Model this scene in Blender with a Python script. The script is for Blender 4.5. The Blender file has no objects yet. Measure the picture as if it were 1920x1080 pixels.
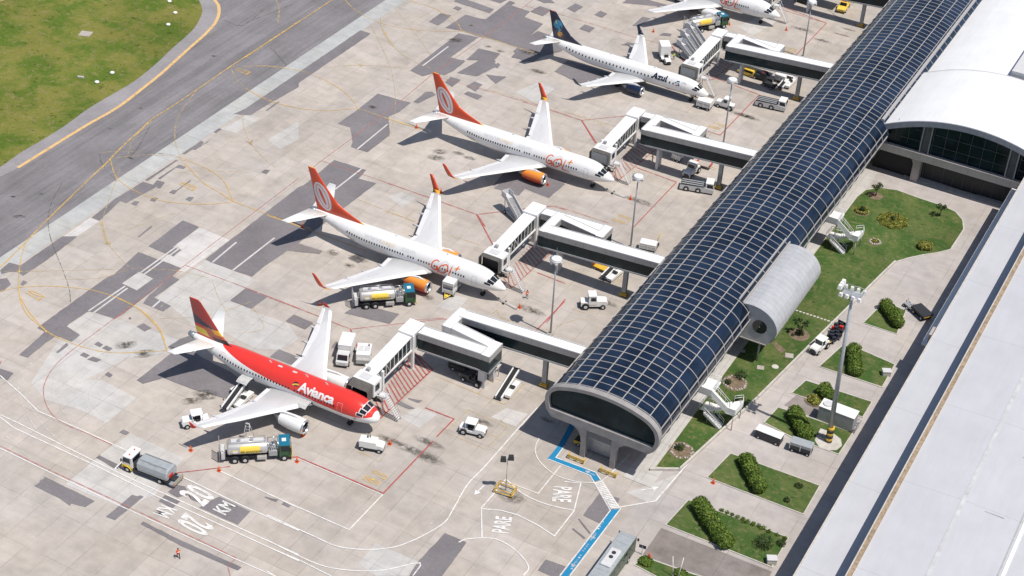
import bpy, bmesh, math, random
from math import radians as RAD, sin, cos, pi
from mathutils import Vector as V, Matrix

random.seed(7)
SC = bpy.context.scene
COL = SC.collection

# ------------------------------------------------------------------ camera, world, sun, exposure
CAM_POS = V((80.0, -190.0, 157.094))
YAW, PITCH, ROLL, FPX = 2.04058338, 0.618748697, 0.0605037358, 3054.1977
def cam_axes():
    fw = V((cos(YAW)*cos(PITCH), sin(YAW)*cos(PITCH), -sin(PITCH)))
    r = V((sin(YAW), -cos(YAW), 0)); u = r.cross(fw)
    r2 = r*cos(ROLL) + u*sin(ROLL); u2 = -r*sin(ROLL) + u*cos(ROLL)
    return r2, u2, -fw
CR, CU, CB = cam_axes()
cd = bpy.data.cameras.new('camera'); cam = bpy.data.objects.new('camera', cd); COL.objects.link(cam)
m = Matrix((CR, CU, CB)).transposed().to_4x4(); m.translation = CAM_POS
cam.matrix_world = m
cd.sensor_width = 36.0; cd.lens = FPX/1920*36; cd.clip_start = 1; cd.clip_end = 3000
SC.camera = cam

SUN_AZ, SUN_EL = RAD(-8), RAD(65)
W = bpy.data.worlds.new('World'); SC.world = W; W.use_nodes = True
nt = W.node_tree; bg = nt.nodes['Background']
sky = nt.nodes.new('ShaderNodeTexSky'); sky.sky_type = 'NISHITA'; sky.sun_disc = False
sky.sun_elevation = SUN_EL; sky.sun_rotation = RAD(90) - SUN_AZ
nt.links.new(sky.outputs[0], bg.inputs[0]); bg.inputs[1].default_value = 0.092
sl = bpy.data.lights.new('sun', 'SUN'); sl.energy = 4.4; sl.angle = RAD(0.5); sl.color = (1, .94, .86)
so = bpy.data.objects.new('sun', sl); COL.objects.link(so)
so.rotation_euler = V((cos(SUN_AZ)*cos(SUN_EL), sin(SUN_AZ)*cos(SUN_EL), sin(SUN_EL))).to_track_quat('Z', 'Y').to_euler()
SC.view_settings.view_transform = 'Standard'; SC.view_settings.look = 'None'
SC.view_settings.exposure = 0.04; SC.view_settings.gamma = 1.0
SC.render.engine = 'CYCLES'

# surveyed points: a position read off the photograph becomes a point on the ground (or at height z)
def G(px, py, z=0.0):
    d = CR*(px-960) - CU*(py-540) - CB*FPX
    t = (z - CAM_POS.z)/d.z
    return CAM_POS + d*t
REG = dict(a=(300,530), b=(500,290), c=(720,110), d=(980,0), e=(1000,560), f=(1360,320), g=(1360,0), h=(1360,765),
           i=(0,0), j=(0,300), k=(0,560), l=(0,765), m=(500,765), n=(860,765), o=(460,0), p=(1360,500))
def Z(r, x, y, z=0.0):
    o = REG[r]; return G(o[0]+x*.2916667, o[1]+y*.2916667, z)
def ZL(r, pts, z=0.0): return [Z(r, x, y, z) for x, y in pts]
def GL(pts, z=0.0): return [G(x, y, z) for x, y in pts]

# ------------------------------------------------------------------ materials
def mat_new(name):
    m = bpy.data.materials.new(name); m.use_nodes = True
    t = m.node_tree; return m, t, t.nodes['Principled BSDF']
def nd(t, typ, **kw):
    n = t.nodes.new(typ)
    for k, v in kw.items(): setattr(n, k, v)
    return n
def math_n(t, op, a, b=None, clamp=False):
    n = nd(t, 'ShaderNodeMath', operation=op, use_clamp=clamp)
    for i, v in enumerate((a, b)):
        if v is None: continue
        if isinstance(v, (int, float)): n.inputs[i].default_value = v
        else: t.links.new(v, n.inputs[i])
    return n.outputs[0]
def ramp(t, fac, stops):
    n = nd(t, 'ShaderNodeValToRGB'); e = n.color_ramp.elements
    while len(e) < len(stops): e.new(0.5)
    for el, (p, c) in zip(e, stops):
        el.position = p; el.color = (c, c, c, 1) if isinstance(c, (int, float)) else (*c, 1)
    t.links.new(fac, n.inputs[0]); return n.outputs[0]
def mixc(t, fac, a, b, mode='MIX'):
    n = nd(t, 'ShaderNodeMix', data_type='RGBA', blend_type=mode)
    for s, v in ((n.inputs[0], fac), (n.inputs[6], a), (n.inputs[7], b)):
        if isinstance(v, (int, float)): s.default_value = v
        elif isinstance(v, tuple): s.default_value = (*v, 1)
        else: t.links.new(v, s)
    return n.outputs[2]
def objco(t): return nd(t, 'ShaderNodeTexCoord').outputs['Object']
def sepxyz(t, vec):
    n = nd(t, 'ShaderNodeSeparateXYZ'); t.links.new(vec, n.inputs[0]); return n.outputs
def comb(t, x, y, z=0.0):
    n = nd(t, 'ShaderNodeCombineXYZ')
    for i, v in enumerate((x, y, z)):
        if isinstance(v, (int, float)): n.inputs[i].default_value = v
        else: t.links.new(v, n.inputs[i])
    return n.outputs[0]
def noise(t, vec, scale, detail=3, rough=.55):
    n = nd(t, 'ShaderNodeTexNoise'); n.inputs['Scale'].default_value = scale
    n.inputs['Detail'].default_value = detail; n.inputs['Roughness'].default_value = rough
    t.links.new(vec, n.inputs['Vector']); return n.outputs['Fac']
def stretch(t, vec, s):
    n = nd(t, 'ShaderNodeMapping'); n.inputs['Scale'].default_value = s; t.links.new(vec, n.inputs[0]); return n.outputs[0]
def bump(t, bs, h, strength=.3, dist=.02):
    n = nd(t, 'ShaderNodeBump'); n.inputs['Strength'].default_value = strength; n.inputs['Distance'].default_value = dist
    t.links.new(h, n.inputs['Height']); t.links.new(n.outputs[0], bs.inputs['Normal'])

def paint(name, col, rough=.45, metal=0.0, var=.12, scale=1.5, spec=.5, coat=0.0):
    """plain coated surface with a little grime"""
    m, t, b = mat_new(name); co = objco(t)
    n = noise(t, co, scale, 4)
    c = mixc(t, ramp(t, n, [(.35, 0.0), (.75, 1.0)]), tuple(col), tuple(x*(1-var*2) for x in col))
    t.links.new(c, b.inputs['Base Color']); b.inputs['Roughness'].default_value = rough
    b.inputs['Metallic'].default_value = metal; b.inputs['Specular IOR Level'].default_value = spec
    b.inputs['Coat Weight'].default_value = coat
    return m

def concrete_mat(name, base, tint=.12, sx=3.75, sy=7.2, joint=.55, stain=.16, jw=.05, ox=.9, oy=1.3):
    m, t, b = mat_new(name); co = objco(t); s = sepxyz(t, co)
    n1 = noise(t, co, .05, 4); n2 = noise(t, co, .45, 5, .65); n3 = noise(t, co, 6, 2); n4 = noise(t, co, .16, 5, .6)
    ns = noise(t, stretch(t, co, (.12, .9, 1)), 1.0, 4)
    ux = math_n(t, 'DIVIDE', math_n(t, 'ADD', s[0], ox), sx); uy = math_n(t, 'DIVIDE', math_n(t, 'ADD', s[1], oy), sy)
    wn = nd(t, 'ShaderNodeTexWhiteNoise', noise_dimensions='2D')
    t.links.new(comb(t, math_n(t, 'FLOOR', ux), math_n(t, 'FLOOR', uy)), wn.inputs['Vector'])
    wn2 = nd(t, 'ShaderNodeTexWhiteNoise', noise_dimensions='2D')
    t.links.new(comb(t, math_n(t, 'FLOOR', math_n(t, 'DIVIDE', ux, 5.0)), math_n(t, 'FLOOR', math_n(t, 'DIVIDE', uy, 3.0))), wn2.inputs['Vector'])
    def jm(u, size):
        f = math_n(t, 'ABSOLUTE', math_n(t, 'SUBTRACT', math_n(t, 'FRACT', u), .5))
        return math_n(t, 'GREATER_THAN', f, .5 - jw/size)
    j = math_n(t, 'MAXIMUM', jm(ux, sx), jm(uy, sy))
    jn = math_n(t, 'MULTIPLY', j, ramp(t, noise(t, co, .22, 3), [(.34, .12), (.62, 1.0)]))
    val = math_n(t, 'ADD', 1-tint, math_n(t, 'MULTIPLY', math_n(t, 'ADD', math_n(t, 'MULTIPLY', wn.outputs['Value'], .55), math_n(t, 'MULTIPLY', wn2.outputs['Value'], .6)), tint*1.6))
    val = math_n(t, 'MULTIPLY', val, ramp(t, n1, [(.3, .9), (.7, 1.06)]))
    val = math_n(t, 'MULTIPLY', val, ramp(t, n2, [(.25, 1-stain), (.62, 1.03)]))
    val = math_n(t, 'MULTIPLY', val, ramp(t, n4, [(.28, 1-stain*.9), (.5, 1.0)]))
    val = math_n(t, 'MULTIPLY', val, ramp(t, ns, [(.3, .95), (.7, 1.04)]))
    val = math_n(t, 'MULTIPLY', val, ramp(t, n3, [(.2, .93), (.8, 1.06)]))
    val = math_n(t, 'MULTIPLY', val, math_n(t, 'SUBTRACT', 1.0, math_n(t, 'MULTIPLY', jn, joint)))
    hue = mixc(t, ramp(t, noise(t, co, .09, 3), [(.35, 0.0), (.65, 1.0)]), tuple(base), (base[0]*1.0, base[1]*1.02, base[2]*1.07))
    c = mixc(t, 1.0, hue, val, 'MULTIPLY')
    t.links.new(c, b.inputs['Base Color']); b.inputs['Roughness'].default_value = .9; b.inputs['Specular IOR Level'].default_value = .25
    bump(t, b, n3, .15, .01)
    return m

def asphalt_mat(name, base, streak=True):
    m, t, b = mat_new(name); co = objco(t)
    val = ramp(t, noise(t, co, .12, 5, .6), [(.3, .82), (.7, 1.12)])
    val = math_n(t, 'MULTIPLY', val, ramp(t, noise(t, co, 1.4, 4, .7), [(.25, .9), (.75, 1.1)]))
    val = math_n(t, 'MULTIPLY', val, ramp(t, noise(t, co, 9, 2), [(.2, .85), (.8, 1.15)]))
    if streak:
        val = math_n(t, 'MULTIPLY', val, ramp(t, noise(t, stretch(t, co, (.5, .03, 1)), 1, 4), [(.3, .82), (.62, 1.06)]))
        val = math_n(t, 'MULTIPLY', val, ramp(t, noise(t, stretch(t, co, (2.2, .05, 1)), 1, 3), [(.35, .9), (.6, 1.04)]))
    t.links.new(mixc(t, 1.0, tuple(base), val, 'MULTIPLY'), b.inputs['Base Color'])
    b.inputs['Roughness'].default_value = .9; b.inputs['Specular IOR Level'].default_value = .2
    return m

def grass_mat(name, c1, c2, c3, s=1.0):
    m, t, b = mat_new(name); co = objco(t)
    n1 = noise(t, co, .09*s, 5, .6); n2 = noise(t, co, .5*s, 5, .7); n3 = noise(t, co, 5*s, 3, .7)
    c = mixc(t, ramp(t, n1, [(.42, 0.0), (.58, 1.0)]), tuple(c1), tuple(c2))
    c = mixc(t, ramp(t, n2, [(.52, 0.0), (.68, .75)]), c, tuple(c3))
    c = mixc(t, ramp(t, noise(t, stretch(t, co, (1, 1.5, 1)), .38*s, 6, .8), [(.57, 0.0), (.63, .8)]), c, tuple(x*.42 for x in c1))
    c = mixc(t, 1.0, c, ramp(t, noise(t, co, .025*s, 3), [(.3, .85), (.7, 1.15)]), 'MULTIPLY')
    c = mixc(t, 1.0, c, ramp(t, n3, [(.2, .6), (.8, 1.35)]), 'MULTIPLY')
    t.links.new(c, b.inputs['Base Color']); b.inputs['Roughness'].default_value = 1; b.inputs['Specular IOR Level'].default_value = .1
    bump(t, b, n3, .8, .08)
    return m

def worn_mat(name, col, lo=.36, hi=.52, keep=.25, scale=1.1):
    """road paint, worn through to what lies under it"""
    m, t, b = mat_new(name); co = objco(t)
    n = noise(t, co, scale, 6, .75)
    a = ramp(t, n, [(lo, keep), (hi, 1.0)])
    b.inputs['Base Color'].default_value = (*col, 1); b.inputs['Roughness'].default_value = .8; b.inputs['Specular IOR Level'].default_value = .2
    t.links.new(a, b.inputs['Alpha'])
    return m
def stain_mat(name, col, amax):
    m, t, b = mat_new(name); co = objco(t)
    g = nd(t, 'ShaderNodeTexCoord').outputs['Generated']
    gs = sepxyz(t, g)
    v = nd(t, 'ShaderNodeVectorMath', operation='DISTANCE'); t.links.new(comb(t, gs[0], gs[1]), v.inputs[0]); v.inputs[1].default_value = (.5, .5, 0)
    fall = ramp(t, v.outputs['Value'], [(.1, 1.0), (.5, 0.0)])
    a = math_n(t, 'MULTIPLY', fall, ramp(t, noise(t, co, 1.2, 5, .75), [(.36, 0.0), (.60, 1.0)]))
    t.links.new(math_n(t, 'MULTIPLY', a, amax), b.inputs['Alpha'])
    b.inputs['Base Color'].default_value = (*col, 1); b.inputs['Roughness'].default_value = .8
    return m
def glass_mat(name, col, rough=.12, var=.35, px=None, spec=.5):
    m, t, b = mat_new(name); co = objco(t); s = sepxyz(t, co)
    wn = nd(t, 'ShaderNodeTexWhiteNoise', noise_dimensions='3D')
    p = px or (2.2, 1.62, 50)
    q = [math_n(t, 'FLOOR', math_n(t, 'DIVIDE', s[k], p[k])) for k in range(3)]
    t.links.new(comb(t, *q), wn.inputs['Vector'])
    c = mixc(t, wn.outputs['Value'], tuple(x*(1-var) for x in col), tuple(x*(1+var) for x in col))
    c = mixc(t, ramp(t, noise(t, stretch(t, co, (1, .35, 1)), .16, 5, .65), [(.40, 0.0), (.72, .75)]), c, tuple(min(1, x*2.6+.006) for x in col))  # lighter blotches and streaks paint reflected sheen into the glass colour
    t.links.new(c, b.inputs['Base Color']); b.inputs['Roughness'].default_value = rough; b.inputs['Specular IOR Level'].default_value = spec
    return m
def roof_mat(name, col, period, axis, depth=.1, seam=None):
    m, t, b = mat_new(name); co = objco(t); s = sepxyz(t, co)
    f = math_n(t, 'FRACT', math_n(t, 'DIVIDE', s[axis], period))
    line = ramp(t, f, [(0.0, 1-depth*2), (.1, 1.0), (.9, 1.0), (1.0, 1-depth)])
    st = (.9, .12, .5) if axis == 1 else (.12, .9, .5)
    val = math_n(t, 'MULTIPLY', line, ramp(t, noise(t, co, .2, 5), [(.3, .95), (.7, 1.03)]))
    val = math_n(t, 'MULTIPLY', val, ramp(t, noise(t, stretch(t, co, st), 1.2, 5, .7), [(.3, .96), (.6, 1.01)]))
    if seam:
        f2 = math_n(t, 'FRACT', math_n(t, 'DIVIDE', s[axis], seam))
        val = math_n(t, 'MULTIPLY', val, ramp(t, f2, [(0.0, .82), (.012, 1.0)]))
    t.links.new(mixc(t, 1.0, tuple(col), val, 'MULTIPLY'), b.inputs['Base Color'])
    b.inputs['Roughness'].default_value = .5
    return m
def panel_mat(name, col, p, lw, dark=.6, rough=.45, metal=0.0):
    m, t, b = mat_new(name); co = objco(t); s = sepxyz(t, co)
    j = None
    for k in range(3):
        if not p[k]: continue
        f = math_n(t, 'FRACT', math_n(t, 'DIVIDE', math_n(t, 'ADD', s[k], .013), p[k]))
        q = math_n(t, 'LESS_THAN', f, lw/p[k])
        j = q if j is None else math_n(t, 'MAXIMUM', j, q)
    val = math_n(t, 'SUBTRACT', 1.0, math_n(t, 'MULTIPLY', j, 1-dark))
    val = math_n(t, 'MULTIPLY', val, ramp(t, noise(t, co, .7, 5), [(.3, .88), (.7, 1.05)]))
    t.links.new(mixc(t, 1.0, tuple(col), val, 'MULTIPLY'), b.inputs['Base Color'])
    b.inputs['Roughness'].default_value = rough; b.inputs['Metallic'].default_value = metal
    return m

M = {}
M['apron'] = concrete_mat('apron_concrete', (.468, .42, .372), .11, joint=.28, stain=.17)
M['pale'] = concrete_mat('pale_concrete', (.51, .49, .46), .07, joint=.35)
M['white_slab'] = concrete_mat('white_concrete', (.58, .555, .53), .05, joint=.3)
M['strip'] = concrete_mat('strip_concrete', (.44, .44, .42), .05, 8, 4.5, .3)
M['pave'] = concrete_mat('pavement', (.45, .41, .38), .07, 6, 6, .3)
M['paveb'] = concrete_mat('pavement_brown', (.27, .235, .215), .08, 9, 9, .2, .3)
M['asphalt'] = asphalt_mat('taxiway_asphalt', (.215, .205, .215))
M['shoulder'] = asphalt_mat('shoulder_asphalt', (.28, .265, .275), False)
M['patch'] = asphalt_mat('patch_asphalt', (.195, .182, .192), False)
M['patch2'] = asphalt_mat('patch_asphalt_brown', (.21, .19, .19), False)
M['grass'] = grass_mat('infield_grass', (.092, .142, .022), (.185, .185, .045), (.25, .205, .10), 1.3)
M['lawn'] = grass_mat('lawn_grass', (.054, .108, .027), (.102, .138, .044), (.21, .18, .09), 2.2)
M['soil'] = paint('soil', (.22, .165, .11), .95, var=.25)
M['yel'] = worn_mat('paint_yellow', (.66, .43, .13), .38, .62, .22); M['yelf'] = worn_mat('paint_yellow_faded', (.58, .44, .22), .44, .66, .12)
M['org'] = worn_mat('paint_cream', (.66, .44, .20), .3, .5, .5)
M['red'] = worn_mat('paint_red', (.44, .10, .095), .36, .56, .3); M['redf'] = worn_mat('paint_red_faded', (.48, .18, .165), .42, .62, .25)
M['wht'] = worn_mat('paint_white', (.72, .71, .70), .32, .54, .5); M['whtf'] = worn_mat('paint_white_faded', (.66, .63, .60), .45, .65, .12)
M['blue'] = worn_mat('paint_blue', (.02, .215, .41), .2, .4, .75)
M['black'] = worn_mat('rubber_mark', (.15, .145, .145), .44, .7, .06)
M['stain'] = stain_mat('oil_stain', (.05, .045, .03), .75)
M['white'] = paint('white_paint', (.80, .80, .79), .35, var=.05); M['gloss'] = paint('gloss_white', (.83, .83, .82), .22, var=.03, coat=.3)
M['grey'] = paint('grey_paint', (.42, .42, .42), .5); M['lgrey'] = paint('light_grey', (.60, .60, .61), .45, var=.06)
M['dark'] = paint('dark_paint', (.035, .037, .042), .5); M['rubber'] = paint('tyre_rubber', (.022, .022, .023), .85)
M['metal'] = paint('bare_metal', (.62, .62, .62), .28, .85, .06); M['galv'] = paint('galvanised', (.45, .47, .49), .45, .4)
M['silver'] = paint('tank_aluminium', (.58, .57, .55), .33, .45, .08)
M['cylgrey'] = paint('tank_grey', (.42, .45, .47), .45, .2, .08)
M['window'] = paint('window_glass', (.016, .022, .030), .06, var=.2)
M['yellow'] = paint('yellow_paint', (.72, .46, .05), .4); M['vyel'] = paint('vivid_yellow', (.82, .58, .08), .4, var=.04)
M['green'] = paint('green_paint', (.03, .105, .04), .35); M['lightblue'] = paint('cab_blue', (.016, .17, .27), .35)
M['orange'] = paint('orange', (.75, .13, .03), .5, var=.06); M['redp'] = paint('red_paint', (.62, .04, .025), .4)
M['navy'] = paint('navy_paint', (.012, .022, .06), .3, coat=.3); M['bluep'] = paint('blue_paint', (.03, .18, .42), .4)
M['conc'] = paint('cast_concrete', (.43, .39, .36), .85, var=.1, scale=.8); M['concl'] = paint('pale_kerb', (.56, .53, .49), .85, var=.14, scale=1.2)
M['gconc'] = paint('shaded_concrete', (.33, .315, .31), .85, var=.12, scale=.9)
M['rust'] = paint('rusty_parapet', (.40, .30, .20), .85, var=.3, scale=2.0)
M['black_p'] = paint('black_rubber', (.02, .02, .024), .7); M['accordion'] = paint('hood_canvas', (.16, .15, .14), .8, var=.15)
M['skin'] = paint('skin', (.36, .19, .12), .6); M['navycloth'] = paint('navy_cloth', (.025, .03, .05), .9); M['hivis'] = paint('hi_vis_orange', (.80, .14, .06), .7)
M['hivisy'] = paint('hi_vis_yellow', (.55, .68, .06), .7); M['wcloth'] = paint('white_cloth', (.7, .7, .7), .9); M['gcloth'] = paint('grey_cloth', (.3, .3, .32), .9)
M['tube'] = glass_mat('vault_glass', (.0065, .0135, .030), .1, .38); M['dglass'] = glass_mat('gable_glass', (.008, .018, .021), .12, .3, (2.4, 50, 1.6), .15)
M['bglass'] = glass_mat('bridge_glass', (.011, .020, .023), .12, .25, (1.4, 1.4, 50), .25)
M['mull'] = paint('mullion', (.40, .385, .375), .5, var=.06)
M['roofw'] = roof_mat('white_roof', (.79, .795, .80), 1.1, 1, .012); M['roofg'] = roof_mat('long_roof', (.50, .507, .54), .42, 1, .06, 19.0)
M['broof'] = roof_mat('bridge_roof', (.80, .80, .80), 1.0, 0, .02)
M['fascia'] = panel_mat('fascia_panels', (.40, .385, .375), (1.35, 0, 0), .05)
M['pod'] = panel_mat('pod_cladding', (.43, .44, .465), (0, 1.25, 0), .06, .62, .4, 0.0)
M['podend'] = panel_mat('pod_end', (.50, .50, .51), (1.3, 0, 1.3), .05, .8)

# ------------------------------------------------------------------ mesh helpers
class MB:
    """collects shapes into one mesh"""
    def __init__(s): s.bm = bmesh.new(); s.mats = []; s.mi = 0
    def use(s, mat):
        if mat not in s.mats: s.mats.append(mat)
        s.mi = s.mats.index(mat); return s
    def face(s, pts):
        f = s.bm.faces.new([s.bm.verts.new(p) for p in pts]); f.material_index = s.mi; return f
    def _faces(s, vs, idx, smooth=False):
        for q in idx:
            try: f = s.bm.faces.new([vs[k] for k in q])
            except ValueError: continue
            f.material_index = s.mi; f.smooth = smooth
    def box(s, c, d, rz=0.0, ry=0.0, top=None, bev=0.0):
        """centre c, size d; top = (sx, sy, dx) tapers the upper face"""
        hx, hy, hz = d[0]/2, d[1]/2, d[2]/2; vs = []
        R = Matrix.Rotation(rz, 3, 'Z') @ Matrix.Rotation(ry, 3, 'Y')
        for z in (-1, 1):
            for x, y in ((-1,-1),(1,-1),(1,1),(-1,1)):
                fx = fy = 1; dx = 0
                if z > 0 and top: fx, fy, dx = top
                vs.append(s.bm.verts.new(V(c) + R @ V((x*hx*fx+dx, y*hy*fy, z*hz))))
        fs0 = len(s.bm.faces)
        s._faces(vs, ((0,3,2,1),(4,5,6,7),(0,1,5,4),(1,2,6,5),(2,3,7,6),(3,0,4,7)))
        if bev > 0:
            es = list({e for v in vs for e in v.link_edges})
            r = bmesh.ops.bevel(s.bm, geom=es, offset=bev, segments=2, profile=.6, affect='EDGES')
            for f in r['faces']: f.material_index = s.mi
        return s
    def ring(s, pts): return [s.bm.verts.new(p) for p in pts]
    def loft(s, rings, closed=True, cap=(True, True), smooth=True):
        R = [s.ring(r) for r in rings]; n = len(R[0])
        for a, b in zip(R, R[1:]):
            rng = range(n) if closed else range(n-1)
            s._faces_pair(a, b, rng, n, smooth)
        if cap[0]: s._cap(R[0][::-1])
        if cap[1]: s._cap(R[-1])
        return R
    def _faces_pair(s, a, b, rng, n, smooth):
        for k in rng:
            q = (a[k], a[(k+1) % n], b[(k+1) % n], b[k])
            try: f = s.bm.faces.new(q)
            except ValueError: continue
            f.material_index = s.mi; f.smooth = smooth
    def _cap(s, vs):
        try: f = s.bm.faces.new(vs); f.material_index = s.mi
        except ValueError: pass
    def cyl(s, p0, p1, r0, r1=None, n=12, cap=True, smooth=True):
        p0, p1 = V(p0), V(p1); r1 = r0 if r1 is None else r1
        a = (p1-p0).normalized(); u = a.orthogonal().normalized(); w = a.cross(u)
        rs = [[p + (u*cos(2*pi*k/n) + w*sin(2*pi*k/n))*r for k in range(n)] for p, r in ((p0, r0), (p1, r1))]
        s.loft(rs, True, (cap, cap), smooth); return s
    def tube(s, pts, r, n=6):
        for a, b in zip(pts, pts[1:]): s.cyl(a, b, r, r, n)
        return s
    def wheel(s, c, r, w, n=18):
        s.cyl((c[0], c[1]-w/2, c[2]), (c[0], c[1]+w/2, c[2]), r, r, n); return s
    def prism(s, poly, z0, z1):
        a = s.ring([(p[0], p[1], z0) for p in poly]); b = s.ring([(p[0], p[1], z1) for p in poly])
        s._faces_pair(a, b, range(len(poly)), len(poly), False); s._cap(b); s._cap(a[::-1]); return s
    def extr(s, prof, y0, y1, cap=True, smooth=False, closed=True):
        """profile of (x, z) pulled along y"""
        rs = [[V((x, y, z)) for x, z in prof] for y in (y0, y1)]
        s.loft(rs, closed, (cap, cap), smooth); return s
    def ball(s, c, r, sc=(1,1,1), u=12, v=8):
        mt = Matrix.Translation(c) @ Matrix.Diagonal((r*sc[0], r*sc[1], r*sc[2], 1))
        k = len(s.bm.faces)
        res = bmesh.ops.create_uvsphere(s.bm, u_segments=u, v_segments=v, radius=1, matrix=mt)
        for vv in res['verts']:
            for f in vv.link_faces: f.material_index = s.mi; f.smooth = True
        return s
    def build(s, name, mat=None, parent=None, fix=True):
        if fix: bmesh.ops.recalc_face_normals(s.bm, faces=s.bm.faces)
        me = bpy.data.meshes.new(name); s.bm.to_mesh(me); s.bm.free()
        for mm in (s.mats or [mat]): me.materials.append(mm)
        o = bpy.data.objects.new(name, me); COL.objects.link(o)
        if parent is not None: o.parent = parent
        return o

def obj(name, mat, parent=None, **kw): pass
def tag(o, label=None, cat=None, group=None, kind=None):
    if label: o['label'] = label
    if cat: o['category'] = cat
    if group: o['group'] = group
    if kind: o['kind'] = kind
    return o
def thing(name, label, cat, loc=(0,0,0), rz=0.0, group=None):
    o = bpy.data.objects.new(name, None); COL.objects.link(o); o.empty_display_size = .5
    o.location = loc; o.rotation_euler = (0, 0, rz)
    return tag(o, label, cat, group)
def dup(root, loc, rz=0.0, label=None, group=None):
    r = root.copy(); COL.objects.link(r); r.location = loc; r.rotation_euler = (0, 0, rz)
    if label: r['label'] = label
    if group: r['group'] = group
    for ch in list(root.children):
        c = ch.copy(); COL.objects.link(c); c.parent = r
        for g in list(ch.children):
            d = g.copy(); COL.objects.link(d); d.parent = c
    return r
def struct(name, mb, mat=None): return tag(mb.build(name, mat), kind='structure')

def catmull(pts, n=8):
    pts = [V(p) for p in pts]; P = [pts[0]*2-pts[1]] + pts + [pts[-1]*2-pts[-2]]; out = []
    for k in range(1, len(P)-2):
        a, b, c, d = P[k-1:k+3]
        for q in range(n):
            t = q/n; out.append(.5*((2*b)+(c-a)*t+(2*a-5*b+4*c-d)*t*t+(3*b-a-3*c+d)*t**3))
    out.append(pts[-1]); return out
def ribbon(mb, pts, w, z, smooth=0, closed=False):
    """flat painted line along pts"""
    pts = [V((p[0], p[1], 0)) for p in (catmull(pts, smooth) if smooth else pts)]
    n = len(pts); L = []; Rr = []
    for k in range(n):
        a = pts[(k-1) % n] if (closed or k > 0) else None; c = pts[(k+1) % n] if (closed or k < n-1) else None
        d1 = (pts[k]-a).normalized() if a is not None else None; d2 = (c-pts[k]).normalized() if c is not None else None
        d1 = d1 or d2; d2 = d2 or d1
        t = (d1+d2); t = t.normalized() if t.length > 1e-4 else d1
        nrm = V((-t.y, t.x, 0)); sc = 1/max(.4, abs(nrm.dot(V((-d1.y, d1.x, 0)))))
        L.append(pts[k]+nrm*w/2*sc+V((0,0,z))); Rr.append(pts[k]-nrm*w/2*sc+V((0,0,z)))
    lv = mb.ring(L); rv = mb.ring(Rr)
    for k in range(n if closed else n-1):
        q = (k+1) % n
        f = mb.bm.faces.new((rv[k], rv[q], lv[q], lv[k])); f.material_index = mb.mi
def flat(mb, pts, z, rough=0.0, step=1.0):
    """flat polygon; rough jitters the outline as a cut edge does"""
    pts = [V((p[0], p[1], 0)) for p in pts]
    if rough:
        q = []
        for a, b in zip(pts, pts[1:]+pts[:1]):
            n = max(1, int((b-a).length/step)); nr = V((-(b-a).y, (b-a).x, 0)).normalized()
            for k in range(n):
                j = random.uniform(-rough, rough) if k else 0
                q.append(a+(b-a)*k/n+nr*j)
        pts = q
    f = mb.bm.faces.new([mb.bm.verts.new((p.x, p.y, z)) for p in pts]); f.material_index = mb.mi
    bmesh.ops.triangulate(mb.bm, faces=[f])
def fix_up(mb):
    for f in mb.bm.faces:
        f.normal_update()
        if f.normal.z < 0: f.normal_flip()

def glyphs(text, bold=0.0, cuts=0, shear=0.0, space=1.0):
    """letter outlines as (verts, faces) in a 2-D box scaled to height 1"""
    cu = bpy.data.curves.new('lettering', 'FONT'); cu.body = text; cu.offset = bold; cu.shear = shear
    cu.space_character = space; cu.resolution_u = 3; cu.fill_mode = 'FRONT'
    o = bpy.data.objects.new('lettering', cu); COL.objects.link(o)
    dg = bpy.context.evaluated_depsgraph_get(); me = bpy.data.meshes.new_from_object(o.evaluated_get(dg))
    bpy.data.objects.remove(o); bpy.data.curves.remove(cu)
    bm = bmesh.new(); bm.from_mesh(me); bpy.data.meshes.remove(me)
    xs = [v.co.x for v in bm.verts]; ys = [v.co.y for v in bm.verts]
    x0, x1, y0, y1 = min(xs), max(xs), min(ys), max(ys); h = y1-y0
    for v in bm.verts: v.co = V(((v.co.x-x0)/h, (v.co.y-y0)/h, 0))
    for k in range(1, cuts):
        g = bm.verts[:] + bm.edges[:] + bm.faces[:]
        bmesh.ops.bisect_plane(bm, geom=g, plane_co=(0, k/cuts, 0), plane_no=(0, 1, 0))
    bm.verts.index_update()
    vs = [(v.co.x, v.co.y) for v in bm.verts]; fs = [[v.index for v in f.verts] for f in bm.faces]
    bm.free(); return vs, fs, (x1-x0)/h
def put_glyphs(mb, gl, fn):
    vs, fs, w = gl; q = [mb.bm.verts.new(fn(x, y)) for x, y in vs]
    for f in fs:
        try: ff = mb.bm.faces.new([q[k] for k in f]); ff.material_index = mb.mi
        except ValueError: pass
def ground_text(mb, text, b0, b1, t0, z, bold=0.02, space=1.0):
    """letters whose base runs b0 -> b1 and whose tops lie at t0"""
    gl = glyphs(text, bold, space=space); w = gl[2]
    e = (b1-b0)/w; u = (t0-b0)
    put_glyphs(mb, gl, lambda x, y: V((b0.x+e.x*x+u.x*y, b0.y+e.y*x+u.y*y, z)))

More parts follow.
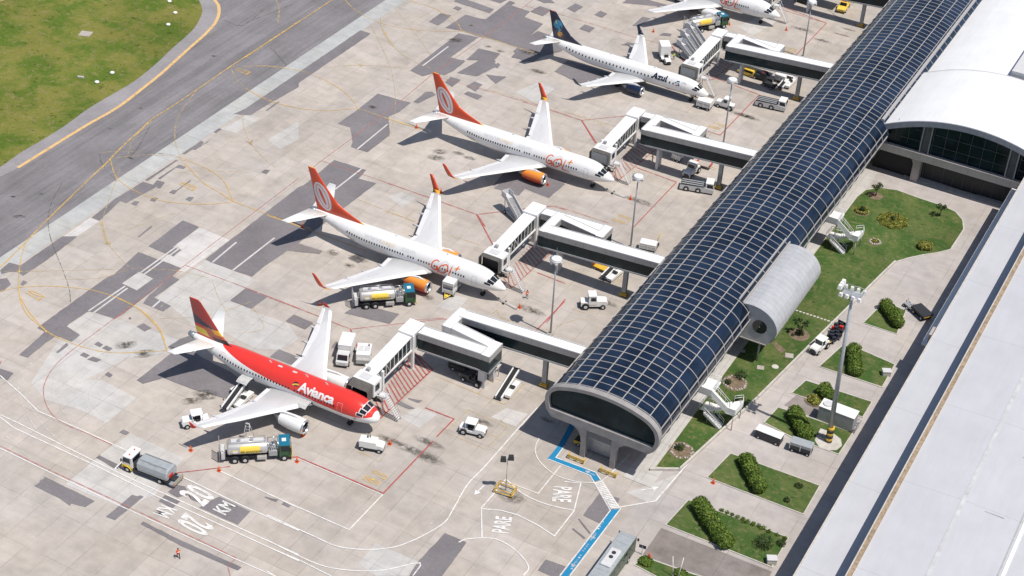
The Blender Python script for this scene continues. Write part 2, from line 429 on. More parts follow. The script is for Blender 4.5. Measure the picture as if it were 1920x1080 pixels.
# ------------------------------------------------------------------ ground, taxiway, patches
b = MB(); flat(b, [(-900,-500),(700,-500),(700,900),(-900,900)], 0.0); fix_up(b); struct('apron', b, M['apron'])
XS0, XS1 = -95.8, -91.9
b = MB(); flat(b, [(-420,-300),(XS0,-300),(XS0,500),(-420,500)], .032); fix_up(b); struct('taxiway', b, M['asphalt'])
b = MB(); flat(b, [(XS0,-300),(XS1,-300),(XS1,500),(XS0,500)], .034); fix_up(b); struct('taxiway_edge_strip', b, M['strip'])
ge = ZL('i', [(-400,1290),(-200,1180),(0,1075),(130,985),(290,890),(430,800),(560,705),(700,620),(830,545),(920,480),(1015,400),(1110,310),(1190,240),(1250,180),(1290,110),(1300,60),(1278,0),(1240,-80),(1150,-200)])
gedge = catmull(ge, 6)
shoulder = gedge
b = MB(); flat(b, [(p.x, p.y) for p in gedge] + [(-330,330),(-400,100),(-300,-120)], 0.06, .18, .8); fix_up(b); struct('infield_grass', b, M['grass'])
sh = catmull(ZL('i', [(-400,1420),(-100,1195),(115,1080),(340,940),(560,805),(760,690),(930,560),(1030,480),(1130,390),(1230,300),(1310,230),(1375,160),(1405,100),(1405,40),(1380,0),(1330,-70),(1230,-190)]), 6)
b = MB(); flat(b, [(p.x, p.y) for p in sh] + [(-330,330),(-400,100),(-300,-120)], .048); fix_up(b); struct('taxiway_shoulder', b, M['shoulder'])
b = MB(); flat(b, ZL('i', [(-60,-20),(0,62),(170,0),(210,-30),(60,-60)]), .040); fix_up(b); struct('taxiway_branch', b, M['shoulder'])

D = MB(); B2 = MB(); Lp = MB(); Wp = MB()
NP = [0]
def lay(z):                                             # every patch lies a few mm over the one before
    NP[0] += 1; return z + (NP[0] % 43)*.0008
def dk(r, pts, z=.034, rough=.05): flat(D, ZL(r, pts), lay(z), rough, .8)
def dk2(r, pts, z=.034, rough=.06): flat(B2, ZL(r, pts), lay(z), rough, .8)
def lt(r, pts, z=.004): flat(Lp, ZL(r, pts), lay(z), .02, 1.5)
def wt(r, pts, z=.004): flat(Wp, ZL(r, pts), lay(z), .02, 1.5)
# beside the strip, from the near end to the far end
dk('i', [(1920,475),(1920,560),(1605,740),(1560,725)])
dk('o', [(740,195),(805,215),(790,230),(35,742),(-80,735),(0,700)])
dk('i', [(1705,712),(1780,655),(1800,655),(1720,712)]); dk('i', [(1375,850),(1410,825),(1425,832),(1390,855)])
dk('i', [(1170,990),(1295,905),(1310,920),(1290,940),(1350,900),(1335,915),(1255,965),(1240,960),(1190,992)])
dk('j', [(930,130),(1130,0),(1145,0),(950,135)]); dk('j', [(1015,120),(1150,30),(1195,45),(1180,58),(1130,50),(1030,125)])
dk('j', [(740,250),(920,140),(985,160),(1010,130),(1060,145),(1030,185),(1005,180),(1020,165),(810,278)])
dk('j', [(590,370),(740,250),(775,262),(640,390)])
dk('j', [(0,710),(60,660),(130,680),(200,630),(400,492),(498,492),(300,645),(150,745),(110,720),(60,720),(10,735)])
dk('j', [(-40,770),(45,760),(70,800),(20,845),(-60,850)]); dk('j', [(130,800),(150,775),(175,785),(150,808)])
for x, y in ((1115,208),(870,280),(1220,252),(990,257),(1708,78)): dk('j', [(x-28,y+2),(x-5,y-15),(x+28,y-12),(x+5,y+14)])
dk('j', [(885,495),(970,425),(980,430),(895,497)], rough=.03); dk('j', [(1135,195),(1220,132),(1228,135),(1140,198)], rough=.03)
# the big asphalt areas behind the aircraft stands
dk('j', [(955,555),(1175,390),(1280,432),(1110,560),(1165,580),(1115,620),(1060,600)])
dk('j', [(610,810),(690,755),(730,740),(890,592),(1165,695),(1110,745),(960,860),(800,985),(735,1022),(630,985),(570,972),(330,1130),(240,1080)])
flat(Lp, ZL('j', [(785,795),(895,720),(985,765),(880,840)]), .064, .02, 1.5)
dk('j', [(960,870),(1105,745),(1155,770),(990,885),(1100,938),(1050,975),(920,922)])
dk('j', [(1320,640),(1920,175),(1990,150),(2170,215),(2130,270),(1920,500),(1620,752),(1360,660)])
dk('b', [(0,395),(435,35),(640,100),(590,155),(705,185),(190,580),(0,710),(-60,690)])
dk('b', [(520,665),(580,640),(640,665),(590,700)]); dk2('b', [(120,615),(200,570),(360,620),(340,640)])
dk('j', [(1480,905),(1580,825),(1718,882),(1615,958)]); dk('j', [(1840,1040),(1890,995),(2010,1045),(1960,1090)])
dk('k', [(880,180),(925,160),(975,190),(930,212)]); dk('k', [(825,128),(835,118),(848,128),(836,136)])
dk('k', [(480,40),(570,-30),(650,-10),(600,85),(520,80),(430,180),(515,235),(460,278),(360,240),(300,280),(180,380),(125,362)])
dk('k', [(360,345),(430,285),(440,300),(375,350)])
for x, y, w in ((635,293,28),(690,318,34),(545,362,32),(607,390,46),(700,488,26),(800,858,33)): dk('k', [(x-w,y+2),(x-w*.2,y-16),(x+w,y+4),(x+w*.3,y+20)])
dk('k', [(0,450),(88,480),(50,525),(0,510)])
dk('k', [(880,525),(1090,360),(1180,290),(1300,380),(1480,470),(1600,560),(1500,650),(1440,640),(1230,580),(1050,510),(920,548)])
dk('k', [(1080,310),(1160,260),(1230,235),(1290,275),(1130,350)])
dk('a', [(455,112),(552,38),(685,95),(590,168)]); dk('a', [(810,245),(858,208),(985,260),(935,300)])
dk('a', [(705,478),(765,428),(895,480),(850,530)]); dk('a', [(1100,415),(1130,378),(1180,388),(1140,432)])
dk('a', [(1590,740),(1690,760),(1660,775),(1600,752)], rough=.03); dk('a', [(1540,760),(1640,810),(1600,815),(1520,780)], rough=.03)
dk('l', [(615,320),(640,305),(755,362),(735,390)]); dk('l', [(215,500),(285,440),(610,600),(550,638),(460,615),(450,630),(380,580)])
dk('l', [(680,700),(850,558),(880,568),(905,562),(925,572),(840,640),(740,722)])
dk('l', [(1020,600),(1060,560),(1160,600),(1110,645)]); dk('l', [(905,745),(920,730),(1160,850),(1555,1025),(1530,1045),(1150,880)])
dk('l', [(1080,540),(1140,495),(1190,505),(1230,590),(1300,620),(1410,570),(1610,665),(1530,752),(1280,640),(1350,610),(1210,560),(1140,575)])
dk('l', [(1705,570),(1790,590),(1775,605),(1700,575)]); dk('l', [(1810,620),(1825,605),(1870,630),(1855,640)])
dk('m', [(920,1075),(980,980),(1145,805),(1285,865),(1130,1080),(1000,1180),(850,1180)]); dk('m', [(1745,1045),(1795,975),(1920,1020),(1880,1080)])
dk('n', [(800,690),(905,550),(1035,580),(1010,640),(905,742)]); dk('n', [(510,1045),(560,975),(690,1020),(650,1080),(600,1085)])
dk('n', [(728,780),(735,772),(815,835),(808,845)], rough=.03); dk('n', [(768,715),(775,712),(850,805),(840,812)], rough=.03)
# around the two white and orange airliners and the far stands
dk('o', [(595,795),(730,700),(850,603),(1065,662),(990,720),(920,750),(930,870),(785,980),(680,945),(690,915),(675,820)])
dk('o', [(1060,455),(1370,215),(1500,240),(1320,370),(1415,395),(1340,455),(1280,485),(1225,465),(1140,492)])
dk('o', [(1285,180),(1415,95),(1510,120),(1545,125),(1700,5),(1735,20),(1710,35),(1830,75),(1795,110),(1915,155),(1830,230),(1880,200),(2060,260),(1980,330),(1830,320),(1730,300),(1620,260),(1490,232),(1400,200)])
dk('o', [(1180,140),(1255,85),(1325,100),(1290,130),(1240,165)]); dk('o', [(1340,10),(1370,-20),(1600,60),(1570,85)]); dk('o', [(1335,55),(1355,40),(1395,52),(1370,70)])
dk('o', [(1360,470),(1500,390),(1420,385),(1500,312),(1640,345),(1590,400),(1630,420),(1490,492)])
dk('o', [(1600,430),(1620,405),(1640,415),(1620,440)], rough=.03); dk('o', [(1545,480),(1680,495),(1610,540)]); dk('o', [(1420,555),(1475,525),(1525,545),(1480,590)])
dk('o', [(1405,605),(1430,588),(1525,618),(1495,642)]); dk('o', [(1080,655),(1160,592),(1200,590),(1225,610),(1110,665)]); dk('o', [(1285,530),(1320,495),(1385,515),(1330,560)])
dk('o', [(1710,370),(1760,310),(1850,330),(1920,355),(1850,400)]); dk('o', [(1540,-10),(1680,-30),(1800,-60),(1640,22)]); dk('o', [(1830,-20),(1920,-40),(1990,20),(1920,20)])
dk('d', [(50,75),(110,40),(185,65),(130,105)]); dk('d', [(285,55),(340,22),(390,45),(335,80)]); dk('d', [(460,95),(500,70),(545,90),(510,115)])
dk('d', [(365,185),(400,158),(465,180),(430,210)]); dk('d', [(705,165),(770,108),(825,120),(745,172)]); dk('d', [(0,120),(125,160),(60,220),(-20,270),(-80,220)])
dk('d', [(90,205),(200,235),(330,260),(250,330),(0,400),(-60,330)]); dk('d', [(205,460),(290,390),(470,440),(560,470),(420,560),(330,520)])
dk('d', [(875,228),(905,212),(960,218),(950,235)]); dk('d', [(625,290),(680,272),(740,285),(700,295)]); dk('d', [(640,20),(700,-30),(960,40),(900,80),(860,40)])
dk('c', [(560,80),(700,0),(720,20),(610,110)]); dk('c', [(175,75),(290,0),(520,10),(360,105)]); dk('c', [(700,815),(800,700),(1170,790),(1060,895),(900,830),(870,880)])
dk('c', [(1100,80),(1170,20),(1400,80),(1300,130)]); dk('b', [(1455,215),(1560,100),(1920,190),(1815,280),(1660,220),(1620,265)])
dk('b', [(500,1020),(590,960),(855,1025),(790,1090)])
# lighter repairs
wt('j', [(1130,545),(1285,435),(1475,515),(1190,720),(1000,680),(1080,610),(1170,580)]); wt('j', [(415,490),(580,372),(640,395),(490,495)])
lt('j', [(1005,890),(1165,760),(1330,640),(1520,720),(1640,770),(1480,900),(1620,960),(1500,1060),(1380,1090),(1290,1100),(1110,950)])
lt('k', [(430,180),(570,85),(750,130),(1080,240),(1300,330),(1090,345),(820,380),(560,520),(290,650),(200,540)])
lt('k', [(290,650),(560,520),(660,525),(880,640),(690,800),(500,710)]); lt('k', [(640,1000),(840,870),(1185,1025),(1130,1085),(830,1100)])
lt('l', [(420,490),(640,310),(850,170),(1185,325),(1120,380),(1000,560),(780,640)]); lt('k', [(1250,120),(1420,80),(1620,80),(1850,160),(1920,260),(1800,330),(1640,320),(1500,250)])
lt('i', [(1420,832),(1600,730),(1680,760),(1520,855)]); lt('m', [(590,1000),(700,870),(980,990),(900,1080),(700,1080)])
lt('n', [(1075,545),(1270,480),(1420,420),(1270,600),(1210,605)]); lt('b', [(1090,975),(1200,900),(1290,925),(1240,990),(1180,1005)])
lt('d', [(1380,170),(1560,90),(1650,130),(1480,230)]); lt('m', [(860,60),(960,0),(1100,40),(980,130)]); wt('m', [(1440,60),(1540,0),(1680,40),(1600,120)])
lt('b', [(780,270),(860,240),(960,280),(870,340)]); lt('c', [(840,215),(1000,150),(1100,190),(980,290)]); lt('i', [(1720,900),(1920,780),(1920,900),(1800,960)])
for q in (D, B2, Lp, Wp): fix_up(q)
struct('asphalt_patches', D, M['patch']); struct('brown_patches', B2, M['patch2']); struct('pale_patches', Lp, M['pale']); struct('white_patches', Wp, M['white_slab'])
# slab insets inside the dark areas
b = MB()
for pts in (('j', [(905,725),(1140,555)]), ('j', [(925,738),(1150,572)]), ('j', [(570,972),(805,812)]), ('j', [(600,985),(820,825)]), ('j', [(1365,660),(1520,530)]), ('j', [(1495,712),(1765,502)]),
            ('j', [(980,950),(1030,905)]), ('o', [(1140,425),(1305,300)]), ('b', [(440,225),(610,92)]), ('o', [(720,960),(915,800)])):
    ribbon(b, ZL(*pts), .32, .066)
fix_up(b); struct('slab_joint_strips', b, M['white_slab'])

# ------------------------------------------------------------------ painted lines
def lines(name, mat, items, z):
    q = MB(); LW = .6 if 'white' in name else .74 if 'red' in name else .9
    for k, it in enumerate(items): ribbon(q, ZL(it[0], it[1]), it[2]*LW, z+(k % 9)*.0011, it[3] if len(it) > 3 else 0)
    fix_up(q); return struct(name, q, mat)
ZL1 = .072
lines('edge_line', M['org'], [('i', [(115,1080),(340,940),(560,805),(760,690),(930,560),(1030,480),(1130,390),(1230,300),(1310,230),(1375,160),(1405,100),(1405,40),(1380,0),(1340,-60)], .75, 6), ('i', [(-20,15),(40,-5),(100,-30)], .3)], ZL1)
lines('taxi_line', M['yel'], [('j', [(0,695),(165,530),(310,380),(500,195),(705,0)], .3), ('i', [(655,1080),(790,940),(890,850),(980,765),(1100,690),(1270,575),(1480,430),(1700,285),(1920,140)], .3, 5), ('o', [(0,370),(150,270),(590,-20)], .3),
   ('j', [(-20,850),(125,820),(300,812),(450,820),(600,840),(760,890),(880,950),(960,1010),(1020,1080),(1060,1160)], .2, 5), ('k', [(760,0),(880,60),(970,140),(1030,210),(1075,330)], .2, 5),
   ('j', [(165,530),(135,640),(122,750),(122,830),(140,930),(190,1010),(270,1080),(300,1110)], .2, 5), ('k', [(135,0),(190,90),(300,210),(420,270),(560,320),(720,348),(900,345),(1075,335)], .2, 5),
   ('j', [(710,0),(740,100),(800,160),(910,220),(1050,265),(1220,283),(1380,283),(1500,270)], .2, 5), ('j', [(1180,0),(1330,55),(1440,140),(1500,265)], .2, 5), ('j', [(1190,20),(1300,140),(1420,215),(1500,265),(1640,320),(1920,425)], .22, 4),
   ('b', [(0,390),(230,470),(480,560),(640,620)], .22), ('c', [(0,380),(120,420),(270,462)], .22), ('o', [(0,430),(110,425),(230,435),(370,460),(500,510),(620,580),(690,645),(722,702)], .18, 5), ('o', [(0,570),(110,632),(230,672),(400,705),(560,712),(722,702),(920,765),(1160,840)], .18, 5),
   ('o', [(640,0),(700,60),(830,135),(1000,180),(1200,200),(1400,202)], .18, 5), ('o', [(1030,0),(1180,40),(1310,105),(1370,160),(1400,202),(1540,240),(1700,290),(1850,340)], .2, 4)], ZL1)
lines('faded_taxi_line', M['yelf'], [('i', [(1775,0),(1795,60),(1785,150)], .3, 4), ('i', [(1270,575),(1190,680),(1135,780),(1125,900),(1160,1010),(1200,1080)], .22, 5), ('i', [(1480,430),(1700,428),(1920,455)], .2, 4), ('i', [(1480,430),(1520,510),(1600,580),(1760,655),(1920,695)], .2, 4),
   ('i', [(715,1020),(900,1000),(1060,1000),(1200,1025),(1310,1080)], .2, 4), ('i', [(820,1010),(860,890),(1000,760)], .2, 3), ('i', [(640,985),(760,975),(900,980)], .18, 3), ('i', [(1560,735),(1570,830),(1620,930),(1700,1020),(1770,1080)], .2, 4),
   ('j', [(770,60),(740,150),(690,290),(660,400),(700,540),(800,660),(830,690)], .2, 4), ('j', [(0,720),(260,715),(640,705),(900,700),(1150,715),(1350,760)], .16, 4), ('j', [(400,770),(640,760),(830,705)], .16, 3), ('j', [(830,440),(1130,340)], .16), ('j', [(1140,85),(1300,70),(1600,80)], .16, 3),
   ('o', [(500,435),(740,420),(930,430),(1060,440)], .2, 3), ('o', [(870,110),(880,190),(940,285),(1060,385),(1190,440)], .2, 4), ('o', [(960,50),(1080,200),(1190,350)], .2, 3), ('o', [(800,150),(900,350),(950,500),(965,700),(925,880)], .15, 4), ('o', [(1060,150),(1240,50)], .15),
   ('a', [(340,0),(380,100),(450,220)], .18, 3), ('a', [(0,290),(20,370),(45,440)], .2, 3), ('a', [(0,230),(300,215),(600,120)], .15, 3), ('a', [(600,160),(640,230),(665,300),(500,330)], .15, 3), ('b', [(580,285),(950,430)], .25), ('b', [(1180,520),(1400,590)], .25), ('c', [(1160,340),(1500,440)], .22),
   ('c', [(0,980),(150,1030),(240,1065)], .2), ('c', [(540,170),(760,225),(990,290)], .2), ('d', [(270,720),(560,820)], .2), ('d', [(490,840),(560,860)], .2), ('m', [(580,280),(640,300),(720,345),(770,290)], .15, 3)], ZL1)
b = MB()
for r, x, y in (('o', 740,420), ('o', 945,290), ('j', 700,545), ('i', 1610,920), ('o', 35,920)):
    c = Z(r, x, y); q = (Z(r, x-25, y-45) - c).normalized()*1.5; w = V((-q.y, q.x, 0))*.5
    flat(b, [c-q*.6, c+q*.7+w, c+q*.35, c+q*.7-w], ZL1+.003)
ribbon(b, ZL('j', [(650,400),(690,540)]), .5, ZL1+.003); ribbon(b, ZL('o', [(880,180),(935,280)]), .5, ZL1+.003)
fix_up(b); struct('taxi_arrows', b, M['yelf'])
lines('red_safety_line', M['redf'], [('j', [(735,1025),(1190,677),(1650,325),(1920,118)], .2), ('o', [(400,1105),(490,1035),(700,880),(1000,650),(1200,480)], .2), ('o', [(1200,480),(1540,240),(1850,0),(1890,-30)], .2), ('k', [(735,130),(910,0)], .2),
   ('k', [(735,130),(580,245),(430,360),(340,450),(290,540),(280,610),(300,690),(350,760),(420,810),(540,860),(720,940)], .2, 5), ('j', [(1190,677),(1600,830),(1920,955)], .2), ('a', [(460,0),(840,145),(1225,300)], .2), ('b', [(355,40),(800,190),(1100,300),(1350,385)], .2),
   ('c', [(370,125),(700,220),(990,300),(1270,397)], .2), ('d', [(20,40),(300,110),(720,240),(960,300)], .2), ('c', [(0,795),(300,895),(600,1005)], .2), ('b', [(0,915),(320,1035),(500,1110)], .2), ('d', [(0,655),(380,775)], .2),
   ('a', [(1225,300),(1820,235),(1920,240)], .22), ('b', [(1350,385),(1640,350),(1830,330),(1920,355)], .22), ('c', [(1270,397),(1560,370)], .2), ('d', [(380,775),(660,745)], .2), ('c', [(600,1005),(920,965),(1110,950),(1450,1060)], .2),
   ('b', [(940,1065),(1050,1058),(1140,1050)], .2), ('d', [(960,300),(1160,290)], .2), ('l', [(0,245),(340,410),(820,635),(1520,965),(1465,1020),(1480,1080)], .22), ('k', [(0,420),(10,400)], .3)], ZL1+.001)
lines('red_stand_line', M['red'], [('a', [(1225,300),(1270,420)], .3), ('b', [(1350,385),(1460,590)], .3), ('c', [(1270,397),(1360,545)], .28), ('d', [(380,775),(475,920)], .28), ('d', [(960,300),(1040,405)], .28), ('c', [(600,1005),(650,1080)], .28),
   ('m', [(1020,0),(1205,72),(1095,185)], .3), ('m', [(1070,215),(750,550),(195,315),(150,322)], .3), ('l', [(1130,420),(1480,378)], .25), ('b', [(1740,760),(1920,830)], .28), ('e', [(200,20),(20,205)], .28),
   ('c', [(1620,700),(1880,795),(1600,1090)], .25), ('d', [(1230,500),(1520,610),(1270,870),(1190,845)], .25), ('g', [(360,40),(650,150),(450,360)], .25), ('d', [(1640,55),(1920,140)], .2), ('b', [(1920,930),(1800,1080)], .28)], ZL1+.002)
lines('white_road_line', M['wht'], [('k', [(0,495),(130,610),(245,725),(480,825),(830,985)], .3), ('l', [(0,45),(120,100),(370,225),(610,345),(870,470),(1140,590),(1620,810),(1920,945)], .3), ('l', [(0,60),(90,130),(350,250),(620,375),(1000,565),(1300,700),(1920,985)], .3),
   ('l', [(0,260),(340,425),(760,625),(1520,975),(1780,1090)], .25), ('l', [(1140,430),(1580,640),(1920,790)], .3), ('l', [(1400,400),(1920,645)], .3), ('m', [(0,550),(530,785),(745,560)], .3), ('m', [(0,690),(300,825),(450,890),(620,912),(760,905),(860,885),(1000,825),(1140,740),(1200,650),(1290,495),(1400,380),(1620,130),(1740,0)], .3, 4),
   ('m', [(0,850),(180,940),(340,1010),(480,1040),(640,1050),(780,1040),(985,998),(940,1080)], .3, 3), ('m', [(0,890),(200,975),(420,1085)], .25), ('m', [(195,325),(750,562)], .2), ('n', [(305,460),(145,645),(150,838)], .3), ('n', [(305,460),(400,545),(520,605),(640,640),(740,660)], .3, 4),
   ('n', [(145,650),(270,660),(380,690),(500,750),(615,825),(740,665),(785,485),(680,475)], .3), ('n', [(0,865),(50,845),(150,838),(240,845),(330,890),(410,960),(450,1030),(415,1080)], .3, 4), ('n', [(520,190),(492,260),(510,330),(570,395),(640,440),(760,475),(870,482)], .25, 4),
   ('n', [(350,492),(510,552),(655,372)], .25), ('n', [(1035,640),(1265,600),(1480,350),(1920,-110)], .32), ('n', [(920,470),(980,420),(1030,370),(1100,300)], .2, 4), ('n', [(575,330),(845,435),(975,660),(650,1080)], .25), ('n', [(680,245),(625,320),(880,415),(1040,650),(715,1080)], .25), ('l', [(735,398),(800,335)], .4), ('m', [(0,1050),(60,1085)], .25)], ZL1+.001)
lines('faded_white_line', M['whtf'], [('k', [(120,540),(125,640),(200,790),(260,880),(380,970)], .3, 3), ('k', [(165,570),(170,650),(230,760),(310,850),(420,950)], .3, 3), ('k', [(40,885),(120,960),(230,1060)], .25, 3), ('k', [(280,340),(150,470),(150,540)], .25, 3), ('k', [(340,640),(345,500),(400,400)], .25, 3), ('k', [(370,640),(400,720),(470,820)], .2, 3),
   ('k', [(720,780),(620,720),(570,630),(600,560),(700,450),(790,380)], .25, 4), ('k', [(370,640),(700,360)], .16), ('k', [(570,640),(560,740)], .2), ('l', [(0,690),(330,410)], .25), ('k', [(1020,130),(1250,115)], .2), ('k', [(1440,220),(1700,210)], .2), ('j', [(1360,755),(1400,870),(1480,1010)], .25, 3), ('j', [(950,1040),(1250,850)], .2), ('j', [(1000,1050),(1360,770)], .2), ('j', [(1050,850),(1250,915)], .2), ('j', [(1310,950),(1480,1010),(1700,1080)], .2),
   ('j', [(1250,420),(1330,380)], .2), ('j', [(1700,50),(1760,10)], .3), ('j', [(1850,105),(1920,70)], .3), ('o', [(120,1070),(190,1035)], .3), ('o', [(180,1075),(480,870)], .2), ('o', [(240,1075),(520,870)], .2), ('o', [(880,595),(1060,470)], .2), ('a', [(0,160),(130,60)], .2), ('b', [(1080,520),(1490,190)], .25), ('b', [(1180,305),(1270,240)], .25), ('c', [(390,1075),(760,760)], .25), ('d', [(20,975),(110,800)], .2), ('m', [(1050,750),(1250,550)], .15), ('g', [(380,80),(620,170)], .15), ('d', [(200,770),(560,540)], .16),
   ('e', [(20,1000),(15,960),(60,880)], .2)], ZL1)
lines('rubber_line', M['black'], [('j', [(640,0),(680,60),(750,140)], .2), ('j', [(400,150),(330,280),(310,400),(330,520),(400,700),(445,830),(455,940)], .2, 4), ('i', [(640,990),(655,1060)], .2), ('i', [(1000,985),(1130,1000)], .18), ('o', [(0,150),(300,30)], .3), ('o', [(180,320),(260,415)], .2), ('i', [(1740,310),(1840,420)], .2), ('i', [(1440,130),(1560,165),(1700,60)], .3, 3), ('i', [(840,1010),(900,930),(960,820)], .3, 3), ('b', [(0,380),(100,415)], .4), ('d', [(1960,60),(2060,140)], .3)], ZL1-.004)
# yellow boxes, hatching and stand markings
lines('yellow_box_line', M['yelf'], [('m', [(1295,12),(1545,125),(1410,268),(1155,158),(1295,12)], .18), ('m', [(1235,88),(1480,188)], .16), ('m', [(1500,75),(1550,120)], .15)], ZL1)
b = MB()
def z1(x, y): return G(820+x*.18519, 560+y*.18519)
for pts in ([(0,790),(520,1010),(690,1075)], [(415,960),(570,805),(690,850)], [(530,1060),(780,760)], [(690,1070),(880,865)], [(560,150),(600,120),(640,190),(780,240)], [(1100,320),(1440,200),(1520,220)], [(1370,105),(1500,150)]): ribbon(b, [z1(*p) for p in pts], .2, ZL1)
for x0, y0 in ((1168,520), (1315,308), (1480,190), (1600,30)):
    for k in range(3): ribbon(b, [G(x0-22+k*7, y0+18-k*2), G(x0-2+k*7, y0-6-k*2)], .16, ZL1)
fix_up(b); struct('yellow_bay_lines', b, M['yelf'])
def hatch(name, quad, n, mat):
    """red hatched keep-clear area: quad = near-left, near-right, far-right, far-left"""
    q = MB(); A, Bq, Cq, Dq = quad
    ribbon(q, [A, Bq, Cq, Dq], .22, ZL1+.003)
    for k in range(n):
        s = k/n; e = min(1, s+.55/n)
        ribbon(q, [A+(Dq-A)*min(1, s+1.3/n), Bq+(Cq-Bq)*s], .22, ZL1+.003)
    fix_up(q); struct(name, q, mat)
def zq(f, pts): return [f(*p) for p in pts]
hatch('red_hatching', [G(*p) for p in ((695,771),(711,787),(811,693),(770,655))], 17, M['red'])
hatch('red_hatching', [G(*p) for p in ((944,521),(959,541),(1040,468),(1003,448))], 14, M['redf'])
hatch('red_hatching', [G(*p) for p in ((1143,318),(1159,339),(1236,275),(1195,264))], 13, M['redf'])
hatch('red_hatching', [G(*p) for p in ((1310,152),(1336,150),(1388,110),(1362,98))], 12, M['redf'])
b = MB()
for c in ((703,897), (1165,412), (1343,237), (1480,95)):
    o = G(*c); ex, ey = V((-1.9, .15, 0)), V((-.1, -1.25, 0))
    ground_text(b, '88', o+V((-1.5,-.15,0)), o+V((-1.5,-1.2,0)), o+V((1.2,-.15,0)), ZL1, .0)
    ground_text(b, '87', o+V((-1.2,1.4,0)), o+V((-1.2,.35,0)), o+V((1.4,1.4,0)), ZL1, .0)
for r, x, y in (('j', 230, 870), ('i', 1565, 460), ('j', 1215, 170)):
    o = Z(r, x, y); ground_text(b, '07', o+V((-1.9,.7,0)), o+V((-1.9,-.9,0)), o+V((1.6,.7,0)), ZL1, .01)
fix_up(b); struct('stand_numbers', b, M['yel'])
b = MB()
def gt(t, r, b0, b1, t0, bold=.028): ground_text(b, t, Z(r, *b0), Z(r, *b1), Z(r, *t0), ZL1+.004, bold)
gt('20', 'l', (1310,638), (1395,572), (1140,548)); gt('KM', 'l', (1448,692), (1516,632), (1366,654), .025)
gt('KM', 'l', (1036,622), (980,678), (1140,658), .025); gt('20', 'l', (1190,672), (1125,738), (1385,768))
gt('PARE', 'n', (318,810), (345,706), (210,800)); gt('PARE', 'n', (608,505), (600,603), (730,512))
for r, p0, p1, w in (('n', (165,497), (112,550), .18), ('n', (1170,530), (1265,515), .22)):
    p, q = Z(r, *p0), Z(r, *p1); ribbon(b, [p, q], w, ZL1+.003); u = (q-p).normalized(); s = V((-u.y, u.x, 0))
    flat(b, [q+u*.5, q-u*.5+s*.5, q-u*.5-s*.5], ZL1+.006)
for k in range(17):                                     # zebra bars across the blue path
    s = k/16; ribbon(b, [Z('n', 872+s*104, 488+s*158), Z('n', 928+s*104, 470+s*170)], .26, ZL1+.003)
fix_up(b); struct('road_lettering', b, M['wht'])
b = MB()
flat(b, ZL('n', [(640,243),(675,250),(735,140),(752,110),(715,105)]), ZL1-.003)
flat(b, ZL('n', [(640,243),(572,326),(850,437),(872,474),(906,464),(880,418),(628,317),(676,250)]), ZL1-.006)
flat(b, ZL('n', [(985,655),(1035,651),(700,1090),(650,1090)]), ZL1-.006)
fix_up(b); struct('blue_walkway', b, M['blue'])
b = MB()
for x, y, d in ((845,420,(-30,-14)), (745,1000,(-28,36)), (870,825,(-20,26))):
    p = Z('n', x, y); q = Z('n', x+d[0], y+d[1]); u = (q-p).normalized(); s = V((-u.y, u.x, 0))
    ribbon(b, [p-u*.8, p+u*.3], .22, ZL1+.002); flat(b, [p+u*.9, p+u*.2+s*.4, p+u*.2-s*.4], ZL1+.005)
for k in range(22):
    s = k/21
    if k % 5 == 4: continue
    p = Z('n', 925-s*200, 730+s*300); ribbon(b, [p, p+V((.16, -.22, 0))], .28, ZL1+.002)
fix_up(b); struct('walkway_markings', b, M['whtf'])

def stain(r, x, y, w, h, rz, zz=.069):
    q = MB(); c = Z(r, x, y); u = V((cos(rz), sin(rz), 0)); v = V((-sin(rz), cos(rz), 0))
    ring = [c+u*w*cos(a)+v*h*sin(a) for a in [2*pi*k/14 for k in range(14)]]
    flat(q, ring, zz); fix_up(q); struct('oil_stain', q, M['stain'])
for s in (('m',1040,320,3.2,1.2,0), ('m',910,260,3,.9,.1), ('m',790,205,2.4,.8,0), ('m',1390,90,2,.7,0), ('k',1320,620,2.8,1.2,.6), ('k',810,300,2.6,.9,.8), ('k',930,355,2.4,1,.8), ('k',1230,660,2.4,.8,.7),
          ('b',430,630,1.5,1,.4), ('b',590,670,2.2,1.2,.1), ('b',530,715,1.4,.8,.5), ('b',1090,20,2.4,1,.5), ('c',360,600,2,.9,.6), ('c',480,610,1.6,.7,.3), ('c',550,640,1.8,.7,.3), ('c',1650,920,4,1,-.1), ('b',1700,1000,3.2,1,-.1), ('b',1040,920,1.2,.8,.5),
          ('d',100,460,2.4,1,.3), ('d',1050,50,2,.7,.3), ('d',1420,740,3.4,1,0), ('d',1800,190,3.4,.8,-.1), ('g',140,750,3.6,.8,-.1), ('g',620,260,2.6,.7,-.1), ('g',790,190,2.2,.5,0), ('g',750,225,2.2,.5,0), ('e',480,30,2,.8,-.1), ('n',570,80,1.6,.6,0), ('n',340,570,2.6,1.6,.3),
          ('a',1730,1030,3,.9,0), ('d',640,410,1.4,.7,.3), ('o',820,690,1.2,.7,.4), ('o',1640,330,1.4,.6,.5), ('o',1560,300,1.2,.5,.5), ('o',1350,260,2.4,1,.7), ('o',1830,340,3,1.2,.4), ('o',1450,165,.6,.4,.5), ('j',840,-10,1,.4,0), ('i',1375,362,.9,.4,.5), ('i',905,697,.6,.3,.5), ('i',705,828,.6,.3,.5), ('j',265,218,.8,.3,.6), ('j',85,237,.8,.3,.6), ('j',125,365,1.8,.5,.6)):
    stain(*s)

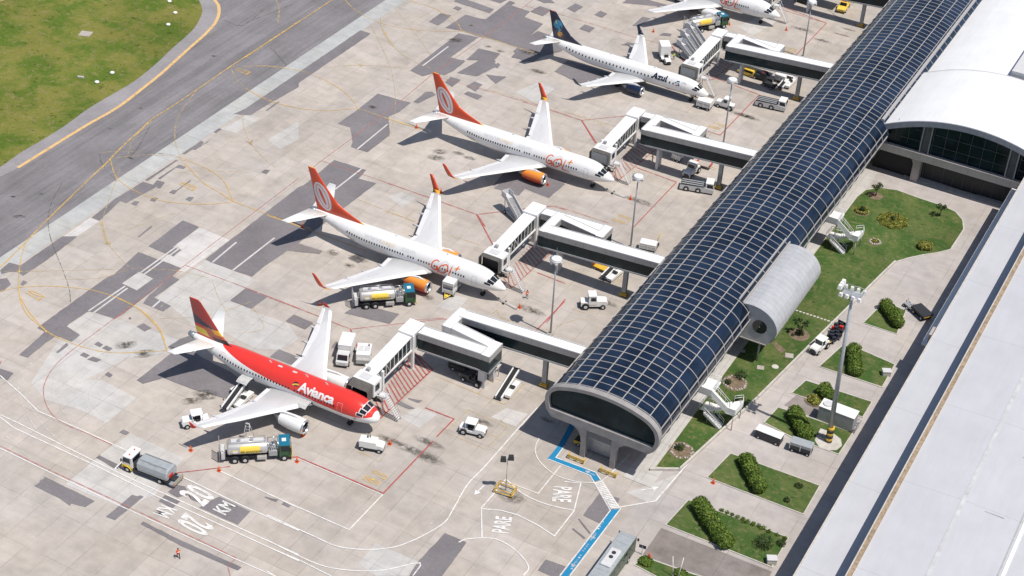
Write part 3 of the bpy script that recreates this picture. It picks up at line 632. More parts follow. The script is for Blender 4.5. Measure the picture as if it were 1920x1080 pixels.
# ------------------------------------------------------------------ glass vault of the pier
VY0, VY1 = -24.6, 215.0
prof = [(3.9,5.55),(3.1,6.6),(2.78,8.2),(3.05,9.6),(4.0,10.65),(5.1,11.2),(7.2,11.85),(9.5,12.25),(11.75,12.36),(14.0,12.24),(16.2,11.85),(18.4,11.15),(19.6,10.3),(20.2,9.5),(20.5,8.1),(20.15,6.6),(19.25,5.55)]
pv = catmull([(x, 0, z) for x, z in prof], 3)
PV = [(p.x, p.z) for p in pv]
vault = thing('pier_building', 'long pier under a barrel of dark blue glass panels, its near end an open-legged gable', 'building', (11.6, VY0, 0))
def loc(pts, o=(11.6, VY0, 0)): return [(p[0]-o[0], p[1]-o[1]) for p in pts]
vq = [(x-11.6, z) for x, z in PV]
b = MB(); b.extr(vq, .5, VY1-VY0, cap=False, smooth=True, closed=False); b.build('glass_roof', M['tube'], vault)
b = MB(); b.extr([(-7.4,5.5),(-7.4,5.1),(7.6,5.1),(7.6,5.5)], .5, VY1-VY0); b.build('floor_slab', M['conc'], vault)
def off(prof, d):
    out = []
    for k, (x, z) in enumerate(prof):
        a = prof[max(k-1, 0)]; c = prof[min(k+1, len(prof)-1)]
        t = V((c[0]-a[0], c[1]-a[1])).normalized(); out.append((x-t.y*d, z+t.x*d))
    return out
outp = off(vq, .09); inp = off(vq, -.05)
b = MB()
y = .9; k = 0
i_hi = [i for i, p in enumerate(PV) if p[1] > 10.9]
while y < VY1-VY0:
    w = .11 if k % 2 == 0 else .085
    idx = range(len(vq)) if k % 2 == 0 else range(i_hi[0], i_hi[-1]+1)
    rings = [[V((outp[i][0], y, outp[i][1])), V((outp[i][0], y+w, outp[i][1])), V((inp[i][0], y+w, inp[i][1])), V((inp[i][0], y, inp[i][1]))] for i in idx]
    b.loft(rings, True, (True, True), False); y += 1.625; k += 1
b.build('rib', M['mull'], vault)
b = MB()
for x, z in prof[3:4]+prof[5:12]+prof[13:15]:
    i = min(range(len(PV)), key=lambda q: abs(PV[q][0]-x)+abs(PV[q][1]-z))
    a, c = vq[max(i-1, 0)], vq[i+1]; t = V((c[0]-a[0], 0, c[1]-a[1])).normalized(); n = V((-t.z, 0, t.x))
    p = V((vq[i][0], 0, vq[i][1])); h = .06
    rs = [[p+n*.12+t*h+V((0,yy,0)), p+n*.12-t*h+V((0,yy,0)), p-n*.05-t*h+V((0,yy,0)), p-n*.05+t*h+V((0,yy,0))] for yy in (.5, VY1-VY0)]
    b.loft(rs, True, (True, True), False)
b.build('purlin', M['mull'], vault)
# gable frame, glazing and legs
fo, fi = off(vq, .2), off(vq, -.4)
b = MB(); n = len(vq)
for lo, hi in ((0, n-1),):
    rings = [[V((fo[i][0], -.35, fo[i][1])), V((fo[i][0], .62, fo[i][1])), V((fi[i][0], .62, fi[i][1])), V((fi[i][0], -.35, fi[i][1]))] for i in range(n)]
    b.loft(rings, True, (True, True), False)
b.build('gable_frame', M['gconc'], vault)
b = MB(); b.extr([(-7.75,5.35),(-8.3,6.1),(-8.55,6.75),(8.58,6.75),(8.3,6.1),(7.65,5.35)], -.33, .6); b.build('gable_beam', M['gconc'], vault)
b = MB(); b.face([V((x*.985, .22, z)) for x, z in fi]); b.build('gable_glass', M['dglass'], vault)
def leg(x, flare, y0, y1):
    """leg that swells into the beam on one side"""
    pr = [(x-.4, 0), (x+.4, 0), (x+.4, 2.9)]
    if flare > 0: pr += [(x+.52, 3.7), (x+.9, 4.5), (x+1.6, 5.08), (x+2.6, 5.36), (x-.4, 5.36)]
    else: pr = [(x-.4, 0), (x+.4, 0), (x+.4, 5.36), (x-2.6, 5.36), (x-1.6, 5.08), (x-.9, 4.5), (x-.52, 3.7), (x-.4, 2.9)]
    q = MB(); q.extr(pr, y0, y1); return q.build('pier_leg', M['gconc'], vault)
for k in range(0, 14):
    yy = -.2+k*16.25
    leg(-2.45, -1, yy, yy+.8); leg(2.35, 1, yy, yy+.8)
b = MB(); b.box((-5.9, 117, 2.6), (.4, 190, 5.2)); b.build('ground_floor_wall', M['dark'], vault)
b = MB(); b.extr([(7.15,10.95),(7.25,11.35),(7.75,11.3),(7.7,10.8)], 101.5, VY1-VY0); b.build('roof_gutter', M['mull'], vault)
# concrete apron strip along the landside foot
b = MB(); b.prism([(16.2,-25.5),(20.6,-25.5),(20.2,77),(16.2,77)], 0, .085); struct('foot_pavement', b, M['pale'])
b = MB(); ribbon(b, [(18.7,-25),(18.4,77)],   .12, .09); fix_up(b); struct('foot_pavement_joint', b, M['grey'])

# ------------------------------------------------------------------ rounded metal annex on the landside
px_, pz_ = 20.7, 6.6
annex = thing('metal_annex', 'pale metal clad half barrel annex with a round window, garden side of the pier', 'annex', (20.5, 9.2, 0))
ar = catmull([(-2.6,0,10.2),(-1.4,0,10.75),(.3,0,10.95),(2.0,0,10.6),(3.5,0,9.7),(4.45,0,8.3),(4.6,0,7.0),(4.15,0,5.7),(3.3,0,4.55)], 4)
ap = [(p.x, p.z) for p in ar]
b = MB(); b.extr(ap, 0, 19.7, cap=False, smooth=True, closed=False); b.build('cladding', M['pod'], annex)
b = MB(); apo, api = off(ap, .035), off(ap, -.02)
for i in range(2, len(ap)-1, 3):
    a, c = V((ap[i-1][0], 0, ap[i-1][1])), V((ap[i+1][0], 0, ap[i+1][1])); t = (c-a).normalized()*.035; o_, i_ = V((apo[i][0], 0, apo[i][1])), V((api[i][0], 0, api[i][1]))
    b.loft([[o_+t+V((0,yy,0)), o_-t+V((0,yy,0)), i_-t+V((0,yy,0)), i_+t+V((0,yy,0))] for yy in (.05, 19.65)], True, (True, True), False)
b.build('cladding_seams', M['grey'], annex)
for yy, mm in ((.14, M['podend']), (19.6, M['podend'])):
    b = MB(); b.extr([(-2.6,4.5)] + [(x*.99, z-.03) for x, z in ap], yy, yy+.05); b.build('end_wall', mm, annex)
b = MB(); b.extr([(-2.6,4.46),(3.2,4.46),(3.2,4.3),(-2.6,4.3)], 0, 19.7); b.build('soffit', M['conc'], annex)
b = MB(); b.cyl((1.75,.06,7.4),(1.75,.18,7.4),1.2,1.2,28); o = b.build('round_window', M['window'], annex)
b = MB(); b.cyl((1.75,.03,7.4),(1.75,.09,7.4),.09,.09,10); b.build('hub', M['metal'], o)
b = MB()
b.extr([(-2.2,11.2),(-2.2,11.5),(-1.98,11.48),(-1.98,11.1)], -.2, 19.9); b.build('roof_rail', M['mull'], annex)
b = MB(); b.extr([(-1.45,10.6),(-1.45,11.12),(-1.25,11.1),(-1.25,10.6)], -.2, 19.9); b.build('roof_rail', M['mull'], annex)
b = MB(); b.extr([(-1.97,10.6),(-1.97,10.98),(-1.47,10.94),(-1.47,10.6)], -.1, 19.8); b.build('roof_channel', M['dark'], annex)
for yy in (1.2, 9, 17):
    b = MB(); b.cyl((1.9, yy, 0), (1.9, yy, 4.32), .16, .16, 12); b.build('post', M['conc'], annex)

# ------------------------------------------------------------------ main terminal with its two white vaults
term = thing('terminal_building', 'main terminal with broad white arched roofs over a dark glazed front', 'building', (35.0, 77.5, 0))
def arch(x0, x1, zs, zc, n=30, y=0):
    out = []
    for k in range(n+1):
        u = -1+2*k/n; out.append((x0+(x1-x0)*k/n, zs+(zc-zs)*(1-abs(u)**2.05)))
    return out
A1 = arch(-16.3, 18.0, 9.95, 14.5); A2 = arch(-16.3, 18.0, 9.4, 13.2)
def shell(prof, t, y0, y1, name, mat):
    up = prof; dn = off(prof, -t); q = MB()
    rings = [[V((a[0], y0, a[1])), V((a[0], y1, a[1])), V((c[0], y1, c[1])), V((c[0], y0, c[1]))] for a, c in zip(up, dn)]
    q.loft(rings, True, (True, True), False); o = q.build(name, mat, term)
    for f in o.data.polygons: f.use_smooth = False
    return o
shell(A1, .25, -.45, 23.6, 'front_roof', M['roofw']); shell(A2, .25, 23.75, 140, 'rear_roof', M['roofw'])
b = MB()
rings = [[V((a[0]*1.0, -.75, a[1]+.06)), V((a[0], -.45, a[1]+.06)), V((c[0], -.45, c[1])), V((c[0], -.75, c[1]))] for a, c in zip(A1, off(A1, -1.05))]
b.loft(rings, True, (True, True), False); b.build('arch_fascia', panel_mat('arch_fascia', (.30,.31,.35), (1.25,0,0), .05), term)
b = MB(); gi = off(A1, -.9); b.face([V((x, .6, z)) for x, z in gi] + [V((17.6,.6,6.4)), V((-15.9,.6,6.4))]); b.build('front_glass', M['dglass'], term)
b = MB(); b.box((.9, -.05, 5.75), (33.6, .9, 1.5)); b.build('floor_beam', panel_mat('floor_beam', (.42,.39,.37), (1.3,0,0), .06, .75), term)
for x in (-7.4, 8.6):
    for dx in (-.85, .75):
        b = MB(); b.box((x+dx, .1, 9.8), (.2, .3, 6.6)); b.build('facade_column', M['galv'], term)
    b = MB(); b.box((x-.05, .4, 9.8), (1.3, .12, 6.5)); b.build('column_screen', M['accordion'], term)
b = MB(); b.box((4.9, 2.5, 2.5), (26, .3, 5)); b.build('ground_floor_wall', M['dark'], term)
b = MB()
for k in range(13): b.box((-13.2+k*2.3, .52, 9.6), (.07, .06, 6.0 if 2 < k < 10 else 4.4))
for zz in (8.4, 10.6): b.box((.5, .5, zz), (27 if zz < 9 else 21, .06, .07))
b.build('glazing_bars', M['accordion'], term)
b = MB()
for k in range(14): b.box((-7.2+k*1.9, 2.3, 2.5), (.08, .1, 5))
b.build('wall_mullion', M['accordion'], term)
b = MB(); b.extr([(-8.9,0),(-7.5,0),(-7.5,5.05),(-10.1,5.05),(-9.2,4.4),(-8.9,3.6)], .2, 2.2); b.build('corner_pier', M['conc'], term)
b = MB(); b.box((-12.4, 1.6, 2.5), (8.4, .3, 5)); b.build('recess_wall', M['black_p'], term)  # set well forward and black: the recess's deep shade is in its colour
b = MB(); b.box((0,75,4.97),(32,130,.3)); b.build('upper_floor', M['conc'], term)
b = MB(); b.box((6.0, 44, 12.6), (10.6, 39, 5.4)); b.build('roof_plant_room', M['lgrey'], term)
b = MB(); rr = off(A1, .05)
rings = [[V((a[0], 23.3, a[1])), V((a[0], 23.62, a[1])), V((c[0], 23.62, c[1])), V((c[0], 23.3, c[1]))] for a, c in zip(rr, off(A1, -.5))]
b.loft(rings, True, (True, True), False); b.build('back_edge', M['lgrey'], term)
b = MB(); b.extr([(-1.6,13.1),(-1.6,13.26),(-.9,13.28),(-.9,13.1)], 24.5, 138); b.build('ridge_cap', M['white'], term)
b = MB(); b.prism([(24.3,79.6),(24.9,78.4),(43.4,77.3),(47,77.1),(47,78.6),(26.5,80.2)], 0, .14); struct('terminal_kerb', b, M['concl'])
b = MB(); b.prism([(26,80.8),(47,79.2),(47,80.0),(26,81.5)], 0, .1); struct('terminal_kerb_step', b, M['concl'])

# ------------------------------------------------------------------ long white roofed hall on the right
hall = thing('roofed_hall', 'long flat white ribbed roof in two levels with a rusty parapet', 'building', (46.5, 0, 0))
b = MB(); b.box((2.6, 0, 4.3), (5.0, 150, 8.6)); b.build('low_wall', M['conc'], hall)
b = MB(); b.box((2.85, .0, 8.7), (5.7, 152, .16)); b.build('low_roof', M['roofg'], hall)
b = MB(); b.box((.0, 0, 8.75), (.22, 152, .4)); b.build('roof_edge', M['concl'], hall)
b = MB(); b.box((30, 0, 6), (46.2, 152, 12)); b.build('high_wall', M['conc'], hall)
b = MB(); b.extr([(6.75,12.3),(15.2,12.72),(15.2,12.5),(6.75,12.1)], -76, 76); b.extr([(15.25,12.72),(54,12.3),(54,12.1),(15.25,12.5)], -76, 76); b.build('high_roof', M['roofg'], hall)
b = MB(); b.box((6.75, 0, 12.35), (.55, 152, .8)); o = b.build('parapet', M['rust'], hall)
b = MB(); b.box((6.42, 0, 12.62), (.16, 152, .3)); b.build('coping', M['concl'], o)
b = MB()
for x, zz in ((15.2, 12.72),): b.box((x, 0, zz), (.5, 151, .06))
o = b.build('roof_ridge', paint('roof_ridge', (.56,.56,.57), .6, var=.15, scale=.6), hall)
b = MB(); b.box((23.4, 0, 12.68), (.5, 151, .08)); b.build('roof_flashing', M['white'], hall)
b = MB(); b.box((22.85, 0, 12.66), (.18, 151, .06)); b.build('roof_gutter', M['grey'], hall)
b = MB()
for k in range(10): b.box((19.5+3*(k % 3), -60+k*13.5, 12.72), (2.6 if k % 2 else 5.5, .09, .05))
b.build('roof_seam', M['grey'], hall)
can = thing('entrance_canopy', 'narrow white canopy along the upper part of the hall wall', 'canopy', (45.3, 49.2, 0))
b = MB(); b.box((0, 0, 5.2), (1.2, 54.6, .3)); b.build('canopy_roof', M['white'], can)
b = MB(); b.box((.72, 0, 5.1), (.22, 54.4, .1)); b.build('gutter', M['grey'], can)
for k in range(7):
    b = MB(); b.box((.3, -26.5+k*8.8, 2.52), (.25, .25, 5.04)); b.build('post', M['grey'], can)
b = MB(); b.box((.9, -27.6, 4.3), (.9, 2.4, 8.4)); b.build('end_wall', M['conc'], can)

# ------------------------------------------------------------------ lawns, beds and kerbs on the landside
def kerb_loop(name, pts, w=.22, h=.13):
    q = MB(); n = len(pts); P = [V((p[0], p[1], 0)) for p in pts]
    c = sum(P, V())/n
    inn = []
    for k in range(n):
        a, bb, cc = P[k-1], P[k], P[(k+1) % n]; d1 = (bb-a).normalized(); d2 = (cc-bb).normalized(); t = (d1+d2).normalized()
        nn = V((-t.y, t.x, 0)); nn = nn if nn.dot(c-bb) > 0 else -nn
        inn.append(bb+nn*w)
    for k in range(n):
        q.prism([P[k], P[(k+1) % n], inn[(k+1) % n], inn[k]], 0, h)
    return struct(name, q, M['concl'])
def lawn(name, pts, z=.10, kerb=True):
    q = MB(); flat(q, pts, z); fix_up(q); o = struct(name, q, M['lawn'])
    if kerb: kerb_loop(name+'_kerb', pts)
    return o
b = MB(); flat(b, [(20.3,-140),(120,-140),(120,84),(20.1,84)], .008); fix_up(b); struct('landside_pavement', b, M['pave'])
b = MB()
flat(b, [G(*p) for p in ((1240,990),(1447,1072),(1430,1110),(1290,1075),(1205,1040))], .016); flat(b, [G(*p) for p in ((1470,760),(1540,790),(1600,810),(1590,770),(1500,735))], .016); fix_up(b); struct('worn_brown_paving', b, M['paveb'])
big = [(1227.5,877),(1379,669),(1605,369.6),(1622,356),(1649,352),(1681,356),(1725,372),(1768,386),(1792,397),(1806,413),(1808,431),(1797,448),(1783,469),(1762,474.6),(1733,479),(1704,485),(1678,493),(1663,507),(1534,633),(1420,748),(1275,882)]
lawn('garden_lawn', GL(big))
for pts in ([(1617,606.5),(1657.5,565.6),(1700,583),(1682,628)], [(1534.5,688),(1579,647),(1602,650),(1679,684),(1655,727),(1649,726)], [(1482.5,738),(1510,713),(1636,754),(1618,784)],
            [(1431,793),(1458,763.5),(1520,783),(1600,812),(1573,853.5),(1487,823)], [(1323.8,896),(1369,849.6),(1538.5,911),(1507,966)], [(1246.5,985),(1290,937),(1479.6,1008.5),(1447.5,1065)], [(1188,1060),(1205.6,1043.5),(1294,1074),(1360,1095),(1320,1130)]):
    lawn('planting_bed', GL(pts))
# low white garden wall
wall = [G(*p) for p in ((1219,882.5),(1274,882.5),(1420,748),(1535,633),(1663,507),(1678,493))]
q = MB()
for a, c in zip(wall, wall[1:]):
    d = c-a; mid = (a+c)/2; q.box((mid.x, mid.y, .25), (d.length+.1, .3, .5), rz=math.atan2(d.y, d.x))
tag(q.build('garden_wall', M['concl']), 'low white wall edging the garden lawn along the service road', 'wall')
def disc(name, c, r, z, mat, n=24, lobes=0, h=.0):
    q = MB(); pts = [(c.x+cos(a)*r*(1+(.09*cos(lobes*a) if lobes else 0)), c.y+sin(a)*r*(1+(.09*cos(lobes*a) if lobes else 0))) for a in [2*pi*k/n for k in range(n)]]
    if h: q.prism(pts, z, z+h)
    else: flat(q, pts, z); fix_up(q)
    return struct(name, q, mat)
for r, x, y, rad in (('f',965,165,1.35),('f',875,268,1.45),('f',960,460,1.15),('p',575,862,1.6),('p',475,440,1.7),('e',1295,545,2.0),('n',1430,275,1.9)):
    disc('soil_bed', Z(r, x, y), rad, .115, M['soil'])
for r, x, y, w in (('e',1645,370,1.3),('e',1460,447,1.1),('e',1345,340,.8),('i',550,220,2.4)):
    c = Z(r, x, y); q = MB(); q.box((c.x, c.y, .11), (w, w*.9, .1), rz=.35); struct('concrete_cover', q, M['conc'])
c = Z('e', 1555, 440); disc('round_cover', c, .55, .02, M['concl'], 16, 0, .1)
flat_path = MB(); flat(flat_path, ZL('e', [(1530,285),(1560,285),(1625,335),(1590,355)]), .115); fix_up(flat_path); struct('gravel_path', flat_path, M['soil'])
for k in range(11):
    p = Z('f', 460+22.5*k, 903+7.4*k); q = MB(); q.box((p.x, p.y, .1), (.40, .34, .1), rz=.3)
    tag(q.build('stepping_stone', M['concl']), 'pale square stepping stone in the row across the garden lawn', 'stepping stone', 'stepping stones across the lawn')

# ------------------------------------------------------------------ airliners
def curve_mask(t, s, pts, x0, x1):
    """z threshold along x as a float curve; 1 above it"""
    n = nd(t, 'ShaderNodeFloatCurve'); c = n.mapping.curves[0]
    while len(c.points) < len(pts): c.points.new(.5, .5)
    for p, (x, z) in zip(c.points, pts): p.location = ((x-x0)/(x1-x0), z/8.0); p.handle_type = 'AUTO'
    n.mapping.update()
    u = math_n(t, 'DIVIDE', math_n(t, 'SUBTRACT', s[0], x0), x1-x0)
    t.links.new(u, n.inputs['Value'])
    return math_n(t, 'GREATER_THAN', s[2], math_n(t, 'MULTIPLY', n.outputs[0], 8.0))
def skin_white(name, belly=None):
    m, t, b = mat_new(name); co = objco(t); s = sepxyz(t, co)
    val = ramp(t, noise(t, stretch(t, co, (.25, 1, 1)), .8, 4), [(.3, .96), (.7, 1.0)])
    f = math_n(t, 'FRACT', math_n(t, 'DIVIDE', s[0], 2.6)); val = math_n(t, 'MULTIPLY', val, ramp(t, f, [(0.0, .93), (.02, 1.0)]))
    base = (.82, .82, .815)
    c = mixc(t, math_n(t, 'LESS_THAN', s[2], belly[0]), base, belly[1]) if belly else base
    t.links.new(mixc(t, 1.0, c, val, 'MULTIPLY'), b.inputs['Base Color']); b.inputs['Roughness'].default_value = .26
    b.inputs['Coat Weight'].default_value = .2
    return m
def skin_red():
    m, t, b = mat_new('red_and_white_livery'); co = objco(t); s = sepxyz(t, co)
    k = curve_mask(t, s, [(-34,7.6),(-31.5,6.6),(-29,6.05),(-26,5.45),(-22,4.72),(-18,4.22),(-14,3.85),(-10,3.55),(-6,3.38),(-4,3.4),(-2.2,3.55),(-1.1,3.75)], -34, -1)
    k = math_n(t, 'MULTIPLY', k, math_n(t, 'LESS_THAN', s[0], -.7))
    val = ramp(t, noise(t, co, .8, 4), [(.3, .95), (.7, 1.0)])
    c = mixc(t, k, (.82, .82, .815), (.74, .045, .035))
    t.links.new(mixc(t, 1.0, c, val, 'MULTIPLY'), b.inputs['Base Color']); b.inputs['Roughness'].default_value = .28; b.inputs['Coat Weight'].default_value = .2
    return m
def wing_skin():
    m, t, b = mat_new('wing_skin'); co = objco(t)
    val = ramp(t, noise(t, stretch(t, co, (1, .2, 1)), 1.0, 4), [(.3, .92), (.7, 1.0)])
    t.links.new(mixc(t, 1.0, (.62, .625, .635), val, 'MULTIPLY'), b.inputs['Base Color']); b.inputs['Roughness'].default_value = .35
    return m
def fade_mat(name, c_lo, c_hi, z0, z1):
    m, t, b = mat_new(name); s = sepxyz(t, objco(t))
    f = math_n(t, 'DIVIDE', math_n(t, 'SUBTRACT', s[2], z0), z1-z0, True)
    t.links.new(mixc(t, f, c_lo, c_hi), b.inputs['Base Color']); b.inputs['Roughness'].default_value = .3
    return m
def ring_fin(name, xc, zc, th, a, bb):
    """orange fin with pale concentric oval rings"""
    m, t, bs = mat_new(name); s = sepxyz(t, objco(t))
    dx = math_n(t, 'SUBTRACT', s[0], xc); dz = math_n(t, 'SUBTRACT', s[2], zc)
    u = math_n(t, 'ADD', math_n(t, 'MULTIPLY', dx, cos(th)), math_n(t, 'MULTIPLY', dz, sin(th)))
    v = math_n(t, 'SUBTRACT', math_n(t, 'MULTIPLY', dz, cos(th)), math_n(t, 'MULTIPLY', dx, sin(th)))
    def ell(A, B): return math_n(t, 'ADD', math_n(t, 'POWER', math_n(t, 'ABSOLUTE', math_n(t, 'DIVIDE', u, A)), 2.0), math_n(t, 'POWER', math_n(t, 'ABSOLUTE', math_n(t, 'DIVIDE', v, B)), 2.0))
    k = None
    for A, B, sg in ((a, bb, 1), (a*.85, bb*.68, -1), (a*.80, bb*.58, 1), (a*.60, bb*.20, -1)):
        q = math_n(t, 'LESS_THAN', ell(A, B), 1.0)
        k = q if k is None else math_n(t, 'ADD' if sg > 0 else 'SUBTRACT', k, q)
    t.links.new(mixc(t, k, (.72, .085, .03), (.68, .69, .71)), bs.inputs['Base Color']); bs.inputs['Roughness'].default_value = .3
    return m
M['skin_w'] = skin_white('white_livery'); M['skin_a'] = skin_white('white_livery_dark_belly', (1.85, (.018, .028, .07))); M['skin_r'] = skin_red(); M['wing'] = wing_skin()
M['nac_o'] = fade_mat('orange_nacelle', (.58, .05, .025), (.82, .34, .05), 1.1, 2.75)
M['oran'] = paint('tail_orange', (.72, .085, .03), .3, var=.03); M['winglet_y'] = paint('winglet_amber', (.85, .42, .04), .3, var=.03)
M['lip'] = paint('intake_lip', (.78, .78, .79), .2, .8, .03); M['flapg'] = paint('flap_grey', (.70, .70, .71), .4, var=.05)
M['maroon'] = paint('tail_maroon', (.40, .045, .04), .3, var=.03); M['terra'] = paint('tail_brown', (.50, .12, .07), .3, var=.03); M['avred'] = paint('tail_red', (.66, .05, .03), .3, var=.03)
M['apu'] = paint('tail_cone_grey', (.32, .36, .40), .35, .4); M['pale_letters'] = paint('pale_lettering', (.66, .67, .69), .4, var=.03); M['pale_orange'] = paint('pale_orange_lettering', (.80, .66, .50), .4, var=.03)
M['line'] = paint('panel_outline', (.45, .45, .46), .5, var=.03); M['dline'] = paint('door_outline', (.80, .42, .38), .5, var=.03)

class Fus:
    def __init__(s, st): s.st = st                       # (x, zc, ry, rz) from nose to tail
    def at(s, x):
        st = s.st
        if x >= st[0][0]: return st[0][1:]
        for a, b in zip(st, st[1:]):
            if b[0] <= x:
                t = (a[0]-x)/(a[0]-b[0]); t2 = t
                return tuple(p+(q-p)*t2 for p, q in zip(a[1:], b[1:]))
        return st[-1][1:]
    def surf(s, x, phi, off=.02, side=-1):
        zc, ry, rz = s.at(x)
        return V((x, side*(ry+off)*sin(phi), zc+(rz+off)*cos(phi)))
    def phi_z(s, x, z):
        zc, ry, rz = s.at(x); return math.acos(max(-1, min(1, (z-zc)/rz)))
    def patch(s, mb, xa, xb, pa, pb, off=.02, side=-1, nx=2, np_=3, sk=0.0):
        vs = [[mb.bm.verts.new(s.surf(xa+(xb-xa)*i/nx+sk*j/np_, pa+(pb-pa)*j/np_, off, side)) for j in range(np_+1)] for i in range(nx+1)]
        for i in range(nx):
            for j in range(np_):
                f = mb.bm.faces.new((vs[i][j], vs[i+1][j], vs[i+1][j+1], vs[i][j+1])); f.material_index = mb.mi
def fine(st, n=5):
    pts = [V((a[0], a[1], a[2])) for a in st]; pr = [V((a[0], a[3], 0)) for a in st]
    A, Bq = catmull(pts, n), catmull(pr, n)
    return [(min(a.x, 0) if 0 else a.x, a.y, max(.02, a.z), max(.02, q.y)) for a, q in zip(A, Bq)]
def airfoil(le, chord, z, thick, y, n=9, c0=0.0, c1=1.0):
    """closed section, leading edge at le, running aft (-x)"""
    up, dn = [], []
    for k in range(n+1):
        u = c0+(c1-c0)*(1-cos(pi*k/n))/2
        t = thick*chord*(1.4845*u**.5-.63*u-1.758*u*u+1.4215*u**3-.5075*u**4)
        cb = .02*chord*4*u*(1-u)
        up.append(V((le-chord*u, y, z+t+cb))); dn.append(V((le-chord*u, y, z-t*.75+cb)))
    return up + dn[-2:0:-1] if c0 == 0 else up + dn[::-1]
def wing_mesh(mb, secs, sd, c0=0.0, c1=1.0):
    mb.loft([airfoil(le, ch, z, th, y*sd, 9, c0, c1) for y, le, ch, z, th in secs], True, (True, True), True)
def lerp_sec(secs, y):
    for a, b in zip(secs, secs[1:]):
        if a[0] <= y <= b[0]:
            t = (y-a[0])/(b[0]-a[0]); return tuple(p+(q-p)*t for p, q in zip(a, b))
    return secs[-1]

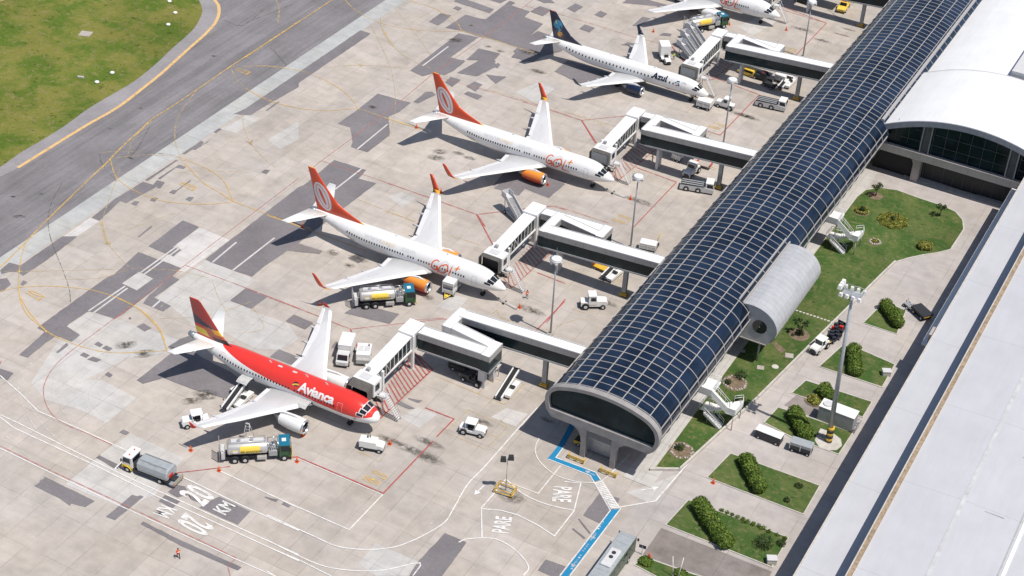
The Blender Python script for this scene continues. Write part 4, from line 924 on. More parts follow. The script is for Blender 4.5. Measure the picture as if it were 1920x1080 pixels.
def airliner(S, loc, rz, label, group=None):
    root = thing('airliner', label, 'airliner', loc, rz, group)
    F = Fus(fine(S['st']))
    b = MB(); N = 40
    rings = [[V((x, ry*sin(2*pi*k/N), zc+rz_*cos(2*pi*k/N))) for k in range(N)] for x, zc, ry, rz_ in F.st]
    b.loft(rings); fus = b.build('fuselage', S['skin'], root)
    tx = S['st'][-1][0]
    zc, ry, rz_ = F.at(tx+.05); b = MB(); q = F.at(tx+1.0)
    b.cyl((tx+1.0, 0, q[0]), (tx-.12, 0, zc), q[2]+.015, rz_+.06, 20); b.build('tail_cone', S.get('cone', M['apu']), fus)
    # belly fairing
    b = MB(); wr = S['wing'][0]; xl = wr[1]+1.2; xr = wr[1]-wr[2]-1.6; R = S['R']
    b.ball(((xl+xr)/2, 0, S['st'][7][1]-R*.68), 1, ((xl-xr)/2, R*.93, R*.52), 24, 12); b.build('belly_fairing', S['skin'], root)
    # windows along the camera side
    wz = S['wz']
    wme = None
    for k in range(S['nw']):
        x = S['wx0'] - k*S['wdx']
        if k in S.get('gaps', ()): continue
        if wme is None:
            q = MB(); ww, wh = S.get('ww', (.14, .2)); zc, ry, rz_ = F.at(x)
            pa, pb = F.phi_z(x, wz+wh), F.phi_z(x, wz-wh)
            pts = []
            for a in range(10):
                aa = 2*pi*a/10; pp = (pa+pb)/2-(pb-pa)/2*sin(aa)
                pts.append(V((ww*cos(aa), -(ry+.02)*sin(pp), zc+(rz_+.02)*cos(pp))))
            q.face(pts); w0 = q.build('cabin_window', M['window'], root, False); w0.location.x = x; wme = w0; wst = (zc, ry)
        else:
            c = wme.copy(); COL.objects.link(c); c.parent = root; zc, ry, rz_ = F.at(x); c.location = (x, wst[1]-ry, zc-wst[0])
    for xa, xb, pa, pb, sk in S['cockpit']:
        for sd in (-1, 1):
            q = MB(); F.patch(q, xa+.09, xb-.12, pa-.035, pb+.05, .010, sd, 3, 3, sk); fr = q.build('cockpit_frame', M['gloss'], root)
            q = MB(); F.patch(q, xa, xb, pa, pb, .03, sd, 3, 3, sk); q.build('cockpit_window', M['window'], fr)
    for xa, w, zt, zb in S['doors']:
        q = MB(); pa, pb = F.phi_z(xa, zt), F.phi_z(xa, zb); e = .05; dp = .05/R
        F.patch(q, xa-w, xa-w+e, pa, pb, .012, -1, 1, 6); F.patch(q, xa-e, xa, pa, pb, .012, -1, 1, 6)
        F.patch(q, xa-w, xa, pa, pa+dp, .012, -1, 3, 1); F.patch(q, xa-w, xa, pb-dp, pb, .012, -1, 3, 1)
        q.build('cabin_door', S.get('dline', M['line']), root)
    # wings
    for sd in (-1, 1):
        b = MB(); wing_mesh(b, S['wing'], sd, 0, 1); wg = b.build('wing', M['wing'], root)
        for ya, yb, f0 in S['flaps']:
            q = MB(); secs = []
            for y in (ya, (ya+yb)/2, yb):
                a = lerp_sec(S['wing'], y); secs.append((y, a[1]-a[2]*f0, a[2]*(1.02-f0), a[3]+.075+a[2]*.008, .09))
            for a in (secs,): q.loft([[V((le, y*sd, z)), V((le-.12, y*sd, z+.05)), V((le-ch, y*sd, z-.02)), V((le-ch, y*sd, z-.06)), V((le, y*sd, z-.06))] for y, le, ch, z, th in a], True, (True, True), False)
            q.build('flap', M['flapg'], wg)
        q = MB(); secs = [lerp_sec(S['wing'], y) for y in (S['wing'][0][0]+1.2, S['wing'][1][0], S['wing'][-1][0]-.4)]
        q.loft([[V((le-.5-ch*.02, y*sd, z+.05+ch*.055*th/.12)), V((le-.12, y*sd, z+.09+ch*.02)), V((le+.06, y*sd, z+.02)), V((le-.1, y*sd, z-.06))] for y, le, ch, z, th in secs], True, (True, True), False)
        q.build('slat', M['gloss'], wg)
        for y in S['fair']:
            a = lerp_sec(S['wing'], y); xt = a[1]-a[2]
            q = MB(); q.ball((xt+.35, y*sd, a[3]-.28), 1, (1.5, .2, .22), 12, 8); q.build('flap_fairing', M['wing'], wg)
        S['tip'](wg, sd)
        # engine
        ex, ey, ez, er, el = S['eng']; q = MB()
        prof_ = [(0,.90),(-.12,.98),(-.5,1.06),(-1.3,1.10),(-2.2,1.07),(-3.0,.97),(-3.6,.86)]
        k = el/3.6
        q.loft([[V((ex+x*k, ey*sd+er*r*cos(2*pi*j/28), ez+er*r*sin(2*pi*j/28)*.98)) for j in range(28)] for x, r in prof_], True, (False, False)); en = q.build('engine_nacelle', S['nac'], root)
        q = MB(); q.loft([[V((ex+x*k, ey*sd+er*r*cos(2*pi*j/28), ez+er*r*sin(2*pi*j/28)*.98)) for j in range(28)] for x, r in ((-.22,1.025),(-.05,.985),(.02,.93),(0,.87),(-.25,.80))], True, (False, False)); q.build('intake_lip', M['lip'], en)
        q = MB(); q.loft([[V((ex+x*k, ey*sd+er*r*cos(2*pi*j/28), ez+er*r*sin(2*pi*j/28)*.98)) for j in range(28)] for x, r in ((-.2,.81),(-.9,.80),(-.92,.02))], True, (False, True)); q.build('fan', M['dark'], en)
        q = MB(); q.cyl((ex-.92*k, ey*sd, ez), (ex-.45*k, ey*sd, ez), er*.28, .03, 14); q.build('spinner', M['lgrey'], en)
        q = MB(); q.cyl((ex-3.2*k, ey*sd, ez), (ex-4.3*k, ey*sd, ez+.05), er*.62, er*.42, 20); q.cyl((ex-4.2*k, ey*sd, ez+.05), (ex-4.9*k, ey*sd, ez+.08), er*.3, .05, 14); q.build('exhaust_nozzle', M['galv'], en)
        a = lerp_sec(S['wing'], ey); q = MB()
        q.loft([[V((x, ey*sd-w, z0)), V((x, ey*sd-w*.7, z1)), V((x, ey*sd+w*.7, z1)), V((x, ey*sd+w, z0))] for x, w, z0, z1 in ((ex-.7*k,.04,ez+er*.9,ez+er*1.08),(ex-1.6*k,.2,ez+er*.85,ez+er*1.35),(a[1]-.1,.22,ez+er*.8,a[3]+.1),(a[1]-1.6,.15,a[3]-.3,a[3]+.12))], True, (True, True), False)
        q.build('pylon', S.get('pylon', M['gloss']), en)
        # main gear and tail planes
        gx, gy = S['gear']; q = MB(); q.cyl((gx, gy*sd, .5), (gx, gy*sd, a[3]), .12, .16, 10); q.tube([(gx, gy*sd, 1.4), (gx+.7, gy*sd*.7, a[3])], .07); g = q.build('main_gear', M['lgrey'], root)
        for dy in (-.32, .32):
            q = MB(); q.wheel((gx, gy*sd+dy, .55), .55, .36); q.use(M['rubber']); w = q.build('wheel', M['rubber'], g)
        q = MB(); wing_mesh(q, S['stab'], sd); q.build('tailplane', M['gloss'], root)
    q = MB(); nx = S['nose_gear']; q.cyl((nx, 0, .4), (nx, 0, 2.0), .09, .11, 10); q.tube([(nx, 0, 1.1), (nx-1.0, 0, 2.0)], .06); g = q.build('nose_gear', M['lgrey'], root)
    for dy in (-.22, .22):
        q = MB(); q.wheel((nx, dy, .38), .38, .24); q.build('wheel', M['rubber'], g)
    # fin
    q = MB(); NZ, NC = 26, 26; fz = S['fin']
    def frow(z):
        for a, c in zip(fz, fz[1:]):
            if a[0] <= z <= c[0]: t = (z-a[0])/(c[0]-a[0]); return tuple(p+(r-p)*t for p, r in zip(a, c))
        return fz[-1]
    z0, z1 = fz[0][0], fz[-1][0]; mats = S['finmats']
    for mm in mats: q.use(mm)
    sides = []
    for sd in (-1, 1):
        g = []
        for i in range(NZ*2+1):
            z = z0+(z1-z0)*i/(NZ*2); _, le, te, th = frow(z); row = []
            for j in range(NC+1):
                u = j/NC; uu = 1-u; x = le+(te-le)*u
                prof_t = th*(1.9*max(u, 0)**.5*(1-u)+.03*u) if 0 < j < NC else 0
                row.append(q.bm.verts.new((x, sd*prof_t, z)))
            g.append(row)
        for i in range(NZ*2):
            for j in range(NC):
                f = q.bm.faces.new((g[i][j], g[i][j+1], g[i+1][j+1], g[i+1][j])); f.smooth = True
                c = f.calc_center_median(); zz0, le, te, th = frow(c.z)
                f.material_index = S['finpick']((c.x-te)/(le-te), (c.z-z0)/(z1-z0), c.x, c.z)
        sides.append(g)
    q.face([r.co.copy() for r in sides[0][-1]] + [r.co.copy() for r in sides[1][-1][-2:0:-1]])
    bmesh.ops.remove_doubles(q.bm, verts=q.bm.verts, dist=.004); q.build('fin', None, root)
    # antennas
    for x in S['ant']:
        q = MB(); zc, ry, rz_ = F.at(x); q.extr([(x+.25, zc+rz_-.03), (x-.25, zc+rz_-.03), (x-.28, zc+rz_+.3), (x-.05, zc+rz_+.3)], -.025, .025); q.build('antenna', M['gloss'], root)
    return root, F

def fus_text(root, F, text, x0, zb, h, mat, name, bold=.02, shear=0.0, space=1.0, wide=1.0):
    gl = glyphs(text, bold, max(3, int(h/.25)), shear, space); q = MB(); R = F.at(x0)[2]; p0 = F.phi_z(x0, zb)
    put_glyphs(q, gl, lambda x, y: F.surf(x0+x*h*wide, p0-y*h/R, .025)); return q.build(name, mat, root)
def fus_stroke(root, F, pts, w, mat, name, x0, zb, s, R=None, off=.028):
    """hand-drawn stroke in fuselage space: (u along, v up) in metres"""
    p0 = F.phi_z(x0, zb); R = F.at(x0)[2]; q = MB()
    P = catmull([V((a*s, c*s, 0)) for a, c in pts], 6); n = len(P); va, vb = [], []
    for k in range(n):
        t = (P[min(k+1, n-1)]-P[max(k-1, 0)]).normalized(); nn = V((-t.y, t.x, 0))*w/2*(.55+.45*sin(pi*(k+.7)/(n+.4)))
        for arr, pp in ((va, P[k]+nn), (vb, P[k]-nn)): arr.append(q.bm.verts.new(F.surf(x0+pp.x, p0-pp.y/R, off)))
    for k in range(n-1): q.bm.faces.new((va[k], va[k+1], vb[k+1], vb[k]))
    return q.build(name, mat, root)

def winglet(mats, pts, th=.09):
    """upswept tip; pts = sections (y, z, le, te)"""
    def f(wg, sd):
        for (mm, lo, hi), nm in zip(mats, ['winglet']*9):
            q = MB(); rs = []
            for y, z, le, te in pts[lo:hi+1]:
                k = pts.index((y, z, le, te)); a = pts[max(k-1, 0)]; c = pts[min(k+1, len(pts)-1)]
                t = V((0, c[0]-a[0], c[1]-a[1])).normalized(); n = V((0, -t.z, t.y)); n.y *= sd
                P = V((0, y*sd, z)); h = th*(le-te)*.5
                rs.append([P+V((le,0,0)), P+V((le*.7+te*.3,0,0))+n*h, P+V((te,0,0)), P+V((le*.7+te*.3,0,0))-n*h])
            q.loft(rs, True, (True, True), True); q.build(nm, mm, wg)
    return f
def no_tip(wg, sd): pass
def fence(wg, sd):
    q = MB(); q.extr([(-19.8,5.0),(-20.6,5.45),(-21.1,5.5),(-20.8,4.95),(-20.9,4.6),(-20.4,4.65)], sd*17.0-.05, sd*17.0+.05); q.build('wing_fence', M['redp'], wg)

ST737 = [(0,2.78,.03,.03),(-.12,2.79,.24,.22),(-.6,2.86,.58,.52),(-1.4,3.02,.98,.92),(-2.4,3.22,1.32,1.36),(-3.4,3.36,1.56,1.70),(-5.0,3.42,1.80,1.93),(-7.0,3.43,1.88,2.0),(-12,3.43,1.88,2.0),(-18,3.43,1.88,2.0),(-24.5,3.43,1.88,2.0),(-27.5,3.52,1.80,1.88),(-30.5,3.80,1.55,1.58),(-33.5,4.22,1.12,1.14),(-36,4.60,.68,.70),(-37.6,4.82,.36,.38),(-38.3,4.90,.2,.2)]
WG737 = [(1.4,-12.6,8.6,2.15,.13),(5.6,-15.6,5.1,2.65,.115),(11.5,-19.3,3.3,3.35,.10),(17.0,-22.7,1.7,4.1,.09)]
TIP737 = [(17.0,4.1,-22.7,-24.35),(17.3,4.18,-22.95,-24.4),(17.58,4.45,-23.25,-24.55),(17.72,4.85,-23.55,-24.75),(17.85,5.5,-24.0,-25.05),(17.95,6.2,-24.45,-25.35),(18.05,6.95,-24.95,-25.6)]
FIN737 = [(4.9,-25.9,-36.7,.02),(5.4,-27.1,-36.95,.10),(6.0,-28.8,-37.1,.2),(6.7,-30.6,-37.25,.28),(7.15,-31.5,-37.33,.3),(7.8,-32.7,-37.45,.29),(8.9,-33.75,-37.7,.26),(9.95,-34.7,-37.9,.23),(11.4,-35.9,-38.25,.19),(13.25,-37.3,-38.72,.12)]
S737 = dict(st=ST737, R=1.88, skin=M['skin_w'], wz=3.78, nw=46, wx0=-6.9, wdx=.51, gaps=(18, 22), wing=WG737, flaps=[(2.2,5.4,.70),(5.8,12.4,.70),(12.8,16.6,.72)], fair=(4.6,8.2,11.4),
            stab=[(.5,-34.4,4.0,5.15,.09),(7.15,-38.0,1.4,5.95,.08)], eng=(-11.6,4.83,1.55,1.02,4.4), nac=M['nac_o'], gear=(-19.6,2.9), nose_gear=-4.2, fin=FIN737, ant=(-11,-21),
            cockpit=[(-1.5,-2.45,.05,.70,-.1),(-1.7,-2.75,.77,1.16,-.1),(-2.2,-3.2,1.22,1.44,-.05)], doors=[(-4.6,.85,4.35,2.5),(-32.3,.8,4.7,3.0)],
            tip=winglet([(M['winglet_y'],0,2),(M['oran'],2,6)], TIP737), finmats=[ring_fin('orange_fin_rings', -35.75, 8.25, RAD(117), 2.75, 1.45), M['oran'], M['winglet_y']], finpick=lambda u, v, x, z: 2 if (x > -28.0 and u > .55) else 0)
ORA = M['orange_logo'] = paint('logo_orange', (.80, .13, .03), .4, var=.03)
def gol(root, F, plus, web, reg, x0=-13.1):
    zb = 2.75
    fus_stroke(root, F, [(1.15,1.75),(.75,1.9),(.3,1.6),(.05,1.0),(.2,.45),(.6,.3),(.95,.6),(1.05,.95),(.7,.95),(1.0,.95),(1.1,.3),(.95,-.1)], .24, ORA, 'logo_letter', x0, zb, 1.15)
    fus_stroke(root, F, [(2.15,1.65),(1.6,1.3),(1.3,.7),(1.45,.15),(1.95,.2),(2.5,.7),(2.7,1.3),(2.45,1.7),(2.1,1.6),(1.9,1.3)], .24, ORA, 'logo_letter', x0, zb, 1.15)
    fus_stroke(root, F, [(3.35,1.8),(3.15,1.0),(2.95,.2),(3.1,.0),(3.6,.05),(4.2,-.1)], .24, ORA, 'logo_letter', x0, zb, 1.15)
    fus_stroke(root, F, [(1.75,1.95),(2.2,2.05),(2.65,1.6),(2.55,1.0),(2.1,.45),(1.6,.35),(1.35,.8),(1.5,1.5),(1.8,1.95)], .16, M['pale_letters'], 'logo_oval', x0, zb, 1.2, off=.024)
    if plus:
        fus_stroke(root, F, [(3.75,1.55),(4.1,1.7),(4.6,1.75)], .2, M['winglet_y'], 'logo_plus', x0, zb, 1.15); fus_stroke(root, F, [(4.3,2.15),(4.15,1.7),(4.0,1.2)], .2, ORA, 'logo_plus', x0, zb, 1.15)
    if web:
        fus_text(root, F, 'www.', -26.4, 4.35, .6, M['pale_letters'], 'web_lettering', .01, wide=1.25); fus_text(root, F, 'voegol', -23.4, 4.2, .95, M['pale_orange'], 'web_lettering', .01, wide=1.15); fus_text(root, F, '.com', -19.3, 4.35, .6, M['pale_letters'], 'web_lettering', .01, wide=1.25)
    if reg:
        fus_text(root, F, 'PR-'+reg, -29.9, 3.0, .26, M['dark'], 'registration', .01, wide=1.3)
        for sd, yy in ((-1, 9.4), (1, 9.0)):
            a = lerp_sec(WG737, yy); q = MB(); gl = glyphs(reg, .01, space=1.25)
            h = .62
            if sd < 0: fn = lambda x, y: V((a[1]-a[2]*.52+y*h+(x-1.4)*h*-.42*-1, -(yy-(x-1.2)*h*1.0), a[3]+.045*a[2]+.09-(x-1.2)*.06))
            else: fn = lambda x, y: V((a[1]-a[2]*.52+y*h+(x-1.4)*h*.42, (yy-(x-1.2)*h), a[3]+.045*a[2]+.09-(x-1.2)*.06))
            put_glyphs(q, gl, fn); q.build('wing_registration', M['line'], root)
p2 = V((-18.785, 2.346, 0)); p3 = V((-18.70, 42.66, 0))
r, F = airliner(S737, p2, -.0015, 'white airliner with orange ringed tail, just beyond the red airliner', None); gol(r, F, True, True, 'GXA')
r, F = airliner(S737, p3, .0, 'white airliner with orange ringed tail, just before the blue tailed airliner', None); gol(r, F, True, True, 'GXO')
S7 = dict(S737); S7.update(tip=no_tip, nac=M['gloss'], st=ST737)
r, F = airliner(S7, V((-18.1, 123.7, 0)), -.01, 'white airliner with plain wing tips and white engines at the far edge', None); gol(r, F, False, False, None, -13.4)

# red airliner
ST319 = [(0,3.12,.03,.03),(-.08,3.13,.35,.32),(-.45,3.2,.82,.78),(-1.1,3.34,1.22,1.2),(-2.0,3.52,1.56,1.6),(-3.2,3.66,1.82,1.92),(-4.8,3.72,1.95,2.05),(-7,3.72,1.98,2.07),(-12,3.72,1.98,2.07),(-18,3.72,1.98,2.07),(-22,3.74,1.97,2.05),(-24.5,3.9,1.84,1.9),(-27,4.2,1.55,1.58),(-29.5,4.58,1.15,1.18),(-31.7,4.95,.75,.78),(-33.2,5.18,.45,.46),(-33.9,5.27,.3,.3)]
WG319 = [(1.5,-10.2,7.9,2.55,.14),(6.3,-13.3,4.6,3.1,.12),(11.5,-16.1,3.1,3.95,.105),(16.8,-19.3,1.55,4.95,.09)]
def fin319(u, v, x, z):
    # u: 0 trailing edge .. 1 leading edge; v: 0 root .. 1 tip
    if v > .62: return 0
    if .36 < v < .60 and u < .82-.85*(v-.36)/.24+.12: return 1
    if v > .37: return 0
    if .12 < v <= .37:
        if u < .40+.1*(.3-v): return 2 if v < .29 else 6
        if u > .74 and v > .25: return 4
        return 3 if v > .17 or u < .55 else 5
    return 5 if u > .52 else 6
S319 = dict(st=ST319, R=1.98, skin=M['skin_r'], wz=4.1, nw=40, wx0=-6.6, wdx=.53, gaps=(14,), ww=(.13,.19), wing=WG319, flaps=[(2.3,6.1,.70),(6.5,13.0,.70),(13.3,16.4,.72)], fair=(6.0,9.4,12.6),
            stab=[(.6,-28.3,3.7,5.3,.09),(6.22,-31.9,1.5,6.0,.08)], eng=(-8.9,5.75,1.75,1.12,4.3), nac=M['gloss'], gear=(-16.6,3.8), nose_gear=-5.0, fin=[(5.3,-23.9,-32.4,.02),(5.86,-26.2,-32.5,.2),(6.45,-27.0,-32.62,.3),(7.6,-28.15,-32.85,.3),(9.15,-29.3,-33.05,.25),(10.7,-30.4,-33.28,.2),(12.0,-31.4,-33.48,.14),(12.25,-31.8,-33.5,.1)], ant=(-9,-12.5,-19),
            finmats=[M['maroon'], M['navy'], M['vyel'], M['terra'], M['winglet_y'], paint('tail_black', (.035,.02,.025), .3), M['avred']], finpick=fin319, tip=fence, dline=M['dline'],
            cockpit=[(-1.3,-2.1,.06,.64,-.1),(-1.5,-2.38,.74,1.08,-.1),(-1.9,-2.8,1.18,1.42,-.05)], doors=[(-5.2,.85,4.9,2.9),(-26.3,.8,5.2,3.5)])
r, F = airliner(S319, V((-18.26, -36.52, 0)), .010, 'red and white airliner with a multicoloured tail at the nearest stand')
fus_text(r, F, 'Avianca', -13.0, 4.25, 1.55, M['gloss'], 'airline_lettering', .035, .12, .96)
for pts, mm in (([(0,0),(.35,.25),(.75,.3)], M['navy']), ([(-.1,-.25),(.4,0),(1.0,.05)], M['vyel']), ([(.25,-.2),(.7,-.1),(1.05,-.05)], M['dark'])): fus_stroke(r, F, pts, .24, mm, 'bird_emblem', -13.9, 5.0, 1.0)
fus_stroke(r, F, [(.3,0),(.75,.02)], .34, M['grey'], 'flag', -3.6, 3.15, 1.0, off=.03)
for x in (-15.0, -17.6):
    q = MB(); F.patch(q, x, x+.75, -.06, .10, .02, -1, 2, 2); q.build('roof_panel', M['lgrey'], r)
for x, lab in ((-10.4, 0), (-20.9, 1)):                     # open hold doors
    q = MB(); p0 = F.phi_z(x, 3.25); P = [F.surf(x, p0, .03), F.surf(x-1.9, p0, .03)]
    pr = [V((0, 0, 0)), V((0, -.75, .12)), V((0, -1.35, .02)), V((0, -1.75, -.22))]
    for e0, e1 in ((0, .06),):
        rows = [[V((P[0].x-1.9*i/2, P[0].y+d.y, P[0].z+d.z+zz)) for d in pr] for i in range(3) for zz in (0,)]
        vs = [[q.bm.verts.new(p) for p in row] for row in rows]
        for i in range(2):
            for j in range(3): q.bm.faces.new((vs[i][j], vs[i+1][j], vs[i+1][j+1], vs[i][j+1]))
    bmesh.ops.solidify(q.bm, geom=q.bm.faces[:], thickness=.09); q.build('hold_door', M['gloss'], r)
    q = MB(); F.patch(q, x, x-1.9, p0+.02, p0+.72, .012, -1, 2, 4); q.build('hold_opening', M['black_p'], r)

# blue tailed airliner
ST195 = [(0,2.5,.03,.03),(-.1,2.51,.2,.18),(-.6,2.6,.5,.46),(-1.5,2.78,.86,.86),(-2.6,2.98,1.17,1.24),(-3.8,3.1,1.38,1.5),(-5.4,3.14,1.5,1.64),(-7.5,3.15,1.52,1.68),(-13,3.15,1.52,1.68),(-19,3.15,1.52,1.68),(-25,3.15,1.52,1.68),(-28,3.25,1.45,1.56),(-31,3.52,1.2,1.27),(-33.5,3.85,.88,.92),(-35.6,4.15,.55,.58),(-37,4.35,.3,.32),(-37.5,4.4,.2,.2)]
WG195 = [(1.2,-13.2,7.2,1.95,.13),(4.7,-15.7,4.4,2.4,.115),(9,-18.3,2.9,3.0,.10),(13.3,-20.9,1.6,3.7,.09)]
TIP195 = [(13.3,3.7,-20.9,-22.45),(13.6,3.8,-21.2,-22.55),(13.9,4.1,-21.6,-22.75),(14.1,4.6,-22.1,-23.05),(14.3,5.3,-22.7,-23.35)]
def fin195(u, v, x, z):
    a = (x+34.5)/1.05; c = (z-7.7)/1.3
    if a*a+c*c < 1:
        k = int((math.atan2(c, a)+pi)/(2*pi)*9+(abs(a)*2 % 2)); return (1, 1, 0, 1, 1, 0, 1, 1, 2)[k % 9] if a*a+c*c > .2 else 1
    if ((x+33.9)**2+(z-6.0)**2) < .35: return 3 if int(x*4+z*5) % 2 else 2
    return 0
S195 = dict(st=ST195, R=1.52, skin=M['skin_a'], wz=3.5, nw=32, wx0=-7.2, wdx=.79, ww=(.15,.23), wing=WG195, flaps=[(1.9,4.4,.70),(4.9,10,.70),(10.3,13,.72)], fair=(4.2,6.8,9.4), stab=[(.4,-33.2,3.4,4.55,.09),(6.0,-36.4,1.4,5.2,.08)],
            eng=(-12.3,4.4,1.4,.9,3.5), nac=M['navy'], pylon=M['gloss'], gear=(-18.6,2.9), nose_gear=-3.6, fin=[(4.4,-27.6,-35.3,.02),(5.0,-28.9,-35.45,.12),(5.5,-29.9,-35.55,.2),(6.4,-31.5,-35.8,.26),(7.9,-33.0,-36.1,.24),(10.6,-35.2,-36.75,.12)], ant=(-12,-22),
            finmats=[M['navy'], paint('bird_blue', (.05,.33,.55), .35), M['vyel'], M['redp']], finpick=fin195, tip=winglet([(M['gloss'],0,1),(M['navy'],1,4)], TIP195), cone=M['galv'],
            cockpit=[(-1.45,-2.4,.05,.66,-.1),(-1.7,-2.7,.73,1.12,-.1),(-2.1,-3.1,1.18,1.42,-.05)], doors=[(-4.7,.75,4.2,2.4),(-30.8,.7,4.4,2.9)])
r, F = airliner(S195, V((-17.3, 82.6, 0)), -.020, 'white airliner with a dark blue tail and small blue engines')
fus_text(r, F, 'Azul', -12.0, 3.3, 1.35, M['navy'], 'airline_lettering', .04, .15, 1.0)
for a, c, mm in ((0,0,M['bluep']),(.3,.28,M['navy']),(.55,-.05,M['bluep']),(.2,-.38,M['redp']),(.5,.35,M['lightblue']),(.62,-.32,M['dark'])): fus_stroke(r, F, [(a,c),(a+.17,c+.05),(a+.34,c)], .26, mm, 'map_emblem', -6.9, 3.75, 1.15)
fus_stroke(r, F, [(0,0),(.2,.02)], .2, M['navy'], 'lettering_dot', -8.1, 3.6, 1.0); fus_stroke(r, F, [(0,0),(.9,.02)], .09, M['line'], 'small_lettering', -5.3, 4.1, 1.0)

# ------------------------------------------------------------------ boarding bridges
def bar(mb, a, c, w, h, z0, z1):
    """box-section body between plan points a and c; underside heights z0 -> z1, height h"""
    a, c = V((a[0], a[1], 0)), V((c[0], c[1], 0)); d = (c-a).normalized(); n = V((-d.y, d.x, 0))*w/2
    rs = [[p+n+V((0,0,z)), p-n+V((0,0,z)), p-n+V((0,0,z+h)), p+n+V((0,0,z+h))] for p, z in ((a, z0), (c, z1))]
    mb.loft(rs, True, (True, True), False)
def corridor(root, a, c, w, r0, r1):
    """walkway with dark glazing, pale fascia and white roof; r0, r1 = roof heights at its ends"""
    b = MB(); bar(b, a, c, w-.16, 2.0, r0-3.0, r1-3.0); g = b.build('corridor_glazing', M['bglass'], root)
    b = MB(); bar(b, a, c, w+.1, .25, r0-3.2, r1-3.2); b.build('corridor_floor', M['galv'], root)
    b = MB(); bar(b, a, c, w, .98, r0-1.02, r1-1.02); b.build('corridor_fascia', M['fascia'], root)
    b = MB(); bar(b, a, c, w-.3, .1, r0-.05, r1-.05); b.build('corridor_roof', M['broof'], root)
    b = MB(); d = (V(c)-V(a)).normalized(); n = V((-d.y, d.x))*(w/2-.06)
    for s in (-1, 1): bar(b, V(a)+n*s, V(c)+n*s, .12, .18, r0-.05, r1-.05)
    b.build('corridor_roof_rail', M['lgrey'], root)
def bridge(label, yc, m, cab_y, hood_kind, dx=0.0, steps=True):
    """yc = centre line of the fixed walkway, m = which side the ramp folds to"""
    root = thing('boarding_bridge', label, 'boarding bridge', (0, yc, 0))
    yA, yB, yC = 0, (4.55 if m > 0 else -3.3), (6.5 if m > 0 else -5.3)
    xl, xr = -19.2, -9.6
    corridor(root, (3.6, yA), (xl+1.1, yA), 2.45 if m > 0 else 2.1, 9.35, 7.85)
    w2 = 1.6 if m > 0 else 1.9
    corridor(root, (xl+.85, yA-m*1.18), (xl+.85, yB+m*w2/2), 1.75, 7.84, 7.84)
    corridor(root, (xl+1.7, yB), (xr-1.4, yB), w2, 7.8, 7.02)
    corridor(root, (xr-.75, yB-m*w2/2), (xr-.75, yC+m*1.08), 1.6, 7.0, 7.0)
    corridor(root, (xr-1.5, yC), (-22.2, yC), 2.15, 6.98, 6.4)
    b = MB(); b.box((-3.2, 0, 2.95), (.75, .6, 5.9)); col = b.build('support_column', M['grey'], root)
    b = MB(); b.box((-3.2, 0, .3), (1.25, 1.1, .25)); b.box((-3.2, 0, .62), (1.2, 1.05, .12)); b.build('bumper', M['yellow'], col)
    b = MB(); b.box((-15.6, yA+m*.2, 2.1), (.5, 1.6, 4.4)) if m > 0 else b.box((-11.2, yC, 1.9), (1.2, .7, 3.8)); b.build('support_column', M['lgrey'], root)
    # rotunda: white roof slab and the tall blade
    ry0, ry1 = (yC+m*1.35, yC-m*2.2) if m > 0 else (yC+1.35, yC-2.25)
    hi, lo = max(ry0, ry1), min(ry0, ry1)
    xr0 = -25.0+dx
    b = MB(); b.box(((xr0-22.35)/2, (hi+lo)/2, 6.5), (abs(xr0+22.35), hi-lo, .3)); b.build('rotunda_roof', M['broof'], root)
    b = MB(); b.box(((xr0-22.35)/2, (hi+lo)/2+.1, 4.8), (abs(xr0+22.35)-.3, hi-lo-.5, 3.0)); b.build('rotunda_wall', M['lgrey'], root)
    b = MB(); b.box((-22.45, lo+.25, 3.2), (.35, .5, 6.4)); b.build('rotunda_blade', M['white'], root)
    b = MB(); b.cyl((-23.7, (hi+lo)/2, 0), (-23.7, (hi+lo)/2, 3.4), .55, .55, 16); b.build('rotunda_column', M['lgrey'], root)
    # telescopic tunnel
    ye = cab_y - yc; x0 = -23.75+dx/2; xe = x0 + .35
    b = MB(); bar(b, (x0, lo+.15), (xe, ye+1.3), 2.35, .16, 6.1, 5.95); b.build('tunnel_roof', M['broof'], root)
    b = MB(); bar(b, (x0, lo+.15), (xe, ye+4.3), 1.95, 2.3, 3.75, 3.65); tg = b.build('tunnel_glazing', M['bglass'], root)
    b = MB(); bar(b, (x0, ye+4.4), (xe, ye+1.0), 1.6, 2.2, 3.7, 3.6); b.build('inner_tunnel', M['grey'], root)
    b = MB(); L = lo-ye-1.3; nn = max(6, int(L/1.15))
    for k in range(nn+1):
        y = lo-.1-k*L/nn
        for s in (-1, 1):
            b.box((x0+.35*k/nn+s*1.07, y, 4.9), (.1, .12, 2.3))
            if k < nn and k > nn*.45: b.tube([(x0+.35*k/nn+s*1.09, y, 3.85), (x0+.35*k/nn+s*1.09, y-L/nn, 6.0)], .05, 5)
    for s in (-1, 1): b.box(((x0+xe)/2+s*1.08, (lo+ye+1.3)/2, 3.68), (.2, L, .28))
    b.build('tunnel_truss', M['white'], root)
    # drive column with wheels
    yd = ye+3.2
    b = MB()
    for s in (-1, 1): b.box((xe+s*1.45, yd, 3.2), (.3, .45, 5.6))
    b.box((xe, yd, .95), (3.2, .6, .4)); dr = b.build('drive_frame', M['white'], root)
    for s in (-.5, .5):
        b = MB(); b.cyl((xe+s-.18, yd, .55), (xe+s+.18, yd, .55), .55, .55, 16); b.build('wheel', M['rubber'], dr)
    # cab and hood
    b = MB(); b.box((xe+.35, ye+.7, 4.9), (3.7, 2.2, 2.5), bev=.08); cb = b.build('cab', M['white'], root)
    b = MB(); b.box((xe+.1, ye+.7, 6.19), (1.7, 1.3, .08)); b.build('roof_hatch', M['lgrey'], cb)
